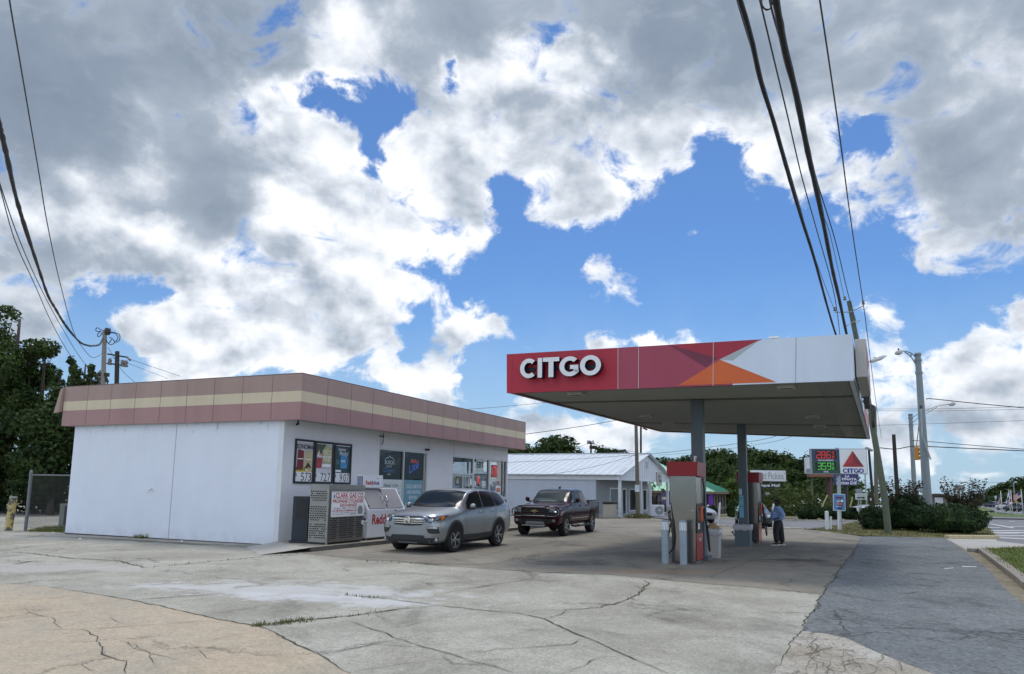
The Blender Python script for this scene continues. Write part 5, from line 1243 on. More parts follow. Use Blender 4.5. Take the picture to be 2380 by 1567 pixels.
    for x, y in ((.06, .125), (-.14, -.12)):
        s = skin('shoe', [(x - .03, y, .055), (x + .07, y, .05), (x + .19, y + .01, .04)], [(0, 1), (1, 2)], [(.05, .045), (.048, .042), (.04, .03)], SHOE, o)
        m = MB(); m.prism([(x - .085, y - .042), (x + .1, y - .05), (x + .22, y - .03), (x + .235, y + .01), (x + .21, y + .045), (x + .1, y + .05), (x - .085, y + .042)], Matrix.Translation((0, 0, 0)), .028, SOLE); m.build('sole', s)
person()

# ------------------------------------------------------------------ vehicles
TYRE = mk('tyre_rubber', (.012, .012, .013), .85, var=(8, .1)); RIMM = mk('alloy_rim', (.42, .43, .44), .3, .9); RIMD = mk('rim_dark', (.03, .03, .032), .5, .4); CARGL = mk('car_glass', (.012, .015, .016), .12, spec=.16, var=(2, .02)); WELL = mk('wheel_well', (.008, .008, .009), .9)
CLAD = mk('grey_black_cladding', (.035, .038, .042), .6); LAMP = mk('headlamp_clear', (.35, .37, .39), .12, .5, coat=1.0); LAMPD = mk('headlamp_dark', (.04, .045, .05), .15, .2, coat=1.0); AMBER = mk('amber_lens', (.45, .12, .02), .25, coat=1.0); TAIL = mk('tail_lamp_red', (.30, .012, .015), .25, coat=1.0)
def body_mesh(stations, m, wells, sub=2):
    """stations: (x, half profile from the bottom centre up to the top centre); mirrored, smoothed, wheel openings cut"""
    vs, fs = [], []; n = len(stations[0][1])
    for x, pr in stations:
        vs += [(x + (p[2] if len(p) > 2 else 0), p[0], p[1]) for p in pr] + [(x + (p[2] if len(p) > 2 else 0), -p[0], p[1]) for p in pr[-2:0:-1]]
    w = 2 * n - 2
    for i in range(len(stations) - 1):
        for k in range(w):
            a, b = i * w + k, i * w + (k + 1) % w
            fs.append((a, a + w, b + w, b))
    for base, flip in ((0, False), ((len(stations) - 1) * w, True)):       # end caps as quads between the two halves
        for k in range(n - 1):
            a, b = base + k, base + k + 1; c, d = base + (w - k - 1) % w, base + (w - k) % w
            q = [a, b, c, d]; u = []
            for z in q:
                if z not in u: u.append(z)
            if len(u) > 2: fs.append(tuple(reversed(u)) if flip else tuple(u))
    me = bpy.data.meshes.new('body'); me.from_pydata(vs, [], fs); me.materials.append(m); me.materials.append(WELL)
    bm = bmesh.new(); bm.from_mesh(me); bmesh.ops.recalc_face_normals(bm, faces=bm.faces)
    for f in bm.faces: f.smooth = True
    bm.to_mesh(me); bm.free()
    o = bpy.data.objects.new('body', me); col.objects.link(o)
    s = o.modifiers.new('s', 'SUBSURF'); s.levels = s.render_levels = sub
    cut = []
    for wx, wz, wr, half in wells:
        c = MB(); c.tube([(wx, half[0], wz), (wx, half[1], wz)], wr, WELL, 36)
        co = c.build('cut'); cut.append(co)
        b = o.modifiers.new('b', 'BOOLEAN'); b.operation = 'DIFFERENCE'; b.material_mode = 'TRANSFER'; b.object = co; b.solver = 'EXACT'
    m2 = bpy.data.meshes.new_from_object(o.evaluated_get(bpy.context.evaluated_depsgraph_get()))
    for x in [o] + cut: bpy.data.objects.remove(x)
    while len(m2.materials) < 2: m2.materials.append(WELL)
    m2.materials[0] = m; m2.materials[1] = WELL
    for p in m2.polygons:                                     # the lining of the wheel openings
        c = p.center; p.material_index = int(any(math.hypot(c.x - wx, c.z - wz) < wr * 1.004 and min(half) - .01 < c.y < max(half) + .01 for wx, wz, wr, half in wells))
    smooth_by_angle(m2, 42); m2.name = 'body'
    return m2
class Shell:
    def __init__(s, me):
        bm = bmesh.new(); bm.from_mesh(me); bmesh.ops.triangulate(bm, faces=bm.faces); s.t = BVHTree.FromBMesh(bm); bm.free()
    def hit(s, o, d):
        r = s.t.ray_cast(Vector(o), Vector(d)); return r[0], r[1]
    def patch(s, top, bot, side, n=10, m=4, lift=.006):
        """a panel lying on the body between two outlines; side: 'F' front (y, z), 'B' back (y, z), 'L'/'R' flank (x, z), 'T' from above (x, y)"""
        A = resample([(*p, 0) for p in top], n); B = resample([(*p, 0) for p in bot], n); rows = []
        for j in range(m):
            r = []
            for a, b in zip(A, B):
                q = a.lerp(b, j / (m - 1))
                o, d = {'F': ((6, q.x, q.y), (-1, 0, 0)), 'B': ((-6, q.x, q.y), (1, 0, 0)), 'L': ((q.x, 4, q.y), (0, -1, 0)), 'R': ((q.x, -4, q.y), (0, 1, 0)), 'T': ((q.x, q.y, 6), (0, 0, -1))}[side]
                h, nn = s.hit(o, d)
                if h is None:
                    h = r[-1].copy() if r else Vector((q.x if side in 'LRT' else 0, q.x if side in 'FB' else q.y, q.y)); r.append(h); continue
                r.append(h + nn * lift)
            rows.append(r)
        return rows
def wheel(parent, x, y, r, w, style, name='wheel'):
    s = 1 if y > 0 else -1
    M = Matrix.Translation((x, y, r)) @ Matrix.Rotation(-s * math.pi / 2, 4, 'X')
    m = MB(); h = w / 2
    m.lathe([(r * .66, -h), (r * .9, -h), (r * .985, -h * .75), (r, -h * .4), (r, h * .4), (r * .985, h * .75), (r * .9, h), (r * .68, h * .96), (r * .66, h * .5)], M, TYRE, 32)
    o = m.build('wheel', parent, 'auto')
    k = MB(); k.lathe([(r * .67, h * .9), (r * .64, h * .96), (r * .61, h * .86), (r * .6, h * .2), (0, h * .15)], M, RIMD, 32); k.lathe([(r * .675, h * .84), (r * .66, h * .99), (r * .635, h * .98), (r * .63, h * .80)], M, RIMM, 32)
    nsp = 5 if style != 'six' else 6
    for q in range(nsp):
        a = 2 * math.pi * q / nsp + .3
        for off in ((-.17, .17) if style != 'six' else (0,)):
            wd = .040 if style != 'six' else .075
            p0 = M @ Vector((math.cos(a + off * .4) * r * .13, math.sin(a + off * .4) * r * .13, h * .80)); p1 = M @ Vector((math.cos(a + off) * r * .64, math.sin(a + off) * r * .64, h * .88))
            k.bar(p0, p1, r * wd * 2, .03, RIMM, up=M.to_3x3() @ Vector((0, 0, 1)))
    k.lathe([(0, h * .9), (r * .1, h * .88), (r * .16, h * .8)], M, RIMM, 14)
    k.build('rim', o, 'auto')
    return o
def panel(parent, rows, m, name, solid=None, label=None):
    b = MB(); b.grid(rows, m); o = b.build(name, parent, True)
    if label: o['label'] = label
    return o
def seam(sh, b, pts, side, w=.012, m=None):
    P = resample([(*p, 0) for p in pts], max(4, int(len(pts) * 6)))
    top = [(p.x, p.y) for p in P]; d = []
    for i in range(len(P)):
        t = (P[min(i + 1, len(P) - 1)] - P[max(i - 1, 0)]).normalized(); d.append((P[i].x - t.y * w, P[i].y + t.x * w))
    b.grid(sh.patch(top, d, side, len(P), 2, .004), m or BLACKP)

def suv():
    PAINT = carpaint('silver_grey_paint', (.29, .31, .325), .65, .32)
    F = zg('a3', 1000, 1475); R_ = rad(65.5) + math.pi; sc_ = 1.06
    fw = Vector((math.cos(R_), math.sin(R_), 0)); lf = Vector((-fw.y, fw.x, 0))
    # the nearer front wheel stands at F (its left side)
    org = F - fw * 1.41 * sc_ - lf * .84 * sc_
    t = thing('parked_car', 'silver grey sport utility vehicle parked at the store front', 'car', (org.x, org.y, gz(org.x, org.y)), R_)
    t.scale = (sc_,) * 3
    def st(x, zb, wb, zs, ws, zm, wm, zh, wh, zbelt, wbelt, zr, wr, zc, xo=0, xr=0):
        return (x, [(0, zb), (wb, zb), (ws, zs), (wm, zm), (wh, zh), (wbelt, zbelt, xo * .5), (wr + .045, zr - .05 if zr > 1.5 else zr - .012, xr), (wr, zr, xr), (wr * .55, zc, xr), (0, zc, xr)])
    ST = [st(2.40, .36, .52, .40, .66, .62, .74, .84, .72, .96, .62, .985, .46, .99),
          st(2.33, .27, .60, .34, .76, .60, .82, .86, .80, 1.00, .70, 1.04, .50, 1.05),
          st(2.15, .24, .70, .34, .88, .62, .93, .92, .90, 1.06, .78, 1.10, .55, 1.12),
          st(1.85, .24, .74, .34, .93, .66, .975, .96, .95, 1.08, .86, 1.14, .60, 1.17),
          st(1.41, .24, .74, .34, .93, .70, .985, 1.0, .965, 1.10, .90, 1.18, .64, 1.21),
          st(1.12, .24, .74, .34, .93, .72, .975, 1.02, .955, 1.13, .91, 1.22, .66, 1.24),
          st(.98, .24, .74, .34, .93, .72, .97, 1.03, .95, 1.15, .905, 1.27, .70, 1.29),
          st(.70, .24, .74, .34, .93, .72, .965, 1.04, .945, 1.16, .90, 1.46, .72, 1.47),
          st(.38, .24, .74, .34, .93, .72, .965, 1.05, .945, 1.17, .90, 1.66, .71, 1.68),
          st(.18, .24, .74, .34, .93, .72, .965, 1.05, .945, 1.17, .90, 1.715, .70, 1.75),
          st(-.4, .24, .74, .34, .93, .72, .965, 1.07, .945, 1.19, .90, 1.74, .69, 1.785),
          st(-1.3, .24, .74, .34, .93, .74, .97, 1.10, .95, 1.23, .895, 1.72, .67, 1.765),
          st(-1.95, .26, .74, .36, .92, .76, .965, 1.12, .94, 1.26, .88, 1.67, .64, 1.715),
          st(-2.22, .30, .72, .40, .90, .78, .945, 1.14, .91, 1.28, .85, 1.60, .62, 1.66),
          st(-2.42, .36, .68, .44, .86, .78, .90, 1.08, .87, 1.18, .82, 1.30, .66, 1.34),
          st(-2.52, .42, .60, .48, .80, .72, .84, .98, .80, 1.06, .74, 1.12, .60, 1.14)]
    me = body_mesh(ST, PAINT, [(1.41, .40, .435, (.66, 1.2)), (1.41, .40, .435, (-1.2, -.66)), (-1.41, .40, .435, (.66, 1.2)), (-1.41, .40, .435, (-1.2, -.66))])
    body = link('body', me, t); sh = Shell(me)
    for sx in (1.41, -1.41):
        for sy in (.84, -.84): wheel(t, sx, sy, .385, .235, 'five')
    P = lambda rows, m, n, **k: panel(t, rows, m, n, **k)
    # glass
    P(sh.patch([(-.68, 1.66), (-.35, 1.70), (.35, 1.70), (.68, 1.66)], [(-.80, 1.25), (-.4, 1.235), (.4, 1.235), (.80, 1.25)], 'F', 18, 10, .012), CARGL, 'windshield')
    for sd in 'LR':
        P(sh.patch([(.60, 1.36), (.32, 1.60), (-.02, 1.68), (-.30, 1.69)], [(.66, 1.20), (.3, 1.20), (0, 1.205), (-.33, 1.21)], sd, 14, 6, .012), CARGL, 'side_window')
        P(sh.patch([(-.38, 1.69), (-.8, 1.69), (-1.16, 1.68)], [(-.41, 1.215), (-.8, 1.225), (-1.24, 1.24)], sd, 12, 6, .012), CARGL, 'side_window')
        P(sh.patch([(-1.24, 1.675), (-1.6, 1.65), (-1.85, 1.57), (-2.0, 1.44)], [(-1.32, 1.245), (-1.6, 1.27), (-1.9, 1.30), (-2.05, 1.36)], sd, 12, 6, .012), CARGL, 'quarter_window')
        b = MB(); seam(sh, b, [(.70, 1.20), (.0, 1.19), (-1.3, 1.225), (-1.95, 1.29), (-2.10, 1.38), (-2.0, 1.50), (-1.85, 1.60), (-1.6, 1.68), (-1.2, 1.71), (-.3, 1.725), (.10, 1.70), (.40, 1.60)], sd, .014, CHROME); b.build('window_trim', t)
        b = MB(); seam(sh, b, [(.78, 1.17), (.80, .8), (.74, .42)], sd, .008); seam(sh, b, [(-.36, 1.20), (-.36, .8), (-.40, .42)], sd, .008); seam(sh, b, [(-1.30, 1.22), (-1.22, 1.0), (-1.02, .82), (-.92, .6), (-.94, .42)], sd, .008); b.build('door_seam', t)
        P(sh.patch([(.92, .48), (0, .46), (-.92, .48)], [(.95, .30), (0, .28), (-.95, .30)], sd, 12, 3, .014), CLAD, 'side_sill')
        for wx in (1.41, -1.41):
            rows = [[], []]
            for i in range(17):
                a = rad(-12 + 204 * i / 16)
                for j, rr in enumerate((.437, .50)):
                    x, z = wx + rr * math.cos(a), .40 + rr * math.sin(a); h, nn = sh.hit((x, 4 if sd == 'L' else -4, max(z, .30)), (0, -1 if sd == 'L' else 1, 0))
                    rows[j].append(h + nn * .012 if h is not None else (rows[j][-1] if rows[j] else Vector((x, .9 if sd == 'L' else -.9, z))))
            P(rows, CLAD, 'wheel_arch')
        for hx in (-.16, -1.0):
            h, nn = sh.hit((hx, 4 if sd == 'L' else -4, 1.085 + .02 * (hx < -.5)), (0, -1 if sd == 'L' else 1, 0)); b = MB(); b.tube([h + Vector((.12, 0, 0)) + nn * .01, h + nn * .035, h + Vector((-.12, 0, 0)) + nn * .01], .018, PAINT, 8); b.build('door_handle', t, True)
        s = 1 if sd == 'L' else -1; b = MB()
        b.tube([(.62, s * .93, 1.19), (.64, s * 1.02, 1.22)], .035, BLACKP); b.build('mirror_stalk', t, True)
        k = skin('mirror', [(.66, s * 1.00, 1.27), (.66, s * 1.10, 1.275), (.63, s * 1.17, 1.27)], [(0, 1), (1, 2)], [(.085, .075), (.085, .08), (.06, .06)], PAINT, t)
        b = MB(); b.tube([(.66, s * 1.0, 1.205), (.64, s * 1.15, 1.205)], .03, BLACKP); b.build('mirror_base', k, True)
        b = MB(); b.grid(sh.patch([(s * .50, .985), (s * .70, .985), (s * .90, 1.03)], [(s * .55, .86), (s * .70, .83), (s * .90, .93)], 'F', 10, 4, .012), LAMPD)
        hl = b.build('headlight', t, True)
        b = MB(); b.grid(sh.patch([(s * .46, 1.015), (s * .66, 1.02), (s * .80, 1.04)], [(s * .46, .99), (s * .66, .985), (s * .80, 1.00)], 'F', 8, 3, .018), CHROME); b.build('daytime_strip', hl, True)
        b = MB(); b.grid(sh.patch([(s * .62, .94), (s * .74, .95)], [(s * .64, .87), (s * .74, .87)], 'F', 5, 3, .02), LAMP); b.grid(sh.patch([(s * .78, .96), (s * .84, .98)], [(s * .78, .90), (s * .83, .92)], 'F', 5, 3, .02), LAMP); b.build('lamp_lens', hl, True)
        b = MB(); b.grid(sh.patch([(2.10, .99), (1.94, 1.02)], [(2.13, .90), (1.99, .95)], sd, 6, 4, .014), AMBER); b.build('turn_signal', hl, True)
        b = MB(); b.grid(sh.patch([(s * .56, .72), (s * .70, .75), (s * .86, .74)], [(s * .64, .57), (s * .74, .55), (s * .88, .56)], 'F', 8, 4, .012), BLACKP); fo = b.build('fog_recess', t, True)
        b = MB(); b.grid(sh.patch([(s * .58, .72), (s * .70, .745), (s * .84, .735)], [(s * .60, .68), (s * .72, .69), (s * .84, .68)], 'F', 8, 3, .018), LAMP); b.build('fog_lens', fo, True)
        h, nn = sh.hit((6, s * .80, .38), (-1, 0, 0)); b = MB(); b.lathe([(0, .03), (.05, .02), (.06, 0)], Matrix.Translation(h + Vector((.005, 0, 0))) @ Matrix.Rotation(math.pi / 2, 4, 'Y'), LAMP, 14); b.build('fog_lamp', t, True)
        P(sh.patch([(-2.28, 1.24), (-2.44, 1.22)], [(-2.24, 1.0), (-2.47, 1.0)], sd, 6, 4, .012), TAIL, 'tail_light')
    # front
    P(sh.patch([(-.50, 1.0), (0, 1.005), (.50, 1.0)], [(-.44, .77), (0, .745), (.44, .77)], 'F', 14, 6, .010), BLACKP, 'grille')
    b = MB()
    for z0, z1, hw in ((.965, .925, .50), (.895, .868, .49), (.838, .815, .47)): b.grid(sh.patch([(-hw, z0), (0, z0 - .01), (hw, z0)], [(-hw, z1), (0, z1 - .01), (hw, z1)], 'F', 14, 3, .030), CHROME)
    b.build('grille_bar', t, True)
    b = MB(); h, _ = sh.hit((6, 0, .905), (-1, 0, 0)); E = Matrix.Translation(h + Vector((.045, 0, 0))) @ Matrix(((0, 0, 1, 0), (1, 0, 0, 0), (0, 1, 0, 0), (0, 0, 0, 1)))
    for pts in ([(-.085, -.065), (-.05, -.065), (-.045, -.01), (.045, -.01), (.05, -.065), (.085, -.065), (.075, .07), (.04, .07), (.035, .022), (-.035, .022), (-.04, .07), (-.075, .07)],): b.prism(pts, E, .015, CHROME)
    b.tube([E @ Vector((.10 * math.cos(a), .085 * math.sin(a), .006)) for a in [k * .3925 for k in range(17)]], .009, CHROME, 6); b.build('emblem', t)
    P(sh.patch([(-.86, .44), (0, .43), (.86, .44)], [(-.78, .27), (0, .27), (.78, .27)], 'F', 16, 4, .012), CLAD, 'lower_bumper')
    P(sh.patch([(-.50, .50), (0, .51), (.50, .50)], [(-.56, .37), (0, .37), (.56, .37)], 'F', 12, 3, .022), BLACKP, 'lower_intake')
    P(sh.patch([(-.30, .335), (.30, .335)], [(-.30, .30), (.30, .30)], 'F', 8, 2, .024), GALV, 'skid_trim')
    b = MB()
    for s in (-1, 1): seam(sh, b, [(2.2, s * .52), (1.6, s * .66), (1.15, s * .72)], 'T', .004)
    b.build('hood_seam', t)
    P(sh.patch([(-2.40, .80), (-2.40, -.80)], [(-2.46, .76), (-2.46, -.76)], 'T', 6, 2, .012), CLAD, 'rear_bumper_top')
    b = MB(); b.box((-2.0, -.7, .20), (1.9, .7, .30), WELL); b.build('underbody', t)
    b = MB(); b.tube(spline([(.98, .80, 1.235), (.6, .45, 1.262), (.4, -.1, 1.27)], 8), .010, BLACKP, 5); b.tube(spline([(1.0, -.1, 1.25), (.75, -.4, 1.26), (.6, -.7, 1.25)], 8), .010, BLACKP, 5); b.build('wiper', t, True)
suv()

def pickup():
    PAINT = mk('dark_maroon_paint', (.030, .004, .008), .16, 0, (40, .03), None, .10, .16)
    F = zg('a4', 1180, 1278); R_ = rad(67.2) + math.pi; sc_ = 1.03
    fw = Vector((math.cos(R_), math.sin(R_), 0)); lf = Vector((-fw.y, fw.x, 0)); WB = 1.82
    org = F - fw * WB * sc_ - lf * .86 * sc_
    t = thing('pickup_truck', 'dark maroon crew cab pickup truck with tubular grille guard', 'pickup truck', (org.x, org.y, gz(org.x, org.y)), R_); t.scale = (sc_,) * 3
    def st(x, zb, wb, zs, ws, zm, wm, zh, wh, zbelt, wbelt, zr, wr, zc, xr=0):
        return (x, [(0, zb), (wb, zb), (ws, zs), (wm, zm), (wh, zh), (wbelt, zbelt), (wr + .045, zr - .05 if zr > 1.55 else zr - .01, xr), (wr, zr, xr), (wr * .55, zc, xr), (0, zc, xr)])
    b0 = (.44, .72, .50, .94)
    ST = [st(2.84, .56, .70, .58, .80, .75, .84, .95, .82, 1.14, .76, 1.18, .55, 1.19),
          st(2.78, .42, .82, .48, .92, .75, .95, 1.0, .93, 1.19, .84, 1.235, .58, 1.25),
          st(2.60, .42, .84, .48, .97, .76, 1.0, 1.05, .985, 1.22, .90, 1.26, .60, 1.28),
          st(1.82, .44, .78, .50, .96, .80, 1.015, 1.10, .99, 1.25, .93, 1.29, .62, 1.31),
          st(1.30, .44, .78, .50, .96, .80, 1.0, 1.10, .98, 1.27, .93, 1.32, .64, 1.34),
          st(1.12, .44, .78, .50, .96, .80, .995, 1.10, .975, 1.28, .925, 1.37, .70, 1.38),
          st(.80, .44, .78, .50, .96, .80, .995, 1.10, .975, 1.29, .92, 1.62, .72, 1.63),
          st(.50, .44, .78, .50, .96, .80, .995, 1.10, .975, 1.30, .92, 1.82, .72, 1.84),
          st(.30, .44, .78, .50, .96, .80, .995, 1.10, .975, 1.30, .92, 1.87, .71, 1.90),
          st(-.50, .44, .78, .50, .96, .80, .995, 1.10, .975, 1.31, .92, 1.90, .70, 1.935),
          st(-1.05, .44, .78, .50, .96, .80, .995, 1.10, .975, 1.31, .92, 1.86, .69, 1.90),
          st(-1.20, .44, .78, .50, .96, .80, .995, 1.10, .975, 1.31, .92, 1.78, .69, 1.80),
          st(-1.33, .44, .78, .50, .96, .80, .995, 1.10, .975, 1.31, .92, 1.42, .74, 1.44),
          st(-1.36, .44, .78, .50, .96, .80, .995, 1.10, .975, 1.31, .93, 1.36, .88, 1.36),
          st(-1.42, .44, .78, .50, .96, .80, .995, 1.10, .985, 1.31, .96, 1.355, .92, 1.355),
          st(-1.85, .44, .78, .50, .96, .82, 1.01, 1.10, .99, 1.32, .965, 1.365, .92, 1.365),
          st(-2.80, .50, .78, .55, .96, .82, 1.0, 1.10, .985, 1.33, .96, 1.38, .92, 1.38),
          st(-2.98, .56, .78, .60, .94, .82, .98, 1.10, .965, 1.33, .945, 1.38, .90, 1.38),
          st(-3.02, .60, .74, .64, .90, .82, .95, 1.08, .94, 1.28, .90, 1.34, .86, 1.34)]
    me = body_mesh(ST, PAINT, [(WB, .43, .50, (.62, 1.25)), (WB, .43, .50, (-1.25, -.62)), (-WB, .43, .50, (.62, 1.25)), (-WB, .43, .50, (-1.25, -.62))])
    link('body', me, t); sh = Shell(me); P = lambda rows, m, n, **k: panel(t, rows, m, n, **k)
    for sx in (WB, -WB):
        for sy in (.86, -.86): wheel(t, sx, sy, .42, .28, 'six')
    P(sh.patch([(-.66, 1.815), (0, 1.845), (.66, 1.815)], [(-.82, 1.365), (0, 1.345), (.82, 1.365)], 'F', 16, 8, .012), mk('truck_glass', (.035, .048, .046), .12, spec=.16, var=(1.2, .25)), 'windshield')
    for sd in 'LR':
        P(sh.patch([(.62, 1.62), (.36, 1.80), (.0, 1.83), (-.20, 1.835)], [(.86, 1.335), (.4, 1.335), (0, 1.335), (-.20, 1.335)], sd, 12, 6, .012), CARGL, 'side_window')
        P(sh.patch([(-.28, 1.835), (-.7, 1.835), (-1.02, 1.80)], [(-.28, 1.335), (-.7, 1.335), (-1.14, 1.335)], sd, 12, 6, .012), CARGL, 'side_window')
        b = MB()
        for pts in ([(.98, 1.29), (.98, .9), (.94, .52)], [(-.24, 1.31), (-.24, .9), (-.24, .52)], [(-1.2, 1.31), (-1.2, .9), (-1.16, .6), (-1.1, .52)], [(-1.36, 1.34), (-1.36, .9), (-1.36, .52)]): seam(sh, b, pts, sd, .009)
        b.build('door_seam', t)
        b = MB(); seam(sh, b, [(1.1, .72), (0, .71), (-1.2, .72)], sd, .022, CHROME); b.build('side_moulding', t)
        s = 1 if sd == 'L' else -1
        for hx in (-.08, -1.04):
            h, nn = sh.hit((hx, 4 * s, 1.20), (0, -s, 0)); b = MB(); b.tube([h + Vector((.12, 0, 0)) + nn * .012, h + nn * .035, h + Vector((-.10, 0, 0)) + nn * .012], .02, PAINT, 8); b.build('door_handle', t, True)
        k = skin('mirror', [(.80, s * 1.03, 1.44), (.80, s * 1.14, 1.45), (.78, s * 1.22, 1.44)], [(0, 1), (1, 2)], [(.09, .10), (.10, .11), (.08, .09)], PAINT, t)
        b = MB(); b.tube([(.78, s * .95, 1.36), (.80, s * 1.12, 1.36)], .035, BLACKP); b.build('mirror_stalk', k, True)
        rows = [[], []]
        for wx in (WB, -WB):
            rows = [[], []]
            for i in range(17):
                a = rad(-4 + 188 * i / 16)
                for j, rr in enumerate((.502, .56)):
                    x, z = wx + rr * math.cos(a), .43 + rr * math.sin(a); h, nn = sh.hit((x, 4 * s, max(z, .46)), (0, -s, 0))
                    rows[j].append(h + nn * .014 if h is not None else (rows[j][-1] if rows[j] else Vector((x, .95 * s, z))))
            P(rows, PAINT, 'wheel_arch')
        b = MB(); b.tube([(1.15, s * .98, .42), (.9, s * 1.06, .38), (-.95, s * 1.06, .38), (-1.2, s * .98, .42)], .045, BLACKP)
        for x in (.55, -.6): b.box((x - .18, s * 1.06 - .07, .37), (x + .18, s * 1.06 + .07, .44), BLACKP)
        b.build('running_board', t, True)
        b = MB(); b.grid(sh.patch([(s * .56, 1.12), (s * .92, 1.12)], [(s * .56, .96), (s * .90, .96)], 'F', 8, 5, .012), LAMPD); hl = b.build('headlight', t, True)
        b = MB(); b.grid(sh.patch([(s * .60, 1.09), (s * .82, 1.09)], [(s * .60, 1.055), (s * .82, 1.055)], 'F', 6, 2, .02), LAMP); b.grid(sh.patch([(s * .60, 1.03), (s * .72, 1.03)], [(s * .60, .985), (s * .72, .985)], 'F', 5, 2, .02), LAMP); b.grid(sh.patch([(s * .78, 1.05), (s * .88, 1.06)], [(s * .78, .98), (s * .88, .98)], 'F', 5, 3, .022), CHROME); b.build('lamp_lens', hl, True)
        b = MB(); b.grid(sh.patch([(s * .72, .70), (s * .84, .70)], [(s * .72, .60), (s * .84, .60)], 'F', 5, 3, .014), LAMP); b.build('fog_lamp', t, True)
        P(sh.patch([(-2.86, 1.32), (-2.99, 1.32)], [(-2.86, 1.0), (-2.99, 1.0)], sd, 5, 5, .012), TAIL, 'tail_light')
    P(sh.patch([(-.54, 1.15), (0, 1.155), (.54, 1.15)], [(-.54, .86), (0, .85), (.54, .86)], 'F', 12, 6, .010), BLACKP, 'grille')
    b = MB()
    for z in (1.08, .93): b.grid(sh.patch([(-.52, z + .025), (0, z + .025), (.52, z + .025)], [(-.52, z - .03), (0, z - .03), (.52, z - .03)], 'F', 10, 2, .026), PAINT)
    b.build('grille_bar', t, True)
    b = MB(); h, _ = sh.hit((6, 0, 1.01), (-1, 0, 0)); E = Matrix.Translation(h + Vector((.04, 0, 0))) @ Matrix(((0, 0, 1, 0), (1, 0, 0, 0), (0, 1, 0, 0), (0, 0, 0, 1)))
    b.prism([(-.15, -.03), (-.05, -.03), (-.06, -.055), (.035, -.055), (.045, -.03), (.15, -.03), (.125, .03), (.045, .03), (.055, .055), (-.04, .055), (-.05, .03), (-.13, .03)], E, .02, mk('emblem_gold', (.62, .46, .16), .3, .8)); b.build('emblem', t)
    P(sh.patch([(-.80, .70), (0, .71), (.80, .70)], [(-.62, .52), (0, .50), (.62, .52)], 'F', 12, 4, .014), BLACKP, 'lower_intake')
    P(sh.patch([(-.36, .60), (.36, .60)], [(-.42, .50), (.42, .50)], 'F', 8, 3, .026), GALV, 'skid_plate')
    # tubular guard
    g = MB(); X = 3.0; GT = mk('guard_tube', (.16, .165, .17), .25, .9); GB = mk('guard_black', (.012, .012, .013), .4)
    for z in (1.17, .83): g.tube([(X - .02, -.52, z), (X + .02, 0, z + .005), (X - .02, .52, z)], .028, GT, 10)
    for s in (-1, 1):
        g.bar((X - .02, s * .50, .40), (X - .02, s * .50, 1.20), .03, .09, GB, up=(1, 0, 0))
        loop = [(X - .03, s * .52, 1.13), (X - .06, s * .80, 1.13), (X - .13, s * .95, 1.07), (X - .17, s * .99, .97), (X - .13, s * .96, .87), (X - .06, s * .82, .82), (X - .03, s * .52, .82)]
        g.tube(spline(loop, 24), .024, GT, 8)
        for z in (1.05, .96, .90): g.tube([(X - .03, s * .52, z), (X - .16, s * .97, z)], .010, GT, 6)
    for z in (1.08, .99, .91): g.tube([(X, -.50, z), (X, .50, z)], .009, GB, 6)
    g.tube([(X - .02, -.50, .45), (X - .02, .50, .45)], .03, GT, 10)
    g.build('grille_guard', t, 'auto')
    b = MB(); b.box((-2.95, -.88, 1.375), (-1.42, .88, 1.41), mk('tonneau_vinyl', (.03, .028, .03), .6)); b.build('tonneau_cover', t, bevel=.015)
    b = MB(); b.box((-3.14, -.92, .56), (-3.0, .92, .74), CLAD); b.build('rear_bumper', t, bevel=.02)
    b = MB(); b.tube([(-.15, 0, 1.93), (-.25, 0, 2.02)], [.05, .012], PAINT, 8); b.build('antenna_fin', t, True)
    b = MB(); b.box((-2.6, -.6, .40), (2.5, .6, .50), WELL); b.build('chassis', t)
    b = MB()
    for s in (-1, 1): seam(sh, b, [(2.6, s * .60), (1.9, s * .70), (1.2, s * .76)], 'T', .008)
    b.build('hood_seam', t)
pickup()

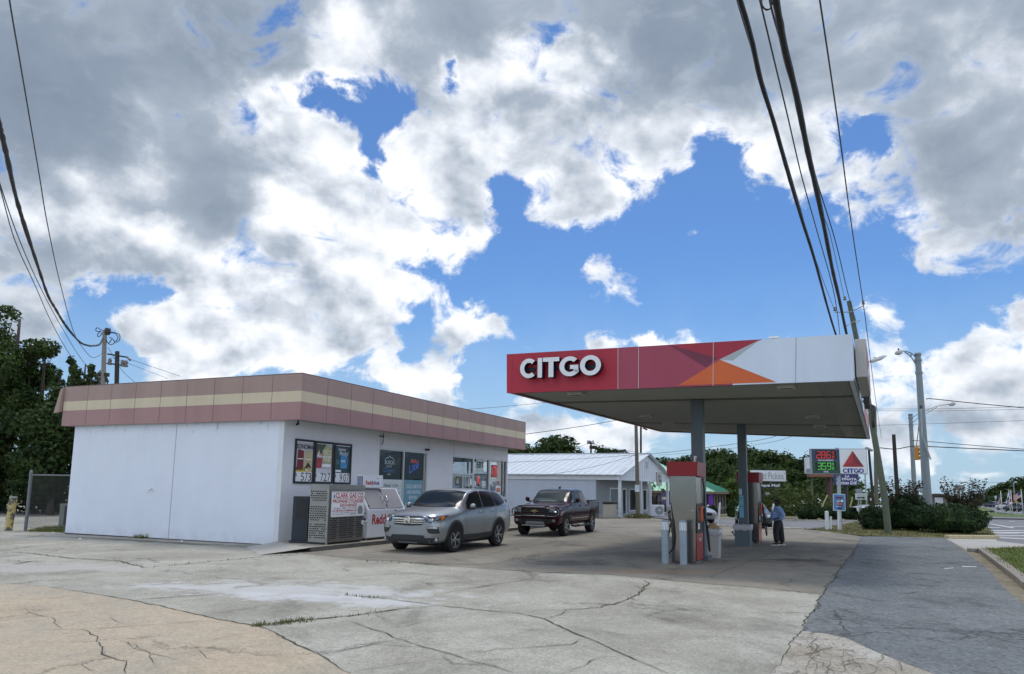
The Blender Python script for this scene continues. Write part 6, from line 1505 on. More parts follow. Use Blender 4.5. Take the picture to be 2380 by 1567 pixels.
def saloon(name, label, loc, rz, paint, kind='saloon', group=None, scale=1.0, detail=True):
    t = thing(name, label, 'car', loc, rz, group); t.scale = (scale,) * 3
    hi = kind == 'tall'
    rz_, zb = (1.70, .28) if hi else (1.46, .20)
    def st(x, zs, wm, zh, wh, zr, wr, zc): return (x, [(0, zs), (wm * .75, zs), (wm * .96, zs + .1), (wm, .62), (wm * .97, zh - .08), (wh, zh), (wr, zr), (wr * .55, zc), (0, zc)])
    h = .95 + (.12 if hi else 0)
    ST = [st(2.32, .36, .62, .70, .50, .72, .4, .73), st(2.22, .24, .80, h - .22, .72, h - .20, .5, h - .19), st(1.9, zb, .88, h - .10, .80, h - .06, .55, h - .05), st(1.0, zb, .90, h - .02, .84, h + .03, .6, h + .05), st(.82, zb, .90, h, .84, h + .12, .66, h + .13),
          st(.05, zb, .90, h + .02, .83, rz_ - .06, .62, rz_ - .03), st(-.5, zb, .90, h + .03, .83, rz_ - .02, .60, rz_), st(-1.1, zb, .90, h + .04, .82, rz_ - .07, .58, rz_ - .04),
          st(-1.75 if not hi else -2.1, zb, .89, h + .05, .80, (h + .14) if not hi else rz_ - .16, .62, (h + .16) if not hi else rz_ - .14), st(-2.2, .26, .84, h, .74, h + .05, .6, h + .06), st(-2.34, .38, .72, h - .14, .62, h - .1, .5, h - .1)]
    me = body_mesh(ST, paint, [(1.38, .33, .37, (.6, 1.1)), (1.38, .33, .37, (-1.1, -.6)), (-1.38, .33, .37, (.6, 1.1)), (-1.38, .33, .37, (-1.1, -.6))], 2)
    link('body', me, t); sh = Shell(me)
    for x in (1.38, -1.38):
        for y in (.78, -.78): wheel(t, x, y, .33, .21, 'five')
    panel(t, sh.patch([(-.58, rz_ - .08), (0, rz_ - .05), (.58, rz_ - .08)], [(-.74, h + .10), (0, h + .09), (.74, h + .10)], 'F', 10, 5, .012), CARGL, 'windshield')
    panel(t, sh.patch([(-.54, rz_ - .10), (.54, rz_ - .10)], [(-.66, h + .20), (.66, h + .20)], 'B', 8, 4, .014), CARGL, 'rear_window')
    for sd in 'LR':
        panel(t, sh.patch([(.50, h + .18), (.0, rz_ - .09), (-.55, rz_ - .06), (-1.0, rz_ - .1), (-1.35, h + .22)], [(.62, h + .06), (0, h + .06), (-.5, h + .06), (-1.0, h + .07), (-1.5, h + .10)], sd, 14, 4, .012), CARGL, 'side_window')
        s = 1 if sd == 'L' else -1
        panel(t, sh.patch([(s * .52, .74), (s * .76, .76)], [(s * .52, .62), (s * .78, .64)], 'F', 5, 3, .014), LAMP, 'headlight')
        panel(t, sh.patch([(s * .48, h - .06), (s * .70, h - .06)], [(s * .50, h - .22), (s * .72, h - .24)], 'B', 5, 3, .014), TAIL, 'tail_light')
        b = MB(); b.tube([(.58, s * .86, h + .08), (.56, s * 1.0, h + .12)], [.03, .07], paint, 8); b.build('mirror', t, True)
    panel(t, sh.patch([(-.45, .66), (.45, .66)], [(-.42, .50), (.42, .50)], 'F', 6, 3, .012), BLACKP, 'grille')
    b = MB(); b.box((-2.0, -.6, .16), (2.0, .6, .24), WELL); b.build('underbody', t)
    return t
DKP = carpaint('charcoal_paint', (.045, .048, .052), .5, .25); SLP = carpaint('pale_silver_paint', (.42, .43, .44), .7, .3); NVP = carpaint('navy_paint', (.02, .028, .05), .4, .25); WHP = carpaint('car_white_paint', (.62, .63, .64), .0, .3)
p = gp(1751, 1229); saloon('parked_car', 'charcoal saloon facing the camera behind the farther fuel pump', (p.x + .75, p.y + 2.4, gz(p.x, p.y + 2.4)), rad(-103), DKP, scale=1.0)
p = zg('6', 892, 935); p.x = aty(1612, 1200, p.y).x + 1.9; saloon('parked_car', 'pale silver car mostly hidden behind the nearer fuel pump', (p.x - 1.9, p.y + .8, gz(p.x, p.y + .8)), rad(-81), SLP, scale=1.02)
for x, y, Y, paint, kind, lab in ((2150, 692, 150, WHP, 'tall', 'pale sport utility vehicle driving away on the far road, left of a dark one'), (2268, 712, 138, NVP, 'tall', 'dark sport utility vehicle nearest on the far road beside the flag poles'),
                             (1942, 652, 205, NVP, 'tall', 'dark blue car farther up the far road, beside a grey car'), (2020, 634, 225, DKP, 'saloon', 'small grey car highest on the far road')):
    q = zy('b5', x, y, Y); saloon('distant_car', lab, q, rad(97), paint, kind, 'cars on the far road')

# ------------------------------------------------------------------ trees and shrubs
LF_DARK = leafmat('oak_leaves', (.030, .052, .015), (.068, .104, .028), .5); LF_CED = leafmat('cedar_sprays', (.020, .040, .014), (.055, .084, .025), .7); LF_MID = leafmat('broad_leaves', (.036, .060, .018), (.070, .105, .030), .5); LF_LT = leafmat('light_leaves', (.065, .10, .022), (.105, .14, .034), .6)
LF_YEW = leafmat('yew_needles', (.014, .032, .014), (.046, .078, .028), 1.6); LF_WEED = leafmat('weed_leaves', (.04, .062, .016), (.075, .095, .026), .8); LF_BRONZE = leafmat('bronze_leaves', (.030, .028, .016), (.055, .050, .026), 1.5)
BARK = mk('tree_bark', (.07, .058, .045), .9, var=(6, .2), bump=(20, .6))
def leaves(mb, blobs, n, size, m, rnd, gap=.0, gs=.6, flat=.5, shell=2.2, dirbias=None):
    """leaf-sized faces through the volume of a heap of ellipsoids"""
    vol = [b[3] * b[4] * b[5] for b in blobs]; tot = sum(vol); cum = []; s = 0
    for v in vol: s += v / tot; cum.append(s)
    off = Vector((rnd.uniform(0, 99), rnd.uniform(0, 99), rnd.uniform(0, 99)))
    V = []; Fc = []; k = 0; tries = 0
    while k < n and tries < n * 6:
        tries += 1
        u = rnd.random(); b = next(bb for bb, c in zip(blobs, cum) if u <= c + 1e-9)
        d = Vector((rnd.gauss(0, 1), rnd.gauss(0, 1), rnd.gauss(0, 1))).normalized(); r = rnd.random() ** (1 / shell)
        p = Vector((b[0] + d.x * b[3] * r, b[1] + d.y * b[4] * r, b[2] + d.z * b[5] * r))
        nv = noise.noise(p * gs + off)
        if nv < gap - .35 or (nv < gap and rnd.random() < .8): continue
        k += 1
        nn = (d * .7 + Vector((rnd.gauss(0, .6), rnd.gauss(0, .6), rnd.gauss(.35, .6)))).normalized()
        x, y, _ = orth(nn); a = rnd.uniform(0, 6.28); x, y = x * math.cos(a) + y * math.sin(a), y * math.cos(a) - x * math.sin(a)
        sz = size * rnd.uniform(.55, 1.35); l, w = x * sz, y * sz * rnd.uniform(.4, .75)
        i = len(V); V += [p - l, p - w * .9 + nn * sz * .12, p + l, p + w - nn * sz * .1]; Fc.append((i, i + 1, i + 2, i + 3))
    mb.add(V, Fc, m)
def limbs(mb, base, blobs, r0, rnd, lean=(0, 0)):
    top = max(b[2] for b in blobs); b0 = Vector(base)
    t = [b0, b0 + Vector((lean[0] * .3, lean[1] * .3, top * .3)), b0 + Vector((lean[0], lean[1], top * .7)), b0 + Vector((lean[0] * 1.3, lean[1] * 1.3, top))]
    mb.tube(spline(t, 10), [r0 * (1.25 - .115 * i) for i in range(10)], BARK, 9)
    for b in blobs:
        z = max(b[2] * .45, top * .22); f = min(1, z / top)
        s = t[0].lerp(t[2], f); e = Vector((b[0], b[1], b[2] - b[5] * .1)); m = s.lerp(e, .5) + Vector((rnd.gauss(0, .15), rnd.gauss(0, .15), .2))
        mb.tube(spline([s, m, e], 6), [r0 * .42, r0 * .36, r0 * .3, r0 * .22, r0 * .14, r0 * .06], BARK, 6)
        for _ in range(3):
            q = e + Vector((rnd.uniform(-1, 1) * b[3] * .7, rnd.uniform(-1, 1) * b[4] * .7, rnd.uniform(-.2, .8) * b[5]))
            mb.tube([m.lerp(e, .6), q], [r0 * .16, r0 * .03], BARK, 5)
def tree(name, label, loc, blobs, n, size, m, r0=.2, group=None, seed=1, gap=-.05, gs=.5, cat='tree', lean=(0, 0)):
    rnd = random.Random(seed); t = thing(name, label, cat, loc, 0, group)
    w = MB(); limbs(w, (0, 0, -.1), blobs, r0, rnd, lean); w.build('trunk', t, True)
    c = MB(); leaves(c, blobs, n, size, m, rnd, gap, gs); c.build('crown', t)
    return t
rnd = random.Random(11)
def rel(t, px, py, Y): q = aty(px, py, Y); return q - t
def from_px(loc, lst, Y):
    """crown lumps given by picture place and size, spread in depth by hand"""
    out = []
    for x, y, rx, rz_, dy in lst:
        q = aty(x, y, Y + dy); k = (Y + dy) / FPX; out.append((q.x - loc.x, q.y - loc.y, q.z - loc.z, rx * k, rx * k * 1.05, rz_ * k))
    return out
def base(px, Y): q = aty(px, 1150, Y); return Vector((q.x, q.y, gz(q.x, q.y)))
b = base(2, 50); tree('oak_tree', 'tallest broadleaf tree at the left edge behind the fence', b, from_px(b, [(-20, 780, 50, 60, 0), (12, 742, 34, 34, .6), (-60, 860, 60, 70, 1), (14, 850, 42, 60, -1), (-10, 950, 70, 70, .5), (30, 930, 46, 50, -.8)], 50), 15500, .135, LF_DARK, .32, 'trees behind the chain link fence', 3, -.02, .75)
b = base(72, 51); tree('oak_tree', 'round topped broadleaf tree with open sky gaps, right of the tallest tree', b, from_px(b, [(72, 815, 34, 28, 0), (104, 810, 34, 24, -.5), (60, 880, 50, 50, .8), (100, 870, 30, 36, .5), (40, 930, 50, 50, 0), (84, 950, 46, 50, -.6)], 51), 12000, .13, LF_DARK, .24, 'trees behind the chain link fence', 5, -.02, .8)
def cedar(px, top, Y, lab, seed, w=34):
    b = base(px, Y); L = []
    for i in range(9):
        f = i / 8; y = top + 8 + (1150 - top) * .62 * f; rr = 8 + w * (f ** .75); L.append((px + random.Random(seed + i).uniform(-6, 6), y, rr, 16 + 12 * f, random.Random(seed * 3 + i).uniform(-.5, .5)))
    return tree('cedar_tree', lab, b, from_px(b, L, Y), 4600, .17, LF_CED, .2, 'trees behind the chain link fence', seed, -.12, .9)
cedar(170, 834, 47, 'pointed cedar tree with twin tips, left of the service pole', 21); cedar(206, 846, 46, 'cedar tree reaching the store fascia corner', 22, 30); cedar(132, 862, 49, 'dark cedar tree between the round oak and the pointed cedar', 23, 40)
cedar(226, 870, 50, 'cedar tree farthest right, showing above the fascia end', 24, 26)
b = base(-40, 46); tree('oak_tree', 'low dark tree filling the left edge under the tall oak', b, from_px(b, [(-30, 1010, 90, 70, 0), (40, 1020, 70, 60, .6), (-20, 1090, 90, 60, -.4), (50, 1090, 60, 50, 0)], 46), 5600, .17, LF_CED, .2, 'trees behind the chain link fence', 8, -.15, .7)
b = base(120, 45); tree('oak_tree', 'low dark tree behind the chain link fence panel', b, from_px(b, [(110, 990, 70, 56, 0), (170, 1010, 60, 56, .6), (120, 1070, 80, 60, -.3), (180, 1090, 60, 54, .2), (90, 1130, 70, 40, 0)], 45), 6200, .16, LF_CED, .18, 'trees behind the chain link fence', 9, -.15, .7)
th = MB(); leaves(th, [(aty(x, 1150, 46.5).x, 46.5 + (k % 3) * .8, 1.3, 1.7, 1.2, 2.4) for k, x in enumerate(range(-130, 340, 30))], 8200, .15, LF_CED, rnd, -.3); tag(th.build('left_thicket'), kind='stuff')
# the wooded rise and the trees behind the white roofed shop
def norm_tree(seed, m, kind):
    rr = random.Random(seed); B = []
    if kind == 'pine':
        for i in range(7):
            f = i / 6; B.append((rr.uniform(-.9, .9), rr.uniform(-.9, .9), 3.2 + 6.4 * f, 2.5 - 1.6 * f, 2.5 - 1.6 * f, 1.2))
    else:
        B = [(0, 0, 7.6, 2.2, 2.2, 1.9)] + [(rr.uniform(-2.2, 2.2), rr.uniform(-2.2, 2.2), rr.uniform(3.2, 7.4), rr.uniform(1.4, 2.2), rr.uniform(1.4, 2.2), rr.uniform(1.2, 1.8)) for _ in range(7)]
    return B
PROTO = {}
def far_tree(kind, px, top, Y, label, group, wide=1.0):
    b = base(px, Y); h = aty(px, top, Y).z - b.z
    key = kind
    if key not in PROTO:
        nm, m, s = {'oak': ('oak_tree', LF_DARK, 31), 'mid': ('broadleaf_tree', LF_MID, 33), 'pine': ('pine_tree', LF_CED, 35), 'light': ('light_green_tree', LF_LT, 37), 'oak2': ('oak_tree', LF_DARK, 39)}[kind]
        t = tree(nm, label, b, norm_tree(s, m, kind), 3800, .27, m, .2, group, s, -.1, .5); PROTO[key] = t
    else:
        t = copy_tree(PROTO[key])
    t.location = b; t.rotation_euler = (0, 0, random.uniform(0, 6.28)); s = h / 9.6; t.scale = (s * wide, s * wide, s); t['label'] = label; t['group'] = group
    return t
HG = 'trees on the wooded rise'
R1 = [('oak', 1570, 1062, 128), ('mid', 1600, 1056, 126), ('oak2', 1622, 1050, 130), ('mid', 1652, 1041, 122), ('mid', 1684, 1039, 120), ('oak', 1712, 1052, 132), ('pine', 1744, 1044, 134), ('oak', 1768, 1042, 132), ('oak2', 1792, 1044, 130), ('oak', 1812, 1054, 134), ('pine', 1832, 1058, 136), ('oak', 1852, 1064, 132), ('pine', 1876, 1064, 130), ('oak2', 1898, 1074, 132), ('oak', 1924, 1082, 128), ('pine', 1936, 1072, 138), ('oak', 1952, 1088, 130), ('oak2', 1978, 1094, 126)]
MADE = {}
def ord_(n): return ['first', 'second', 'third', 'fourth', 'fifth', 'sixth', 'seventh', 'eighth', 'ninth', 'tenth', 'eleventh', 'twelfth', 'thirteenth', 'fourteenth', 'fifteenth', 'sixteenth', 'seventeenth', 'eighteenth', 'nineteenth', 'twentieth'][n]
KN = {'oak': 'dark oak', 'oak2': 'dark oak', 'mid': 'mid green tree', 'pine': 'dark pine', 'light': 'light green tree'}
for k, (kd, x, y, Y) in enumerate(R1): far_tree(kd, x, y, Y, f'{KN[kd]} on the wooded skyline, {ord_(k)} from the white shop gable', HG, random.uniform(.95, 1.2))
R2 = [('oak', 1588, 1086, 108), ('oak2', 1634, 1080, 106), ('mid', 1668, 1064, 104), ('oak', 1702, 1080, 106), ('oak2', 1740, 1082, 110), ('oak', 1775, 1076, 112), ('oak2', 1806, 1082, 108), ('oak', 1840, 1088, 110), ('oak2', 1876, 1092, 108), ('oak', 1910, 1102, 106), ('oak2', 1944, 1108, 104), ('oak', 1980, 1120, 100)]
for k, (kd, x, y, Y) in enumerate(R2): far_tree(kd, x, y, Y, f'{KN[kd]} in the lower row of the wooded rise, {ord_(k)} from the white shop', HG, random.uniform(1.0, 1.25))
far_tree('light', 1730, 1086, 92, 'light yellow green tree behind the second canopy post', HG, 1.2); far_tree('light', 1706, 1110, 88, 'smaller light green tree beside the green roofed restaurant', HG, 1.1)
SG = 'trees behind the white roofed shop'
for k, (kd, x, y, Y) in enumerate([('oak', 1150, 1030, 96), ('pine', 1182, 1034, 90), ('oak2', 1216, 1028, 86), ('oak', 1248, 1040, 92), ('oak', 1275, 1012, 84), ('oak2', 1300, 1008, 86), ('oak', 1328, 1040, 96), ('oak2', 1352, 1048, 104), ('oak', 1378, 1052, 108), ('pine', 1398, 1042, 104), ('oak2', 1416, 1040, 106), ('oak', 1436, 1042, 106), ('oak', 1462, 1058, 118), ('oak2', 1500, 1060, 122), ('oak', 1540, 1060, 124)]):
    far_tree(kd, x, y, Y, f'{KN[kd]} behind the white metal roof, {ord_(k)} from the store', SG, random.uniform(.9, 1.2))
for k, (kd, x, y, Y) in enumerate([('oak', 2376, 1106, 250), ('oak2', 2346, 1118, 260), ('oak', 2322, 1126, 268), ('oak2', 2300, 1142, 300), ('oak', 2272, 1146, 320), ('pine', 2396, 1112, 240), ('oak', 2366, 1138, 220), ('oak2', 2334, 1146, 240), ('oak', 2390, 1150, 210)]):
    far_tree(kd, x, y, Y, f'{KN[kd]} beyond the far road, {ord_(8 - k)} of the clump behind the flags', 'trees beyond the far road', 1.5)
th = MB(); leaves(th, [(aty(x, 1150, 96 + 7 * (k % 2)).x, 96 + 7 * (k % 2), .8, 4.5, 3, 2.8) for k, x in enumerate(range(1540, 2030, 36))], 5200, .34, LF_DARK, rnd, -.3)
leaves(th, [(aty(x, 1150, 82 + 6 * (k % 2)).x, 82 + 6 * (k % 2), .9, 4.5, 3, 2.6) for k, x in enumerate(range(1120, 1480, 44))], 2600, .34, LF_DARK, rnd, -.3)
leaves(th, [(aty(x, 1150, 230).x, 230, -1.5, 9, 5, 4) for x in range(2250, 2440, 30)], 2200, .5, LF_CED, rnd, -.3); tag(th.build('far_thicket'), kind='stuff')
wd = MB(); leaves(wd, [(aty(x, 1150, Y).x, Y, gz(0, Y) + h * .4, 2.2, 1.6, h) for x, Y, h in ((1790, 76, 1.7), (1820, 74, 2.1), (1850, 73, 1.9), (1880, 74, 1.7), (1910, 73, 1.5), (1940, 72, 1.4), (1965, 70, 1.6), (1870, 70, 1.1), (1830, 70, 1.2), (1925, 69, 1.0), (1800, 79, 2.2), (1985, 69, 1.6), (2010, 68, 1.7))], 8200, .15, LF_WEED, rnd, -.15, 1.2)
FLW = mk('white_blossom', (.7, .7, .66), .7)
for x, y in ((1868, 1170), (1865, 1166), (1902, 1160), (1906, 1163), (1909, 1172), (1903, 1168), (1911, 1178), (1913, 1175), (1845, 1176), (1850, 1180), (1880, 1178), (1826, 1176), (1835, 1179)):
    q = aty(x, y, 69.5); wd.lathe([(0, -.06), (.09, -.03), (.08, .05), (0, .07)], Matrix.Translation(q), FLW, 6)
tag(wd.build('roadside_weeds'), kind='stuff')
def shrub(name, label, px, py, rpx, rzpx, Y, m, n, size, seed, group, extra=None):
    b = base(px, Y); b.z = gz(b.x, b.y); k = Y / FPX; t = thing(name, label, 'shrub', b, 0, group); rr = random.Random(seed)
    w, h = rpx * k, rzpx * k * 2; B = [(0, 0, h * .45, w * .9, w * .75, h * .5)]
    for i in range(9):
        a = 6.28 * i / 9; B.append((math.cos(a) * w * .55, math.sin(a) * w * .45, h * rr.uniform(.3, .55), w * .45, w * .42, h * rr.uniform(.3, .42)))
    for e in (extra or []): B.append(e)
    s = MB()
    for i in range(7):
        a = rr.uniform(0, 6.28); s.tube([(0, 0, -.05), (math.cos(a) * w * .25, math.sin(a) * w * .2, h * .3), (math.cos(a) * w * .5, math.sin(a) * w * .45, h * .6)], [.05, .04, .015], BARK, 6)
    s.build('stems', t, True)
    core = MB(); core.lathe([(0, h * .06), (w * .62, h * .12), (w * .74, h * .4), (w * .5, h * .68), (0, h * .8)], Matrix.Identity(4), m, 18)
    leaves(core, B, n, size, m, rr, -.22, 1.8, shell=5.0)
    core.build('foliage', t); return t
BG = 'dark clipped shrubs on the grass verge'
def sprays(t, px0, px1, py, Y, n, m, seed, hgt):
    """stiff upright branches with leaves along them"""
    rr = random.Random(seed); L = Vector(t.location); s = MB(); f = MB()
    for i in range(n):
        x = px0 + (px1 - px0) * (i + rr.random()) / n; c = (px0 + px1) / 2
        b = aty(c + (x - c) * .3, 1205, Y) - L; b.z = .3; tp = aty(x, py + rr.uniform(0, 1) * hgt, Y + rr.uniform(-.5, .5)) - L
        P = spline([b, b.lerp(tp, .55) + Vector((0, 0, .15)), tp], 9); s.tube(P, [.022 - .002 * k for k in range(9)], BARK, 5)
        V = []; Fc = []
        for p in P[2:]:
            for _ in range(11):
                q = p + Vector((rr.gauss(0, .07), rr.gauss(0, .07), rr.gauss(0, .08))); nn = Vector((rr.gauss(0, 1), rr.gauss(0, 1), rr.gauss(0, 1))).normalized(); a, c2, _ = orth(nn); z = rr.uniform(.04, .085); k = len(V)
                V += [q - a * z, q - c2 * z * .5, q + a * z, q + c2 * z * .5]; Fc.append((k, k + 1, k + 2, k + 3))
        f.add(V, Fc, m)
    s.build('branch', t, True); f.build('leaf_spray', t)
shrub('yew_shrub', 'widest dark rounded shrub on the verge, right of the leaning pole', 2203, 1206, 88, 36, 39.6, LF_YEW, 8600, .075, 41, BG)
shrub('yew_shrub', 'low dark shrub on the verge, left of the leaning pole', 2028, 1206, 36, 29, 42.5, LF_YEW, 4200, .075, 42, BG)
t = shrub('holly_shrub', 'tall dark shrub with loose upright sprays between the leaning pole and wide shrub', 2104, 1190, 50, 45, 42.0, LF_YEW, 6200, .08, 43, BG); sprays(t, 2052, 2146, 1112, 42, 30, LF_BRONZE, 5, 44)
t = shrub('crape_shrub', 'spiky open branched shrub behind the wide rounded shrub', 2236, 1190, 34, 40, 43.0, LF_BRONZE, 2600, .08, 44, BG); sprays(t, 2184, 2292, 1114, 43, 34, LF_BRONZE, 7, 52)
for k, (x, w, h, Y, lab) in enumerate(((1878, 30, 15, 60, 'low clipped hedge shrub left of the white posts'), (1926, 36, 16, 59.5, 'low clipped hedge shrub behind the white posts'), (1974, 28, 15, 59, 'low clipped hedge shrub right of the price sign pole'))):
    shrub('hedge_shrub', lab, x, 1195, w, h, Y, LF_YEW, 2800, .10, 50 + k, 'low hedge shrubs across the street')
shrub('round_shrub', 'rounded green shrub left of the second canopy post', 1706, 1182, 19, 22, 60, LF_DARK, 2400, .10, 61, 'low hedge shrubs across the street')
shrub('round_shrub', 'dark low shrub in front of the restaurant windows, left of the nearer pump', 1548, 1182, 18, 8, 76, LF_YEW, 1200, .12, 62, 'low hedge shrubs across the street')
shrub('round_shrub', 'small dark shrub beside the restaurant, right of the nearer pump', 1655, 1178, 11, 10, 74, LF_YEW, 1000, .12, 63, 'low hedge shrubs across the street')

# ------------------------------------------------------------------ the white roofed shop
PALEB_ = mk('pale_blue_block', (.43, .48, .56), .8, var=(1.5, .05)); ROOFW = mk('white_metal_roof', (.56, .60, .64), .38, .15, var=(1.2, .06), streak=(1.4, .03)); TRIMW = mk('white_trim', (.62, .65, .68), .6, var=(2, .04)); SHOPG = mk('shop_grey_siding', (.26, .28, .30), .7, var=(2, .06)); DGLASS = mk('dark_shop_glass', (.03, .035, .038), .08, spec=.6)
AP = zg('b4', 1488, 1385); AA = rad(63.8); AM = Matrix.Translation((AP.x, AP.y, 0)) @ Matrix.Rotation(AA, 4, 'Z'); AG = gz(AP.x, AP.y)
def AL(k, x, y, yo): q = AM.inverted() @ onplane(*zz(k, x, y), AM @ Vector((0, yo, 0)), AM.to_3x3() @ Vector((0, 1, 0))); return q
shop = thing('antique_shop', 'pale blue shop with a long white metal roof and a columned gable porch', 'shop', (AP.x, AP.y, 0), AA)
def shop_build():
    Wd = AL('b4', 2060, 1370, 0).x; L = 24; ez = 2.72; rz_ = 4.62; cx = Wd / 2; o = .35; g = AG - .4; ps = 1.9
    w = MB(); w.box((0, ps, g), (.2, L, ez), PALEB_); w.box((Wd - .2, ps, g), (Wd, L, ez), PALEB_); w.box((.2, L - .2, g), (Wd - .2, L, ez), PALEB_)
    w.add([Vector(p) for p in ((.2, ps, g), (Wd - .2, ps, g), (Wd - .2, ps, ez), (.2, ps, ez))], [(0, 1, 2, 3)], SHOPG)
    for k in range(1, 12): z = AG + k * .24; w.box((-.004, ps, z - .005), (0, L, z + .005), mk('block_joint', (.36, .40, .47), .9))
    w.box((-.006, 15, AG), (0, 15.03, ez), mk('block_joint', (.36, .40, .47), .9)); w.box((0, ps - .06, AG), (Wd, ps - .01, AG + .1), PALEB_); w.build('wall', shop)
    f = MB(); gb = ez - .02                                          # gable and its trim
    f.add([Vector(p) for p in ((-.02, -.02, gb), (Wd + .02, -.02, gb), (Wd + .02, -.02, ez + .3), (cx, -.02, rz_ - .05), (-.02, -.02, ez + .3))], [(0, 1, 2, 3, 4)], TRIMW)
    for k in range(1, 22):
        x = Wd * k / 22; zt = ez + .3 + (rz_ - ez - .4) * (1 - abs(x - cx) / cx); f.box((x - .012, -.03, gb + .02), (x + .012, -.02, zt), mk('siding_groove', (.42, .45, .48), .7))
    f.box((-.1, -.06, ez - .28), (-.0, L, ez + .14), TRIMW); f.build('gable', shop)
    v = MB(); v.box((cx - .35, -.07, rz_ - 1.15), (cx + .35, -.03, rz_ - .55), TRIMW)
    for k in range(7): v.box((cx - .3, -.085, rz_ - 1.1 + k * .08), (cx + .3, -.07, rz_ - 1.06 + k * .08), SHOPG)
    v.build('gable_vent', shop)
    r = MB(); e = ez + .12; nseg = 40
    for sgn, xe in ((-1, -o), (1, Wd + o)):
        a0, a1 = Vector((xe, -o, e)), Vector((xe, L + o, e)); b0, b1 = Vector((cx, -o, rz_ + .12)), Vector((cx, L + o, rz_ + .12)); dn = Vector((0, 0, -.05))
        r.add([a0, a1, b1, b0, a0 + dn, a1 + dn, b1 + dn, b0 + dn], [(0, 1, 2, 3) if sgn < 0 else (3, 2, 1, 0), (7, 6, 5, 4) if sgn < 0 else (4, 5, 6, 7), (0, 4, 5, 1), (3, 7, 4, 0), (1, 5, 6, 2)], ROOFW)
        for k in range(nseg): y = -o + (L + 2 * o) * k / nseg; r.bar(Vector((xe, y, e + .012)), Vector((cx, y, rz_ + .132)), .035, .03, ROOFW, up=(0, 0, 1))
    r.bar((cx, -o, rz_ + .14), (cx, L + o, rz_ + .14), .3, .05, ROOFW, up=(0, 0, 1)); r.build('roof', shop)
    s = MB(); s.box((0, 0, ez - .02), (Wd, ps, ez + .02), TRIMW); s.box((-.3, -.02, ez - .3), (Wd + .3, .12, ez - .0), TRIMW); s.build('porch_ceiling', shop)
    for x in (1488, 1735, 1845, 2050):
        q = AL('b4', x, 1380, .06); m = MB(); m.box((q.x - .10, -.04, AG), (q.x + .10, .16, ez - .3), TRIMW); m.box((q.x - .14, -.08, AG), (q.x + .14, .2, AG + .14), TRIMW); m.build('column', shop, bevel=.01)
    m = MB(); m.box((0, 0, AG - .2), (Wd, ps, AG + .06), M_DRIVE); m.build('porch_floor', shop)
    for x0, y0, x1, y1, nm in ((1362, 1035, 1468, 1312, 'window'), (1508, 1040, 1556, 1375, 'door'), (1590, 1045, 1675, 1312, 'window'), (1750, 1050, 1797, 1305, 'window')):
        a = AL('b4', x0, y1, ps); b = AL('b4', x1, y0, ps); e_ = .09; m = MB(); z1 = min(b.z, ez - .25)
        for lo, hi in (((a.x, a.z), (b.x, a.z + e_)), ((a.x, z1 - e_), (b.x, z1)), ((a.x, a.z + e_), (a.x + e_ * 1.6, z1 - e_)), ((b.x - e_ * 1.6, a.z + e_), (b.x, z1 - e_))): m.box((lo[0], ps - .07, lo[1]), (hi[0], ps - .005, hi[1]), TRIMW)
        f_ = m.build(nm, shop); p = MB(); p.quad((a.x + .1, ps - .03, a.z + .05), (b.x - .1, ps - .03, a.z + .05), (b.x - .1, ps - .03, z1 - .05), (a.x + .1, ps - .03, z1 - .05), DGLASS if nm == 'door' or x0 > 1500 else mk('pale_shop_glass', (.22, .26, .28), .1, var=(1.5, .2))); p.build('pane', f_)
    q = AL('b4', 1950, 925, -.1); m = MB(); m.box((q.x - .75, -.14, q.z - .62), (q.x + .75, -.05, q.z + .55), mk('shop_sign_cream', (.42, .42, .38), .6)); so = m.build('gable_sign', shop, bevel=.01)
    F = frame((q.x, -.14, q.z), (1, 0, 0), (0, 0, 1)); fit_text(F, [('Sweet', -.5, .08, .3, .38, INKB, .02, .2), ('Pickins', -.45, -.32, .6, .0, INKB, .02, .2)], INKB, so, world=False)
shop_build()
def at_shop(name, lab, cat, k, x, y, yo): q = zg(k, x, y); return thing(name, lab, cat, (q.x, q.y, gz(q.x, q.y)), AA)
t = at_shop('trash_can', 'beige trash can with dark lid on the shop porch side', 'trash can', 'b4', 1370, 1388, 0)
m = MB(); m.box((-.4, -.4, 0), (.4, .4, 1.0), mk('bin_beige', (.36, .34, .28), .6)); m.build('body', t, bevel=.04); m = MB(); m.box((-.44, -.44, 1.0), (.44, .44, 1.2), BLACKP); m.build('lid', t, bevel=.06)
t = at_shop('air_conditioner', 'white outdoor air conditioner unit by the shop porch', 'air conditioner', 'b4', 1925, 1370, 0); t.rotation_euler = (0, 0, rad(-8))
m = MB(); m.box((-.55, -.2, .05), (.55, .2, .92), TRIMW); m.build('case', t, bevel=.02); m = MB(); m.lathe([(0, .02), (.30, .02), (.34, 0)], Matrix.Translation((.18, -.21, .5)) @ Matrix.Rotation(math.pi / 2, 4, 'X'), SHOPG, 20)
m.lathe([(.0, .03), (.08, .03)], Matrix.Translation((.18, -.22, .5)) @ Matrix.Rotation(math.pi / 2, 4, 'X'), TRIMW, 12); m.build('fan_grille', t)
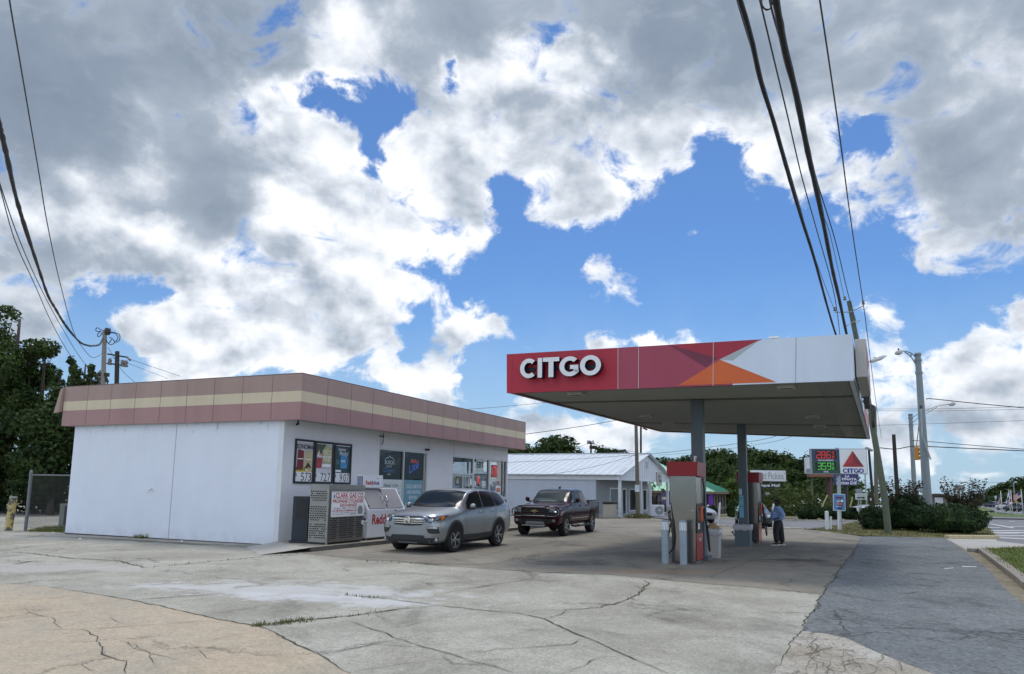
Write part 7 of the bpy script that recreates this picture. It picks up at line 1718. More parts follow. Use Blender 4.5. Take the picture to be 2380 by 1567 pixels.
# ------------------------------------------------------------------ green roofed restaurant
GREEN = mk('green_metal_roof', (.085, .30, .20), .45, .1, var=(1, .05)); TAN_ = mk('restaurant_tan', (.34, .26, .16), .7); BRN = mk('restaurant_brown', (.07, .055, .045), .7)
N0 = aty(1661.8, 1142.7, 80); gN = gz(N0.x, N0.y) - .1
def rest():
    e1, e2 = Vector((-1, .1, 0)).normalized(), Vector((.45, .89, 0)).normalized(); t = thing('restaurant', 'low restaurant with a green metal hip roof behind the pumps', 'restaurant', (N0.x, N0.y, gN), 0)
    n = Vector((N0.x, N0.y, 0)); Wd, L, ez, rz_ = 10.2, 17.0, N0.z, 4.75
    def P(a, b, z): q = n + e1 * a + e2 * b; return Vector((q.x, q.y, z))
    r = MB(True); A, B, C, D = P(0, 0, ez), P(0, Wd, ez), P(L, Wd, ez), P(L, 0, ez); R1_, R2_ = P(7.2, Wd / 2, rz_), P(L - 5, Wd / 2, rz_)
    r.add([A, B, C, D, R1_, R2_], [(0, 1, 4), (1, 2, 5, 4), (2, 3, 5), (3, 0, 4, 5)], GREEN)
    for k in range(1, 34):
        a = L * k / 34; tt = min(a / 7.2, 1, (L - a) / 5); r.bar(P(a, 0, ez + .01), P(a, 0, ez + .01).lerp(P(max(7.2, min(a, L - 5)) if tt >= 1 else a, Wd / 2, rz_), min(tt, 1)), .05, .05, GREEN, up=(0, 0, 1))
    for k in range(1, 20):
        b = Wd * k / 20; f = min(b, Wd - b) / (Wd / 2); r.bar(P(0, b, ez + .01), P(7.2 * f, b, ez + (rz_ - ez) * f), .05, .05, GREEN, up=(0, 0, 1))
    r.build('roof', t)
    f = MB(True)
    for a, b in ((A, B), (D, A), (B, C)): f.bar(a - Vector((0, 0, .14)), b - Vector((0, 0, .14)), .12, .26, mk('eave_brown', (.20, .13, .085), .7), up=(0, 0, 1))
    f.build('eave', t)
    w = MB(True)
    for a, b in ((P(.9, .9, 0), P(.9, Wd - .9, 0)), (P(L - .9, .9, 0), P(.9, .9, 0)), (P(.9, Wd - .9, 0), P(L - .9, Wd - .9, 0))):
        q = Vector((0, 0, 1)); w.add([a + q * (gN - .3), b + q * (gN - .3), b + q * ez, a + q * ez], [(0, 1, 2, 3)], BRN)
    w.bar(P(L - .9, .82, gN + .55), P(.9, .82, gN + .55), .1, .35, TAN_, up=(0, 0, 1)); w.bar(P(.82, .9, gN + .55), P(.82, Wd - .9, gN + .55), .1, .35, TAN_, up=(0, 0, 1)); w.build('wall', t)
    for k in range(12):
        m = MB(True); a = .5 + k * 1.4; m.bar(P(a, .5, gN), P(a, .5, ez - .2), .16, .16, TAN_); m.build('column', t)
    for k in range(1, 7):
        m = MB(True); b = .5 + k * 1.5; m.bar(P(.5, b, gN), P(.5, b, ez - .2), .16, .16, mk('column_grey', (.22, .20, .19), .7)); m.build('column', t)
    for k in range(5):
        m = MB(True); a, b = P(.86, 1.6 + 1.55 * k, gN + .8), P(.86, 2.6 + 1.55 * k, gN + .8); q = Vector((0, 0, 1.3)); m.add([a, b, b + q, a + q], [(0, 1, 2, 3)], DGLASS); m.build('window', t)
    for k in range(7):
        m = MB(True); a, b = P(2.0 + 2.1 * k, .86, gN + .8), P(3.6 + 2.1 * k, .86, gN + .8); q = Vector((0, 0, 1.25)); m.add([a, b, b + q, a + q], [(0, 1, 2, 3)], DGLASS); m.build('window', t)
    nn = thing('neon_window_sign', 'round blue and white sign in the restaurant window left of the nearer pump', 'sign', P(7.4, .8, gN + 1.2), 0)
    c = zy('6', 375, 650, 79.6); m = MB(True); F = frame(c, (1, 0, 0), (0, 0, 1)); m.lathe([(.66, 0), (.66, .05), (.56, .05)], F, INKBL, 24); m.lathe([(.54, .03), (.0, .03)], F, mk('sign_dim', (.10, .07, .08), .5), 20); m.build('ring', nn); fit_text(F, [('OPEN', -.38, -.12, .38, .16, INKW, .02)], INKW, nn, lift=.05)
    pp = thing('purple_neon_sign', 'purple neon strip sign on the restaurant wall right of the nearer pump', 'sign', zy('6', 910, 700, 80.4), 0)
    c = zy('6', 910, 655, 80.4); m = MB(True); m.boxm(frame(c, (1, 0, 0), (0, 0, 1)), .5, 1.3, .06, mk('sign_purple', (.10, .02, .30), .4, emit=(.25, .03, .8), es=.02)); m.build('panel', pp)
rest()

# ------------------------------------------------------------------ poles, lamps and wires
def pole(name, lab, pts, r0, r1, m, group=None, cat='utility pole'):
    t = thing(name, lab, cat, pts[0], 0, group); n = 14; P = spline(pts, n) if len(pts) > 2 else resample(pts, n)
    b = MB(True); b.tube(P, [r0 + (r1 - r0) * i / (n - 1) for i in range(n)], m, 14); b.build('shaft', t, 'auto'); return t
def ins(parent, p, s=1.0, hang=False):
    m = MB(True); d = -1 if hang else 1
    m.lathe([(0, 0), (.06 * s, .0), (.07 * s, .05 * s * d), (.03 * s, .08 * s * d), (.06 * s, .11 * s * d), (.06 * s, .16 * s * d), (0, .2 * s * d)], Matrix.Translation(p), mk('insulator_grey', (.16, .15, .15), .4), 10); m.build('insulator', parent, True)
UP = 'utility poles'
YA = 38.2
pa = [aty(x, y, YA + dy) for x, y, dy in ((2065, 1243, 0), (2057, 1165, 0), (2041, 1066, 0), (2027, 985, .1), (2008, 875, .2), (1988, 775, .2), (1973, 700, .2))]; pa[0].z = gz(pa[0].x, pa[0].y) - .2
poleA = pole('utility_pole', 'greenish wooden utility pole leaning beside the canopy and the dark shrubs', pa, .175, .115, WOODG, UP)
Tt = pa[-1]
m = MB(True); a, b = zy('c3', 155, 105, YA), zy('c3', 320, 40, YA); m.tube(spline([a, zy('c3', 225, 70, YA), b], 8), .025, GALV, 6); m.build('lamp_arm', poleA, True)
m = MB(True); m.add([zy('c3', *q, YA + d) for q, d in (((262, 95), 0), ((328, 32), 0), ((300, 66), 0), ((268, 105), 0), ((262, 95), .2), ((328, 32), .2), ((300, 66), .2), ((268, 105), .2))], [(0, 1, 2, 3), (7, 6, 5, 4), (0, 4, 5, 1), (1, 5, 6, 2), (2, 6, 7, 3), (3, 7, 4, 0)], GALV); m.build('lamp_head', poleA)
m = MB(True); ca, cb, cc_ = zy('W', 555, 1468, YA), zy('W', 630, 1468, YA), zy('W', 690, 1438, YA); m.tube([ca, cb], .03, GALV, 6); m.tube([cb, cc_], .03, GALV, 6); m.build('crossarm', poleA)
for x, y in ((556, 1462), (603, 1412), (690, 1432)): ins(poleA, zy('W', x, y, YA), 1.2)
m = MB(True); m.tube([zy('c3', *q, YA - .12) for q in ((462, 1040), (478, 1120), (470, 1220), (474, 1300))], .07, BLACKP, 8); m.tube([zy('c3', 440, 1030, YA), zy('c3', 495, 1062, YA)], .03, BLACKP, 6); m.build('cable_riser', poleA, True)
pb = base(2035, 62); pole('utility_pole', 'grey wooden pole standing behind the leaning pole', [pb, aty(2033, 947, 62)], .17, .13, WOOD, UP)
pc = base(2086, 52); pole('utility_pole', 'dark bare topped wooden pole left of the tall street lamps', [pc, aty(2077, 1010, 52)], .15, .12, WOODD, UP)
p5 = zg('b4', 1703, 1392); poleS = pole('utility_pole', 'wooden utility pole in front of the white roofed shop porch', [p5, zy('b4', 1676, 282, p5.y)], .16, .12, WOOD, UP)
t = thing('pole_notice', 'pale blue notice fixed to the pole before the shop porch', 'sign', zy('b4', 1689, 1080, p5.y - .2), 0); m = MB(True); F = frame(zy('b4', 1689, 1040, p5.y - .18), (1, 0, 0), (0, 0, 1)); m.boxm(F, .32, .50, .02, mk('notice_mint', (.55, .62, .64), .5)); m.build('panel', t)
fit_text(F, [('NOTICE', -.12, .08, .12, .15, CYAN), ('KEEP OFF', -.12, -.08, .12, -.02, CYAN)], CYAN, t, lift=.014)
ww = MB(); leaves(ww, [(p5.x, p5.y - .1, gz(p5.x, p5.y) + .12, 1.1, .7, .25)], 420, .08, leafmat('pole_weeds', (.14, .12, .04), (.12, .14, .04), 1.2), rnd, -.4); tag(ww.build('pole_base_weeds'), kind='stuff')
q = base(1489, 78); t = pole('lamp_pole', 'thin wooden pole with a small lamp behind the shop gable', [q, zy('b4', 1734, 305, 78)], .13, .10, WOODD, 'lamp poles', 'lamp pole')
m = MB(True); m.tube([zy('b4', 1738, 330, 78), zy('b4', 1765, 330, 78)], .03, GALV); m.build('arm', t); m = MB(True); m.bar(zy('b4', 1760, 328, 78), zy('b4', 1808, 352, 78), .3, .14, BLACKP); m.build('lamp_head', t)
q = base(1374, 112); t = pole('utility_pole', 'distant utility pole with a crossarm above the white roof', [q, zy('b4', 1147, 485, 112)], .17, .13, WOODD, UP)
m = MB(True); m.bar(zy('b4', 1102, 510, 112), zy('b4', 1190, 515, 112), .12, .14, WOODD); m.bar(zy('b4', 1130, 555, 112), zy('b4', 1200, 560, 112), .1, .5, WOODD); m.build('crossarm', t)
for x in (1110, 1128, 1172): ins(t, zy('b4', x, 505, 112), 2.0)
q = zg('b4', 1822, 1395); pole('steel_stake', 'thin grey steel stake standing before the shop porch', [q, zy('b4', 1812, 1030, q.y)], .035, .035, GALV, None, 'stake')
# left of the store
q = base(236, 41); poleL = pole('service_pole', 'pale wooden service pole with black cap and looped cables behind the store', [q, aty(243.5, 768, 41)], .16, .115, mk('pale_pole_wood', (.22, .205, .17), .85, var=(7, .12), streak=(14, .1)), UP)
def C4(x, y, Y=41): return zy('c4', x, y, Y)
m = MB(True); c = C4(836, 300); m.lathe([(.0, .20), (.14, .17), (.17, .06), (.165, -.12), (.12, -.2)], Matrix.Translation(c), BLACKP, 16); m.build('weatherhead', poleL, True)
for pts in ([(765, 295), (700, 270), (640, 230), (600, 250), (610, 300), (700, 300)], [(700, 300), (640, 350), (640, 410), (690, 390), (725, 330), (755, 405)], [(900, 320), (990, 330), (1080, 370), (1080, 480), (1000, 535)], [(900, 330), (1000, 350), (1050, 420), (1020, 490), (975, 510)], [(805, 430), (830, 520), (900, 575), (980, 530), (930, 450), (870, 425)], [(920, 460), (880, 530), (850, 540)]):
    m = MB(True); m.tube(spline([C4(*p) for p in pts], 26), .022, CABLE, 6); m.build('cable_loop', poleL, True)
m = MB(True); m.bar(C4(648, 1188), C4(860, 1190), .2, .2, WOODD); m.bar(C4(775, 1200), C4(840, 1340), .12, .12, WOODD); m.bar(C4(640, 1228), C4(790, 1235), .04, .05, GALV); m.build('crossarm', poleL)
q = base(270, 46); poleD = pole('service_pole', 'dark wooden pole with two crossarms just right of the pale service pole', [q, zy('c4', 1035, 712, 46)], .16, .13, WOODD, UP)
for a, b in (((835, 765), (1240, 832)), ((820, 955), (1180, 998))):
    m = MB(True); m.bar(C4(*a, 46), C4(*b, 46), .07, .09, WOODD); m.build('crossarm', poleD)
m = MB(True); m.tube([C4(1240, 830, 46), C4(1275, 865, 46), C4(1305, 895, 46)], .07, mk('insulator_grey', (.16, .15, .15), .4), 8); m.build('insulator', poleD, True)
for x, y in ((878, 985), (1140, 1020), (1208, 1030)): ins(poleD, C4(x, y, 46), 2.0); ins(poleD, C4(x, y - 40, 46), 1.6)
# street lamps and signal
SLM = mk('grey_street_lamp_steel', (.20, .235, .245), .5, .3, var=(3, .06))
def street_lamp(lab, bx, by, tx, ty, Y, r0, r1, arms, head, hs):
    q = aty(bx, by, Y); q.z = gz(q.x, q.y); t = pole('street_lamp', lab, [q, aty(tx, ty, Y)], r0, r1, SLM, 'street lamps at the crossing', 'street lamp')
    m = MB(True); m.lathe([(0, .12), (r1 * 1.1, .1), (r1 * 1.2, -.08), (r1, -.1)], Matrix.Translation(aty(tx, ty, Y)), SLM, 12); m.build('cap', t, True)
    for f in (.06, .2): m = MB(True); c = q.lerp(aty(tx, ty, Y), 1 - f * .55); m.lathe([(r1 + .04, .09), (r1 + .05, 0), (r1 + .04, -.09)], Matrix.Translation(c), SLM, 12); m.build('collar', t, True)
    for pts in arms: m = MB(True); m.tube(spline([aty(x, y, Y) for x, y in pts], 12), .035, SLM, 7); m.build('arm', t, True)
    a, b = aty(*head[0], Y), aty(*head[1], Y); m = MB(True); m.tube([a, a.lerp(b, .15), a.lerp(b, .6), b], [.06 * hs, .13 * hs, .17 * hs, .07 * hs], mk('lamp_head_grey', (.42, .43, .43), .4), 10); m.tube([a.lerp(b, .5) + Vector((0, 0, .15)), a.lerp(b, .5) + Vector((0, 0, .27))], .05, BLACKP, 8); m.build('lamp_head', t, True)
    return t
c8 = lambda x, y: zz('a8', x, y)
lampA = street_lamp('tall grey tapered steel street lamp with arm toward the canopy, rising from the shrubs', 2158, 1200, 2133, 824, 47, .285, .17, [[c8(1085, 690), c8(1040, 655), c8(985, 640), c8(955, 645)], [c8(1095, 775), c8(1060, 715), c8(1020, 670), c8(985, 650)], [c8(1045, 655), c8(1045, 690)]], (c8(962, 642), c8(895, 662)), 1.0)
m = MB(True); m.tube([aty(*c8(1138, 1165), 46.6), aty(*c8(1150, 1440), 46.6), aty(2163, 1068, 46.6)], .05, GALV, 7); m.boxm(Matrix.Translation(aty(*c8(1137, 1165), 46.6)), .12, .1, .2, BLACKP); m.build('conduit', lampA)
lampB = street_lamp('shorter grey street lamp with long arm to the right, farther than the tall one', 2128, 1190, 2116, 964, 80, .25, .20, [[c8(1050, 1262), c8(1170, 1205), c8(1290, 1155), c8(1400, 1140)], [c8(1052, 1315), c8(1130, 1255), c8(1220, 1205), c8(1290, 1165)]], (c8(1400, 1142), c8(1462, 1130)), 1.3)
q = aty(2026, 872, 44); sl2 = thing('street_lamp', 'white cobra head lamp reaching out beyond the canopy end', 'street lamp', aty(2013, 842, 38.3), 0, 'street lamps at the crossing')
m = MB(True); a, b = zy('c3', 430, 530, 38.4), zy('c3', 622, 460, 38.4); m.tube([a, a.lerp(b, .1), a.lerp(b, .6), b], [.05, .10, .13, .04], mk('lamp_head_white', (.55, .56, .56), .4), 10); m.tube([zy('c3', 488, 492, 38.4), zy('c3', 488, 478, 38.4)], .05, BLACKP, 8); m.build('lamp_head', sl2, True)
m = MB(True); m.tube([zy('c3', 340, 562, 38.35), zy('c3', 432, 528, 38.4)], .03, GALV, 6); m.build('arm', sl2)
# the hanging signal
SY = mk('signal_yellow', (.46, .21, .02), .45, var=(3, .06)); SYD = mk('signal_yellow_hood', (.40, .19, .02), .5)
tl = thing('traffic_light', 'yellow traffic light hanging from the span wire beside the tall lamp', 'traffic light', zy('c8', 262, 1000, 60), 0)
m = MB(True)
for k in range(3):
    c = zy('c8', 250, 1026 + 46 * k, 60); m.boxm(Matrix.Translation(c) @ Matrix.Rotation(rad(55), 4, 'Z'), .36, .30, .36, SY)
m.build('housing', tl, bevel=.03)
for k in range(3):
    c = zy('c8', 250, 1026 + 46 * k, 60); m = MB(True); M = Matrix.Translation(c) @ Matrix.Rotation(rad(-24), 4, 'Z') @ Matrix.Rotation(math.pi / 2, 4, 'Y'); m.lathe([(.14, .14), (.15, .45), (.12, .46)], M, SYD, 14); m.lathe([(0, .17), (.13, .17)], M, BLACKP, 12); m.build('visor', tl, True)
m = MB(True); m.tube([zy('c8', 246, 1000, 60), zy('c8', 250, 968, 60)], .04, SY, 7); m.tube([zy('c8', 250, 968, 60), zy('c8', 262, 880, 60), zy('c8', 276, 735, 60)], .03, CABLE, 6); m.build('hanger', tl)
lamps = zy('b6', 1268, 290, 54); q = base(2030, 54); t = pole('lamp_pole', 'dark pole with floodlight left of the leaning utility pole', [q, lamps], .12, .08, WOODD, 'lamp poles', 'lamp pole')
m = MB(True); m.boxm(Matrix.Translation(zy('b6', 1270, 268, 54)) @ Matrix.Rotation(rad(25), 4, 'Y'), .5, .3, .12, GALV); m.build('lamp_head', t)
q = base(2013, 66); pole('steel_post', 'thin grey steel pole right of the price sign', [q, zy('b6', 1205, 690, 66)], .07, .06, GALV, None, 'pole')

def wire(name, lab, pts, r, m=CABLE, n=40, group='overhead wires', lump=0):
    P = spline(pts, n) if len(pts) > 2 else resample(pts, n); b = MB()
    rs = [r * (1 + (lump * random.uniform(-.4, .5) if lump else 0)) for _ in P]
    o = None; base_ = P[0]; b.tube([p - base_ for p in P], rs, m, 6); o = b.build(name, None, True); o.location = base_
    tag(o, lab, 'cable', group); return o
def wz(k, pts, Y0, Y1):
    """wire along a picture line, running from depth Y0 at its first point to Y1 at its last"""
    L = [0]
    for a, b in zip(pts, pts[1:]): L.append(L[-1] + math.hypot(b[0] - a[0], b[1] - a[1]))
    out = []
    for p, l in zip(pts, L):
        f = l / L[-1]; out.append(zy(k, *p, 1 / ((1 - f) / Y0 + f / Y1)))
    return out
OW = 'overhead wires to the leaning pole'
wire('overhead_cable', 'thick black bundled cable, leftmost over the canopy', wz('W', [(95, -60), (110, 0), (160, 170), (210, 390), (270, 580), (340, 830), (400, 1030), (460, 1220), (520, 1440), (556, 1560), (590, 1660)], 9.5, 38), .040, CABLE, 60, OW, .15)
wire('overhead_wire', 'thin wire beside the leftmost thick cable over the canopy', wz('W', [(90, -20), (125, 100), (175, 260), (232, 430), (385, 950), (430, 1110), (490, 1290), (556, 1462)], 9.8, 38), .012, WIRE, 50, OW)
wire('overhead_wire', 'thin wire between the two thick black cables', wz('W', [(195, -40), (203, 0), (260, 240), (330, 530), (400, 830), (470, 1080), (550, 1370), (578, 1560), (590, 1700)], 10, 38), .014, WIRE, 50, OW)
wire('overhead_cable', 'thickest black bundled cable over the canopy centre right', wz('W', [(265, -60), (278, 0), (320, 230), (375, 450), (430, 720), (490, 990), (545, 1270), (575, 1400), (607, 1553), (640, 1700)], 9.2, 37.8), .052, CABLE, 60, OW, .2)
wire('overhead_wire', 'thin wire joining the thickest cable from the left', wz('W', [(245, -30), (258, 40), (285, 140), (322, 260), (350, 380)], 9.4, 14), .016, CABLE, 30, OW)
wire('overhead_wire', 'wire just right of the thickest cable, ending behind the pole top', wz('W', [(425, 690), (440, 730), (480, 880), (560, 1140), (620, 1390), (655, 1510)], 16, 38), .016, CABLE, 40, OW)
wire('overhead_wire', 'fine grey wire running to the pole top insulator', wz('W', [(432, 700), (500, 1000), (540, 1130), (603, 1412)], 16, 38), .011, WIRE, 40, OW)
wire('overhead_wire', 'rightmost single wire crossing the right crossarm insulator', wz('W', [(478, -50), (485, 0), (530, 300), (580, 650), (630, 1030), (690, 1432), (707, 1560), (745, 1860), (775, 2060)], 9.5, 60), .013, WIRE, 60, OW)
m = MB(); c = zy('W', 236, 10, 9.5); cs_ = []
for k in range(60): a = k * .55; cs_.append(Vector((.075 * math.cos(a), .01 * math.sin(k * 1.3), .12 * math.sin(a))))
m.tube(cs_, .008, CABLE, 5); o = m.build('cable_coil', None, True); o.location = c; tag(o, 'black coil of spare cable hanging at the top edge beside thick cable', 'cable')
LW = 'overhead wires to the service pole'
b3 = lambda pts: [zz('b3', *p) for p in pts]
def wd2(pts, Y0, Y1):
    ZK['D'] = (0, 0, 1); return wz('D', pts, Y0, Y1)
tw = wd2([(-14, 240), (0, 297), (15, 360), (35, 450), (57, 525), (85, 610), (111, 686), (129, 718), (148, 750), (171, 780), (188, 797), (204, 803), (215, 804), (231, 801), (239, 788)], 12, 40.8)
wire('service_cable', 'thick twisted black service cable sagging to the pale service pole', tw, .045, CABLE, 120, LW, .5)
wire('overhead_wire', 'single thin wire from the top left corner to the service pole', wd2([(18, -60), (22, 0), (50, 165), (90, 400), (110, 520), (140, 660), (172, 774), (195, 812), (215, 831), (236, 822), (243, 800)], 10, 40.9), .013, WIRE, 60, LW)
wire('overhead_wire', 'lower of two parallel wires crossing the dark trees at left', wd2([(-10, 420), (0, 437), (35, 560), (80, 660), (125, 760), (170, 836), (205, 880)], 13, 44), .012, WIRE, 40, LW)
wire('overhead_wire', 'upper of two parallel wires crossing the dark trees at left', wd2([(-10, 400), (0, 428), (40, 545), (90, 660), (140, 755), (190, 836), (230, 880)], 13, 44), .012, WIRE, 40, LW)
wire('overhead_wire', 'wire falling from the service pole to the store roof', [C4(850, 640), C4(960, 820, 41.5), C4(1090, 1040, 43), C4(1230, 1200, 44), C4(1390, 1335, 45)], .012, WIRE, 30, LW)
wire('overhead_wire', 'upper of two wires leaving the dark pole to the right', [C4(1330, 885, 46), aty(420, 875, 58)], .014, WIRE, 10, LW); wire('overhead_wire', 'lower of two wires leaving the dark pole to the right', [C4(900, 830, 46), C4(1240, 950, 48), aty(390, 880, 58)], .012, WIRE, 14, LW)
SWG = 'overhead wires by the shop'
wire('overhead_wire', 'dark wire sloping from the store end up behind the canopy', [zy('b4', 383, 402, 42), zy('b4', 800, 345, 46), zy('b4', 1130, 295, 50), zy('b4', 1455, 238, 53)], .020, CABLE, 30, SWG)
wire('overhead_wire', 'wire crossing high on the white roof to the shop pole', [zy('b4', 165, 735, 50), zy('b4', 900, 700, 51), zy('b4', 1670, 645, p5.y - .1)], .014, WIRE, 24, SWG)
wire('overhead_wire', 'wire slanting down across the white roof from the shop pole', [zy('b4', 500, 905, 53), zy('b4', 950, 830, 53), zy('b4', 1300, 755, 53), zy('b4', 1670, 648, p5.y - .1)], .014, WIRE, 24, SWG)
wire('overhead_wire', 'wire running right from the shop pole below the canopy', [zy('b4', 1680, 650, p5.y), zy('b4', 2000, 620, 52), zy('b4', 2350, 580, 52), aty(1760, 1024, 50), aty(1830, 1006, 46)], .016, WIRE, 30, SWG)
wire('overhead_wire', 'second wire running right toward the price sign under the canopy', [aty(1530, 1058, 90), aty(1640, 1050, 80), aty(1780, 1030, 60), aty(1850, 1012, 50)], .014, WIRE, 24, SWG)
wire('overhead_wire', 'pair of faint wires left of the store end, upper', [aty(1080, 952, 70), aty(1160, 946, 70), aty(1310, 932, 74)], .02, WIRE, 12, SWG); wire('overhead_wire', 'faint wire from the shop roof pole to the distant pole', [zy('b4', 860, 600, 100), zy('b4', 1110, 515, 112)], .02, WIRE, 8, SWG)
wire('overhead_wire', 'faint sagging wire from the distant pole to the shop pole', [zy('b4', 1185, 520, 112), zy('b4', 1450, 580, 80), zy('b4', 1690, 610, 54)], .018, WIRE, 14, SWG)
m = MB(); a, b = zy('b4', 1475, 602, 60), zy('b4', 1558, 592, 60); m.tube([a - a, b - a], .10, BLACKP, 8); o = m.build('cable_closure', None, True); o.location = a; tag(o, 'black cable splice case hanging over the white roof', 'cable')
RG = 'wires across the crossing'
for lab, pts, Y, r in (('upper of two level wires from the leaning pole to the right edge', [(2036, 951), (2200, 950), (2400, 945)], 60, .014), ('lower of two level wires from the leaning pole to the right edge', [(2036, 955), (2200, 955), (2400, 951)], 60, .014), ('faint level wire below the street lamp arm', [(2036, 989), (2200, 984), (2400, 977)], 62, .014),
                       ('black span wire from the tall lamp collar to the right edge', [(2153, 928), (2165, 927), (2260, 937), (2400, 950)], 47.5, .028), ('span wire from the shorter lamp to the right edge', [(2120, 1024), (2140, 1025), (2260, 1035), (2400, 1046)], 66, .03), ('heavy span wire carrying the traffic light', [(2045, 1041), (2080, 1044), (2110, 1039), (2132, 1037), (2200, 1040), (2400, 1049)], 60, .04), ('faint wire low across the right sky', [(2180, 1121), (2280, 1122), (2400, 1120)], 120, .02)):
    wire('span_wire', lab, [aty(x, y, Y) for x, y in pts], r, CABLE, 24, RG)

# ------------------------------------------------------------------ the price sign and its neighbours
SGY = 43.3; SGM = mk('sign_frame_grey', (.30, .33, .34), .5, .3)
ps = zg('7', 533, 972); psg = thing('price_sign', 'fuel price sign with red and green digits and a red triangle emblem', 'sign', ps, 0)
F = frame(zy('b6', 745, 480, SGY), (1, 0, .012), (0, 0, 1)); pxm = .13842 / FPX * SGY
def B6(x, y): q = F.inverted() @ zy('b6', x, y, SGY); return q.x, q.y
m = MB(True); m.boxm(Matrix.Translation((zy('b6', 765, 1300, SGY) + zy('b6', 740, 250, SGY)) / 2), .17, .17, .1, SGM); m.tube([Vector((ps.x, ps.y, ps.z - .1)), zy('b6', 760, 700, SGY + .02), zy('b6', 727, 245, SGY + .02)], .105, SGM, 10); m.build('pole', psg, 'auto')
W_, H_ = 455 * pxm, 418 * pxm
def cab(x0, x1, name, face):
    a, b = B6(x0, 688), B6(x1, 262); m = MB(True); m.boxm(F @ Matrix.Translation(((a[0] + b[0]) / 2, (a[1] + b[1]) / 2, .10)), b[0] - a[0], b[1] - a[1], .26, SGM); o = m.build(name, psg, bevel=.015); return o, a, b
NAVY_ = mk('sign_navy', (.02, .045, .11), .4); DGRN = mk('sign_dark_green', (.006, .065, .05), .4); LEDB = mk('led_board', (.004, .005, .008), .5); LEDR = mk('led_red', (.8, .05, .05), .5, emit=(1.0, .05, .06), es=.5); LEDG = mk('led_green', (.1, .8, .1), .5, emit=(.13, .85, .10), es=.5)
o, a, b = cab(288, 742, 'price_panel', None); Z = F @ Matrix.Translation((0, 0, .235)); m = MB(True); mid_ = B6(500, 474)[1]
rect(m, Z, a[0] + .04, mid_, b[0] - .03, b[1] - .04, NAVY_, .001); rect(m, Z, a[0] + .04, a[1] + .04, b[0] - .03, mid_, DGRN, .001)
for y0, y1 in ((436, 294), (622, 486)): c, d = B6(348, y0), B6(690, y1); rect(m, Z, c[0], c[1], d[0], d[1], LEDB, .004)
m.build('face', o)
SEG = {'0': 'abcdef', '1': 'bc', '2': 'abged', '3': 'abgcd', '5': 'afgcd', '6': 'afgedc', '8': 'abcdefg', '9': 'abcdfg'}
def seven(mb, M, ch, x0, y0, x1, y1, t, mt, sl=.05):
    w, h = x1 - x0, y1 - y0; ym = (y0 + y1) / 2
    R = {'a': (x0 + t * .6, y1 - t, x1 - t * .6, y1), 'g': (x0 + t * .6, ym - t / 2, x1 - t * .6, ym + t / 2), 'd': (x0 + t * .6, y0, x1 - t * .6, y0 + t), 'f': (x0, ym + t * .3, x0 + t, y1 - t * .4), 'b': (x1 - t, ym + t * .3, x1, y1 - t * .4), 'e': (x0, y0 + t * .4, x0 + t, ym - t * .3), 'c': (x1 - t, y0 + t * .4, x1, ym - t * .3)}
    for s in SEG[ch]: r = R[s]; mb.add([M @ Vector((x + (y - y0) * sl, y, .008)) for x, y in ((r[0], r[1]), (r[2], r[1]), (r[2], r[3]), (r[0], r[3]))], [(0, 1, 2, 3)], mt)
for digits, ya, yb, mt, nm, xs in (('286', 424, 312, LEDR, 'red_digits', (362, 442, 530)), ('359', 610, 500, LEDG, 'green_digits', (378, 456, 540))):
    m = MB(True)
    for d_, x in zip(digits, xs): c, e = B6(x, ya), B6(x + 58, yb); seven(m, Z, d_, c[0], c[1], e[0], e[1], .02, mt)
    c = B6(xs[0] + 72, ya); rect(m, Z, c[0], c[1], c[0] + .035, c[1] + .035, mt, .008)
    c, e = B6(622, (ya + yb) / 2 - 10), B6(646, yb); seven(m, Z, '9', c[0], c[1], e[0], e[1], .011, mt); c, e = B6(622, ya), B6(625, (ya + yb) / 2 + 14); seven(m, Z, '1', c[0] - .006, c[1], e[0] + .006, e[1], .011, mt); c, e = B6(632, ya), B6(654, (ya + yb) / 2 + 14); seven(m, Z, '0', c[0], c[1], e[0], e[1], .011, mt)
    m.build(nm, o)
c, d, e, g_ = B6(388, 468), B6(645, 446), B6(482, 660), B6(566, 634); fit_text(Z, [('REGULAR UNLEADED', c[0], c[1], d[0], d[1], INKW, .02), ('DIESEL', e[0], e[1], g_[0], g_[1], INKW, .02)], INKW, o)
o, a, b = cab(752, 1200, 'emblem_panel', None); m = MB(True); rect(m, Z, a[0] + .04, a[1] + .04, b[0] - .04, b[1] - .04, PAPERW, .001)
A_, B_, C_, D_2 = B6(963, 298), B6(795, 566), B6(1155, 568), B6(970, 486); poly(m, Z, [A_, B_, D_2], mk('emblem_red', (.40, .018, .03), .4), .008); poly(m, Z, [A_, D_2, C_], mk('emblem_dark_red', (.19, .010, .02), .4), .008); poly(m, Z, [B_, C_, D_2], mk('emblem_mid_red', (.30, .012, .022), .4), .008); m.build('face', o)
m = MB(True); cb = []
for x0, x1 in ((803, 872), (880, 905), (908, 984), (986, 1062), (1066, 1150)): c, d = B6(x0, 668), B6(x1, 594); cb.append((c[0], c[1], d[0], d[1]))
citgo(m, Z @ Matrix.Translation((0, 0, .002)), cb, .012, INKBL, INKBL); m.build('lettering', o)
Y2 = min(SGY, ps.y) - .3; ad = thing('ad_frame', 'blue poster in a white frame tied to the price sign pole', 'sign', zy('b6', 770, 1290, Y2), 0)
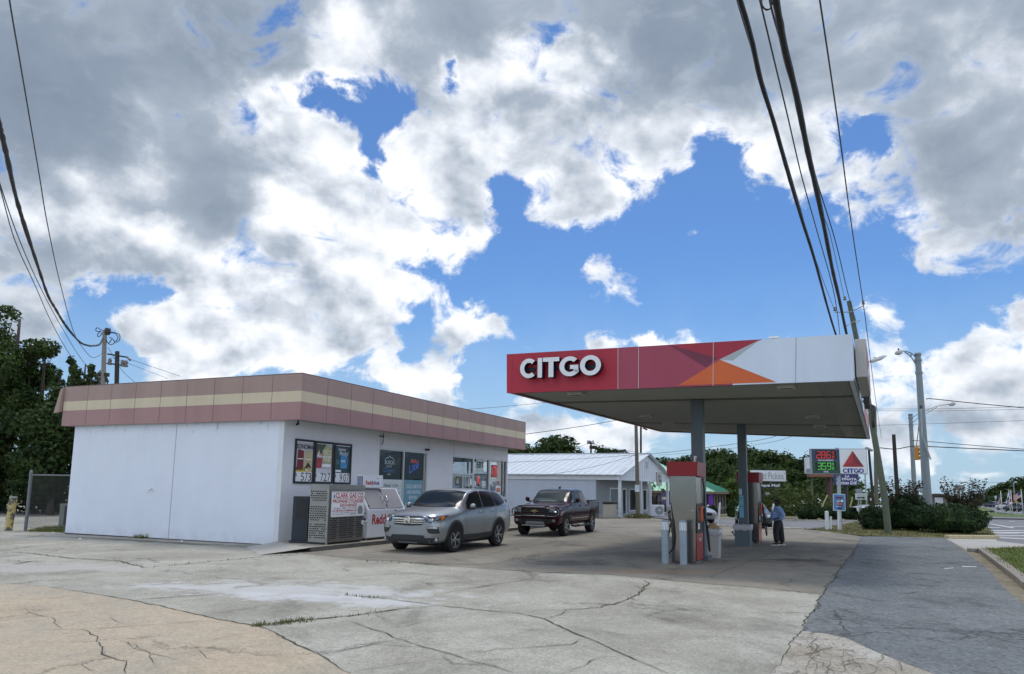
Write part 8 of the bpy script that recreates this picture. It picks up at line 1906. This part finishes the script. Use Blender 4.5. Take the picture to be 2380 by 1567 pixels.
F3 = frame(zy('b6', 770, 1160, Y2), (1, 0, -.03), (0.02, 0, 1)); m = MB(True); m.boxm(F3, 190 * pxm, 262 * pxm, .03, mk('ad_white_frame', (.62, .70, .74), .5)); m.build('frame', ad); ADB = mk('ad_blue', (.07, .22, .48), .4, var=(5, .12)); m = MB(True); rect(m, F3, -.30, -.42, .30, .42, ADB, .018); poly(m, F3, [(-.1, -.38), (.14, -.40), (.22, .1), (.08, .2), (-.02, .0)], mk('ad_dark', (.02, .05, .12), .4), .020); rect(m, F3, .08, .02, .2, .14, INKW, .022); rect(m, F3, -.2, .2, .18, .29, mk('ad_maroon', (.12, .02, .05), .4), .022); m.build('poster', ad)
fit_text(F3, [('SAVE', -.14, .02, .06, .10, INKW, .03), ('20\u00a2', -.18, -.16, .16, -.01, mk('ad_orange', (.70, .18, .03), .4), .03), ('PER GALLON', -.18, -.25, .10, -.2, INKW, .02), ('REWARDS', -.18, .22, .16, .27, INKR, .02)], INKW, ad, lift=.024)
def post(lab, k, x, y0, x2, y1, r, Y=None, group='white pipe posts at the street side'):
    q = zg(k, x, y0) if Y is None else zy(k, x, y0, Y); e = zy(k, x2, y1, q.y); t = thing('white_post', lab, 'post', q, 0, group); m = MB(True); m.tube([q, e, e + Vector((0, 0, .03))], [r, r, r * .55], mk('post_white', (.66, .68, .68), .6, var=(3, .06)), 14); m.build('pipe', t, 'auto')
    m = MB(True); c = q.lerp(e, .72); m.tube([c, c + Vector((0, 0, .03))], r * 1.06, TRIMW, 14); m.build('band', t)
post('thick white pipe post left of the price sign pole', '7', 411, 970, 408, 800, .10); post('thin shorter white pipe post beside the thick one', '7', 444, 970, 446, 850, .06); post('white square edge post touching the price sign pole', '7', 518, 972, 515, 800, .04)
post('leaning white post right of the nearer pump', '6', 1003, 955, 1018, 702, .055); post('leaning white post behind the standing person', '6', 1602, 985, 1650, 716, .055)
def flat_sign(name, lab, k, x0, y0, x1, y1, Y, m_, items, posts=(), depth=.12, extra=None, cat='sign', base_y=None, tilt=0):
    a, b = zy(k, x0, y1, Y), zy(k, x1, y0, Y); t = thing(name, lab, cat, Vector(((a.x + b.x) / 2, Y, gz(a.x, Y))), 0); w, h = b.x - a.x, b.z - a.z
    F = frame(((a.x + b.x) / 2, Y, (a.z + b.z) / 2), (1, 0, tilt), (0, 0, 1)); m = MB(True); m.boxm(F @ Matrix.Translation((0, 0, -depth / 2)), w, h, depth, m_); m.build('panel', t, bevel=.01)
    if extra: e = MB(True); extra(e, F, w, h); e.build('artwork', t)
    if items: fit_text(F, [(s, u0 * w, v0 * h, u1 * w, v1 * h, *r) for s, u0, v0, u1, v1, *r in items], INKB, t, lift=.012)
    for px, r, mm in posts:
        q = zy(k, px, y1, Y + .02); p = MB(True); p.tube([Vector((q.x, Y + depth / 2 + r, gz(q.x, Y) - .2)), Vector((q.x, Y + depth / 2 + r, a.z + h * .5))], r, mm, 10); p.build('post', t)
    return t
flat_sign('billboard', 'white billboard with rusty trough behind the price sign', '7', 215, 297, 470, 442, 92, mk('billboard_white', (.62, .65, .68), .5), None, [(275, .12, WOOD), (445, .35, mk('billboard_post_rust', (.10, .05, .045), .7))], .5, lambda e, F, w, h: (e.boxm(F @ Matrix.Translation((w * .05, -h * .62, .3)), w * 1.02, h * .16, 1.0, mk('billboard_rust', (.24, .10, .07), .7)), rect(e, F, -w * .5, -h * .46, -w * .3, -h * .2, INKG, .01)))
flat_sign('restaurant_sign', 'dark blue grill sign on a black pole below the price sign', '7', 490, 447, 698, 551, 62, mk('grill_sign_blue', (.025, .03, .16), .4, var=(1, .1)), [('La', -.08, .22, .12, .42, INKW, .02, .3), ('PIÑATA', -.20, -.06, .45, .20, INKW, .02), ('Mexican Grill', -.46, -.42, .44, -.12, INKW, .02, .2)], [(600, .14, BLACKP)], .3)
flat_sign('shop_sign', "white sign reading Sweet Pickins' over the farther pump", 'b7', 603, 478, 1203, 655, 76, mk('pickins_white', (.66, .68, .70), .5), [("Sweet Pickins'", -.46, -.32, .46, .34, INKG)], [(700, .10, BLACKP), (1000, .10, BLACKP)], .3)
flat_sign('shop_sign', 'black sign with white letters reading Antique Mall', 'b7', 620, 700, 1115, 782, 76, mk('mall_sign_black', (.012, .018, .02), .5), [('Antique Mall', -.46, -.3, .46, .36, INKW, .02)], [], .2)
def arrow(e, F, w, h): poly(e, F, [(-.5 * w, 0), (-.12 * w, .5 * h), (-.12 * w, .22 * h), (.5 * w, .22 * h), (.5 * w, -.22 * h), (-.12 * w, -.22 * h), (-.12 * w, -.5 * h)], INKW, .01)
flat_sign('arrow_sign', 'white arrow pointing left on a dark board beside the farther pump', 'b7', 840, 846, 932, 908, 76, mk('mall_sign_black', (.012, .018, .02), .5), None, [(870, .05, BLACKP)], .1, arrow)
flat_sign('street_sign', 'dark sign with two white lines right of the grill sign', '7', 678, 586, 740, 624, 52, mk('dark_grey_sign', (.08, .10, .13), .5), [('MARKET', -.44, .06, .44, .42, INKW), ('HOUSE', -.4, -.42, .4, -.06, INKW)], [(706, .04, GALV)], .05)
flat_sign('direction_sign', 'white sign with a black arrow pointing right', '7', 680, 630, 785, 686, 51, mk('direction_white', (.60, .66, .68), .5), [('THRIFT STORE', -.4, .22, .4, .4, INKG), ('OPEN DAILY', -.4, .0, .4, .16, INKG)], [(730, .04, GALV)], .05, lambda e, F, w, h: poly(e, F, [(-.4 * w, -.1 * h), (.15 * w, -.1 * h), (.15 * w, -.02 * h), (.4 * w, -.2 * h), (.15 * w, -.4 * h), (.15 * w, -.3 * h), (-.4 * w, -.3 * h)], INKB, .012))
q = zg('7', 755, 972); t = thing('wire_stake', 'thin dark guy stake left of the leaning pole', 'stake', q, 0); m = MB(True); m.tube([q, zy('7', 715, 780, q.y)], .02, WOODD, 6); m.build('rod', t); m = MB(True); m.tube([zy('7', 704, 795, q.y), zy('7', 697, 757, q.y)], .06, TRIMW, 8); m.build('marker', t)
for x0, y0, x1, y1, lab in ((372, 735, 415, 645, 'yellow slanting guy guard among the weeds, left of the price sign'), (628, 755, 652, 662, 'pale slanting guy guard among the weeds, right of the grill sign pole')):
    a, b = zy('7', x0, y0, 64), zy('7', x1, y1, 64); t = thing('guy_guard', lab, 'guy guard', a, 0); m = MB(True); m.tube([a + (a - b) * .6, b], .06, mk('guard_yellow', (.42, .40, .20), .6), 8); m.build('sleeve', t)

# ------------------------------------------------------------------ beyond the verge at the right
t = thing('white_truck', 'white truck roof showing above the low shrub behind the leaning pole', 'truck', base(2032, 58), 0); a, b = zy('b5', 190, 632, 58), zy('b5', 460, 640, 58); g = gz(0, 58)
m = MB(True); m.box((a.x + .1, 57.2, g + .5), (b.x, 59, a.z - .02), WHP); m.add([Vector((a.x + .1, y, z)) if k == 0 else Vector((a.x - .6, y, z)) for y in (57.2, 59) for k, z in ((0, a.z - .02), (1, g + 1.0))] + [Vector((a.x + .1, y, g + 1.0)) for y in (57.2, 59)], [(0, 1, 4), (2, 5, 3), (0, 2, 3, 1)], WHP); m.build('cab', t, bevel=.05)
m = MB(True); m.quad(Vector((a.x - .02, 57.19, g + 1.25)), Vector((a.x + .7, 57.19, g + 1.25)), Vector((a.x + .7, 57.19, a.z - .2)), Vector((a.x + .25, 57.19, a.z - .2)), CARGL); m.build('side_window', t); m = MB(True); m.box((a.x, 57.1, a.z - .03), (b.x + .1, 59.1, a.z + .08), WHP); m.build('roof_rack', t)
for x in (a.x + .5, b.x - .4): wheel(t, x, 57.3, .38, .24, 'six'); 
t2 = [c for c in bpy.data.objects if c.parent == t and c.name.startswith('wheel')]
for c in t2: c.location = (-t.location.x, -t.location.y, -t.location.z + g)
t = thing('low_shed', 'low grey building with white doors behind the spiky shrub', 'shed', base(2195, 70), 0); P0 = zy('b5', 1095, 600, 70); P1 = zy('b5', 1500, 470, 70)
m = MB(True); m.box((P0.x, 70, gz(0, 70) - .2), (P1.x, 75, zy('b5', 1200, 480, 70).z), mk('shed_grey', (.20, .18, .17), .8)); m.build('wall', t)
rows = [[zy('b5', x, y, 69.5 + d) for x, y in ((1080, 470), (1160, 460), (1260, 462), (1360, 480), (1440, 505), (1520, 530))] for d in (0, 6)]; m = MB(True); m.grid(rows, mk('shed_roof', (.28, .25, .23), .7)); m.grid([[p - Vector((0, 0, .18)) for p in r] for r in rows], BRN); m.grid([rows[0], [p - Vector((0, 0, .18)) for p in rows[0]]], BRN); m.build('roof', t)
a, b = zy('b5', 1165, 610, 69.9), zy('b5', 1268, 515, 69.9); m = MB(True); m.boxm(Matrix.Translation((a + b) / 2), b.x - a.x, .05, b.z - a.z, TRIMW); m.build('door', t)
t = flat_sign('utility_box', 'beige metal box on a post behind the spiky shrub', 'b5', 1478, 345, 1565, 420, 60, mk('box_beige', (.26, .25, .22), .6), None, [(1520, .08, GALV)], .5, cat='utility box')
FG = 'flag poles by the far road'; FST = [mk('flag_red', (.40, .05, .06), .7), mk('flag_white', (.62, .62, .64), .7), mk('flag_blue', (.03, .05, .16), .7)]
for k, (bx0, by0, tx, ty, kind, lab) in enumerate(((2088, 765, 2060, 430, 'us', 'flag pole with striped flag, nearest the shrubs'), (2195, 742, 2172, 408, 'blue', 'flag pole with a pale blue flag beside striped one'), (2225, 738, 2198, 415, 'us', 'flag pole with striped flag between the two dark cars'), (2366, 690, 2340, 405, 'us2', 'flag pole with striped flag, farthest right'))):
    Y = 96; q = zy('b5', bx0, by0, Y); q.z = min(q.z, gz(q.x, Y)); e = zy('b5', tx, ty, Y); t = thing('flag_pole', lab, 'flag pole', q, 0, FG); m = MB(True); m.tube([q, e], [.07, .04], mk('pole_white', (.6, .62, .63), .4), 8); m.lathe([(0, .1), (.09, 0), (0, -.1)], Matrix.Translation(e), mk('finial', (.5, .4, .15), .4), 8); m.build('shaft', t, True)
    L, H = (1.25, .8); s = -1; m = MB(True); n = 10; dr = .9
    def FP(u, v): d = u * L; return e + Vector((s * d * (.42 if kind != 'us2' else .85) - .03, .25 * math.sin(u * 6) * u, -.2 - v * H - d * (dr if kind != 'us2' else .42)))
    for st_ in range(13):
        mt = (FST[st_ % 2]) if kind != 'blue' else (FST[2] if st_ > 8 else mk('flag_pale_blue', (.20, .33, .55), .7) if st_ < 4 else FST[1])
        u0 = .4 if (kind != 'blue' and st_ < 7) else 0
        m.grid([[FP(u0 + (1 - u0) * i / n, (st_ + j) / 13) for i in range(n + 1)] for j in (0, 1)], mt)
    if kind != 'blue': m.grid([[FP(.4 * i / 4, j * 7 / 13) for i in range(5)] for j in (0, 1)], FST[2])
    m.build('flag', t, True)
q = zy('b5', 2278, 640, 130); t = thing('warning_sign', 'yellow diamond warning sign beyond the flag poles', 'road sign', q, 0); c = zy('b5', 2277, 577, 130); m = MB(True); m.boxm(Matrix.Translation(c) @ Matrix.Rotation(rad(45), 4, 'Y'), .42 * 1.0, .04, .42, mk('sign_yellow', (.55, .30, .02), .5)); m.build('plate', t); m = MB(True); m.tube([Vector((c.x, c.y + .05, gz(0, 130))), c], .05, GALV, 6); m.build('post', t)
for x0, y0, x1, y1, Y, mt, lab in ((1980, 492, 2006, 528, 200, mk('plain_white_plate', (.5, .53, .55), .5), 'small white road sign across the far road'), (1868, 508, 1926, 526, 230, mk('road_green', (.03, .20, .14), .5), 'small green road sign near the top of the far road')):
    flat_sign('road_sign', lab, 'b5', x0, y0, x1, y1, Y, mt, None, [((x0 + x1) / 2, .06, GALV)], .06, cat='road sign')
for bx0, by0, tx, ty, ax, ay, Y, lab in ((1838, 530, 1826, 382, 1800, 372, 260, 'thin distant street lamp at the top of the far road'), (2258, 560, 2235, 315, 2190, 360, 170, 'distant street lamp in front of the far trees')):
    q, e = zy('b5', bx0, by0, Y), zy('b5', tx, ty, Y); t = pole('street_lamp', lab, [q, e], .16, .12, SLM, 'street lamps at the crossing', 'street lamp'); m = MB(True); m.tube([e.lerp(q, .15), zy('b5', ax, ay, Y)], .07, SLM, 6); m.build('arm', t)

# ------------------------------------------------------------------ left of the store
f0, f1 = zg('c7', 540, 1370), zg('c7', 1548, 1405); fz = gz(f0.x, f0.y)
FGAL = mk('dull_fence_steel', (.17, .185, .20), .6, .3, (9, .1))
fc = thing('chain_link_fence', 'grey chain link fence panel between the store and the yellow bollard', 'fence', f0, 0)
zt = zy('c7', 680, 180, f0.y).z
for p, h, lab in ((f0, zy('c7', 680, 95, f0.y).z, None), (f1, zy('c7', 1680, 90, f1.y).z, None)):
    m = MB(True); m.tube([Vector((p.x, p.y, fz - .1)), Vector((p.x, p.y, h)), Vector((p.x, p.y, h + .04))], [.06, .06, .02], FGAL, 12); m.build('fence_post', fc, 'auto')
m = MB(True); m.tube([Vector((f0.x, f0.y, zt)), Vector((f1.x, f1.y, zt))], .028, FGAL, 8); m.tube([Vector((f0.x, f0.y, fz + .12)), Vector((f1.x, f1.y, fz + .12))], .008, FGAL, 6)
for z in (fz + .5, fz + 1.0, fz + 1.5):
    for p in (f0, f1): m.tube([Vector((p.x, p.y, z)), Vector((p.x, p.y, z + .04))], .068, FGAL, 10)
m.build('rail', fc)
m = MB(True); d = (f1 - f0); d.z = 0; Lf = d.length; d.normalize(); st_ = .09; hh = zt - fz - .1; n = int(Lf / st_)
for sgn in (1, -1):
    for k in range(-int(hh / st_), n):
        a, b = k * st_, k * st_ + hh; ta = max(0, (0 - a) / hh if sgn > 0 else 0); u0, u1 = max(a, 0), min(b, Lf)
        if u1 <= u0: continue
        v0, v1 = (u0 - a) / hh, (u1 - a) / hh
        if sgn < 0: v0, v1 = 1 - v0, 1 - v1
        p0 = Vector((f0.x, f0.y, fz + .1)) + d * u0 + Vector((0, .006 * sgn, v0 * hh)); p1 = Vector((f0.x, f0.y, fz + .1)) + d * u1 + Vector((0, .006 * sgn, v1 * hh)); m.tube([p0, p1], .0055, mk('fence_wire', (.045, .05, .05), .7, .0), 3, caps=False)
m.build('mesh', fc)
ac = zg('c7', 1250, 1290); a, b = zy('c7', 1235, 1300, ac.y), zy('c7', 1620, 800, ac.y); t = thing('air_conditioner', 'grey air conditioner cabinet behind the chain link fence', 'air conditioner', (a.x, ac.y, gz(ac.x, ac.y)), 0)
m = MB(True); ACM = mk('ac_grey_cabinet', (.22, .225, .21), .6, var=(2, .06)); m.box((a.x, ac.y, gz(ac.x, ac.y)), (b.x + .2, ac.y + 1.1, b.z), ACM); m.build('case', t, bevel=.02)
m = MB(True); m.box((a.x + .22, ac.y - .012, gz(ac.x, ac.y) + .08), (b.x + .1, ac.y - .002, b.z - .1), mk('ac_coil', (.03, .032, .034), .6))
for k in range(18): z = gz(ac.x, ac.y) + .1 + k * .062; m.box((a.x + .22, ac.y - .02, z), (b.x + .1, ac.y - .012, z + .012), mk('ac_louvre', (.07, .072, .072), .6))
m.build('grille', t)
q = zg('c7', 178, 1370); e = zy('c7', 288, 655, q.y); t = thing('yellow_bollard', 'leaning yellow pipe bollard with flaking paint left of the fence', 'bollard', q, 0)
YB_ = bpy.data.materials.new('flaking_yellow_paint'); YB_.use_nodes = True; T = NT(YB_.node_tree); co = T.new('ShaderNodeTexCoord').outputs['Object']; nv = T.noise(co, 4.5, 5, .6)[0]
T.l.new(T.mix(T.smooth(nv, .50, .54), (.46, .37, .14), (.11, .11, .10)), T.n['Principled BSDF'].inputs['Base Color']); T.n['Principled BSDF'].inputs['Roughness'].default_value = .75
m = MB(True); m.tube([q - Vector((0, 0, .1)), e], .135, YB_, 18); m.build('pipe', t, 'auto'); m = MB(True); dd = (e - q).normalized(); m.tube([e - dd * .01, e + dd * .02], [.14, .13], mk('concrete_cap', (.36, .36, .33), .9), 18); m.build('concrete_fill', t)
for k, (x, y, s) in enumerate(((500, 1290, .05), (1138, 1306, .05), (330, 1250, .04), (1572, 1318, .03))):
    p = zg('a1', x, y); t = thing('litter', ['small pale scrap on the lot before the blank wall', 'white crumpled scrap at the wall foot right of the joint', 'white scrap near the fence foot', 'pale scrap near the store corner'][k], 'litter', p, k * 1.3); m = MB(); m.add([Vector((a * s, b * s, c * s)) for a, b, c in ((-1, -.6, 0), (1, -.5, .1), (.9, .7, 0), (-.8, .6, .2), (.1, 0, .9))], [(0, 1, 4), (1, 2, 4), (2, 3, 4), (3, 0, 4)], PAPERW); m.build('scrap', t)
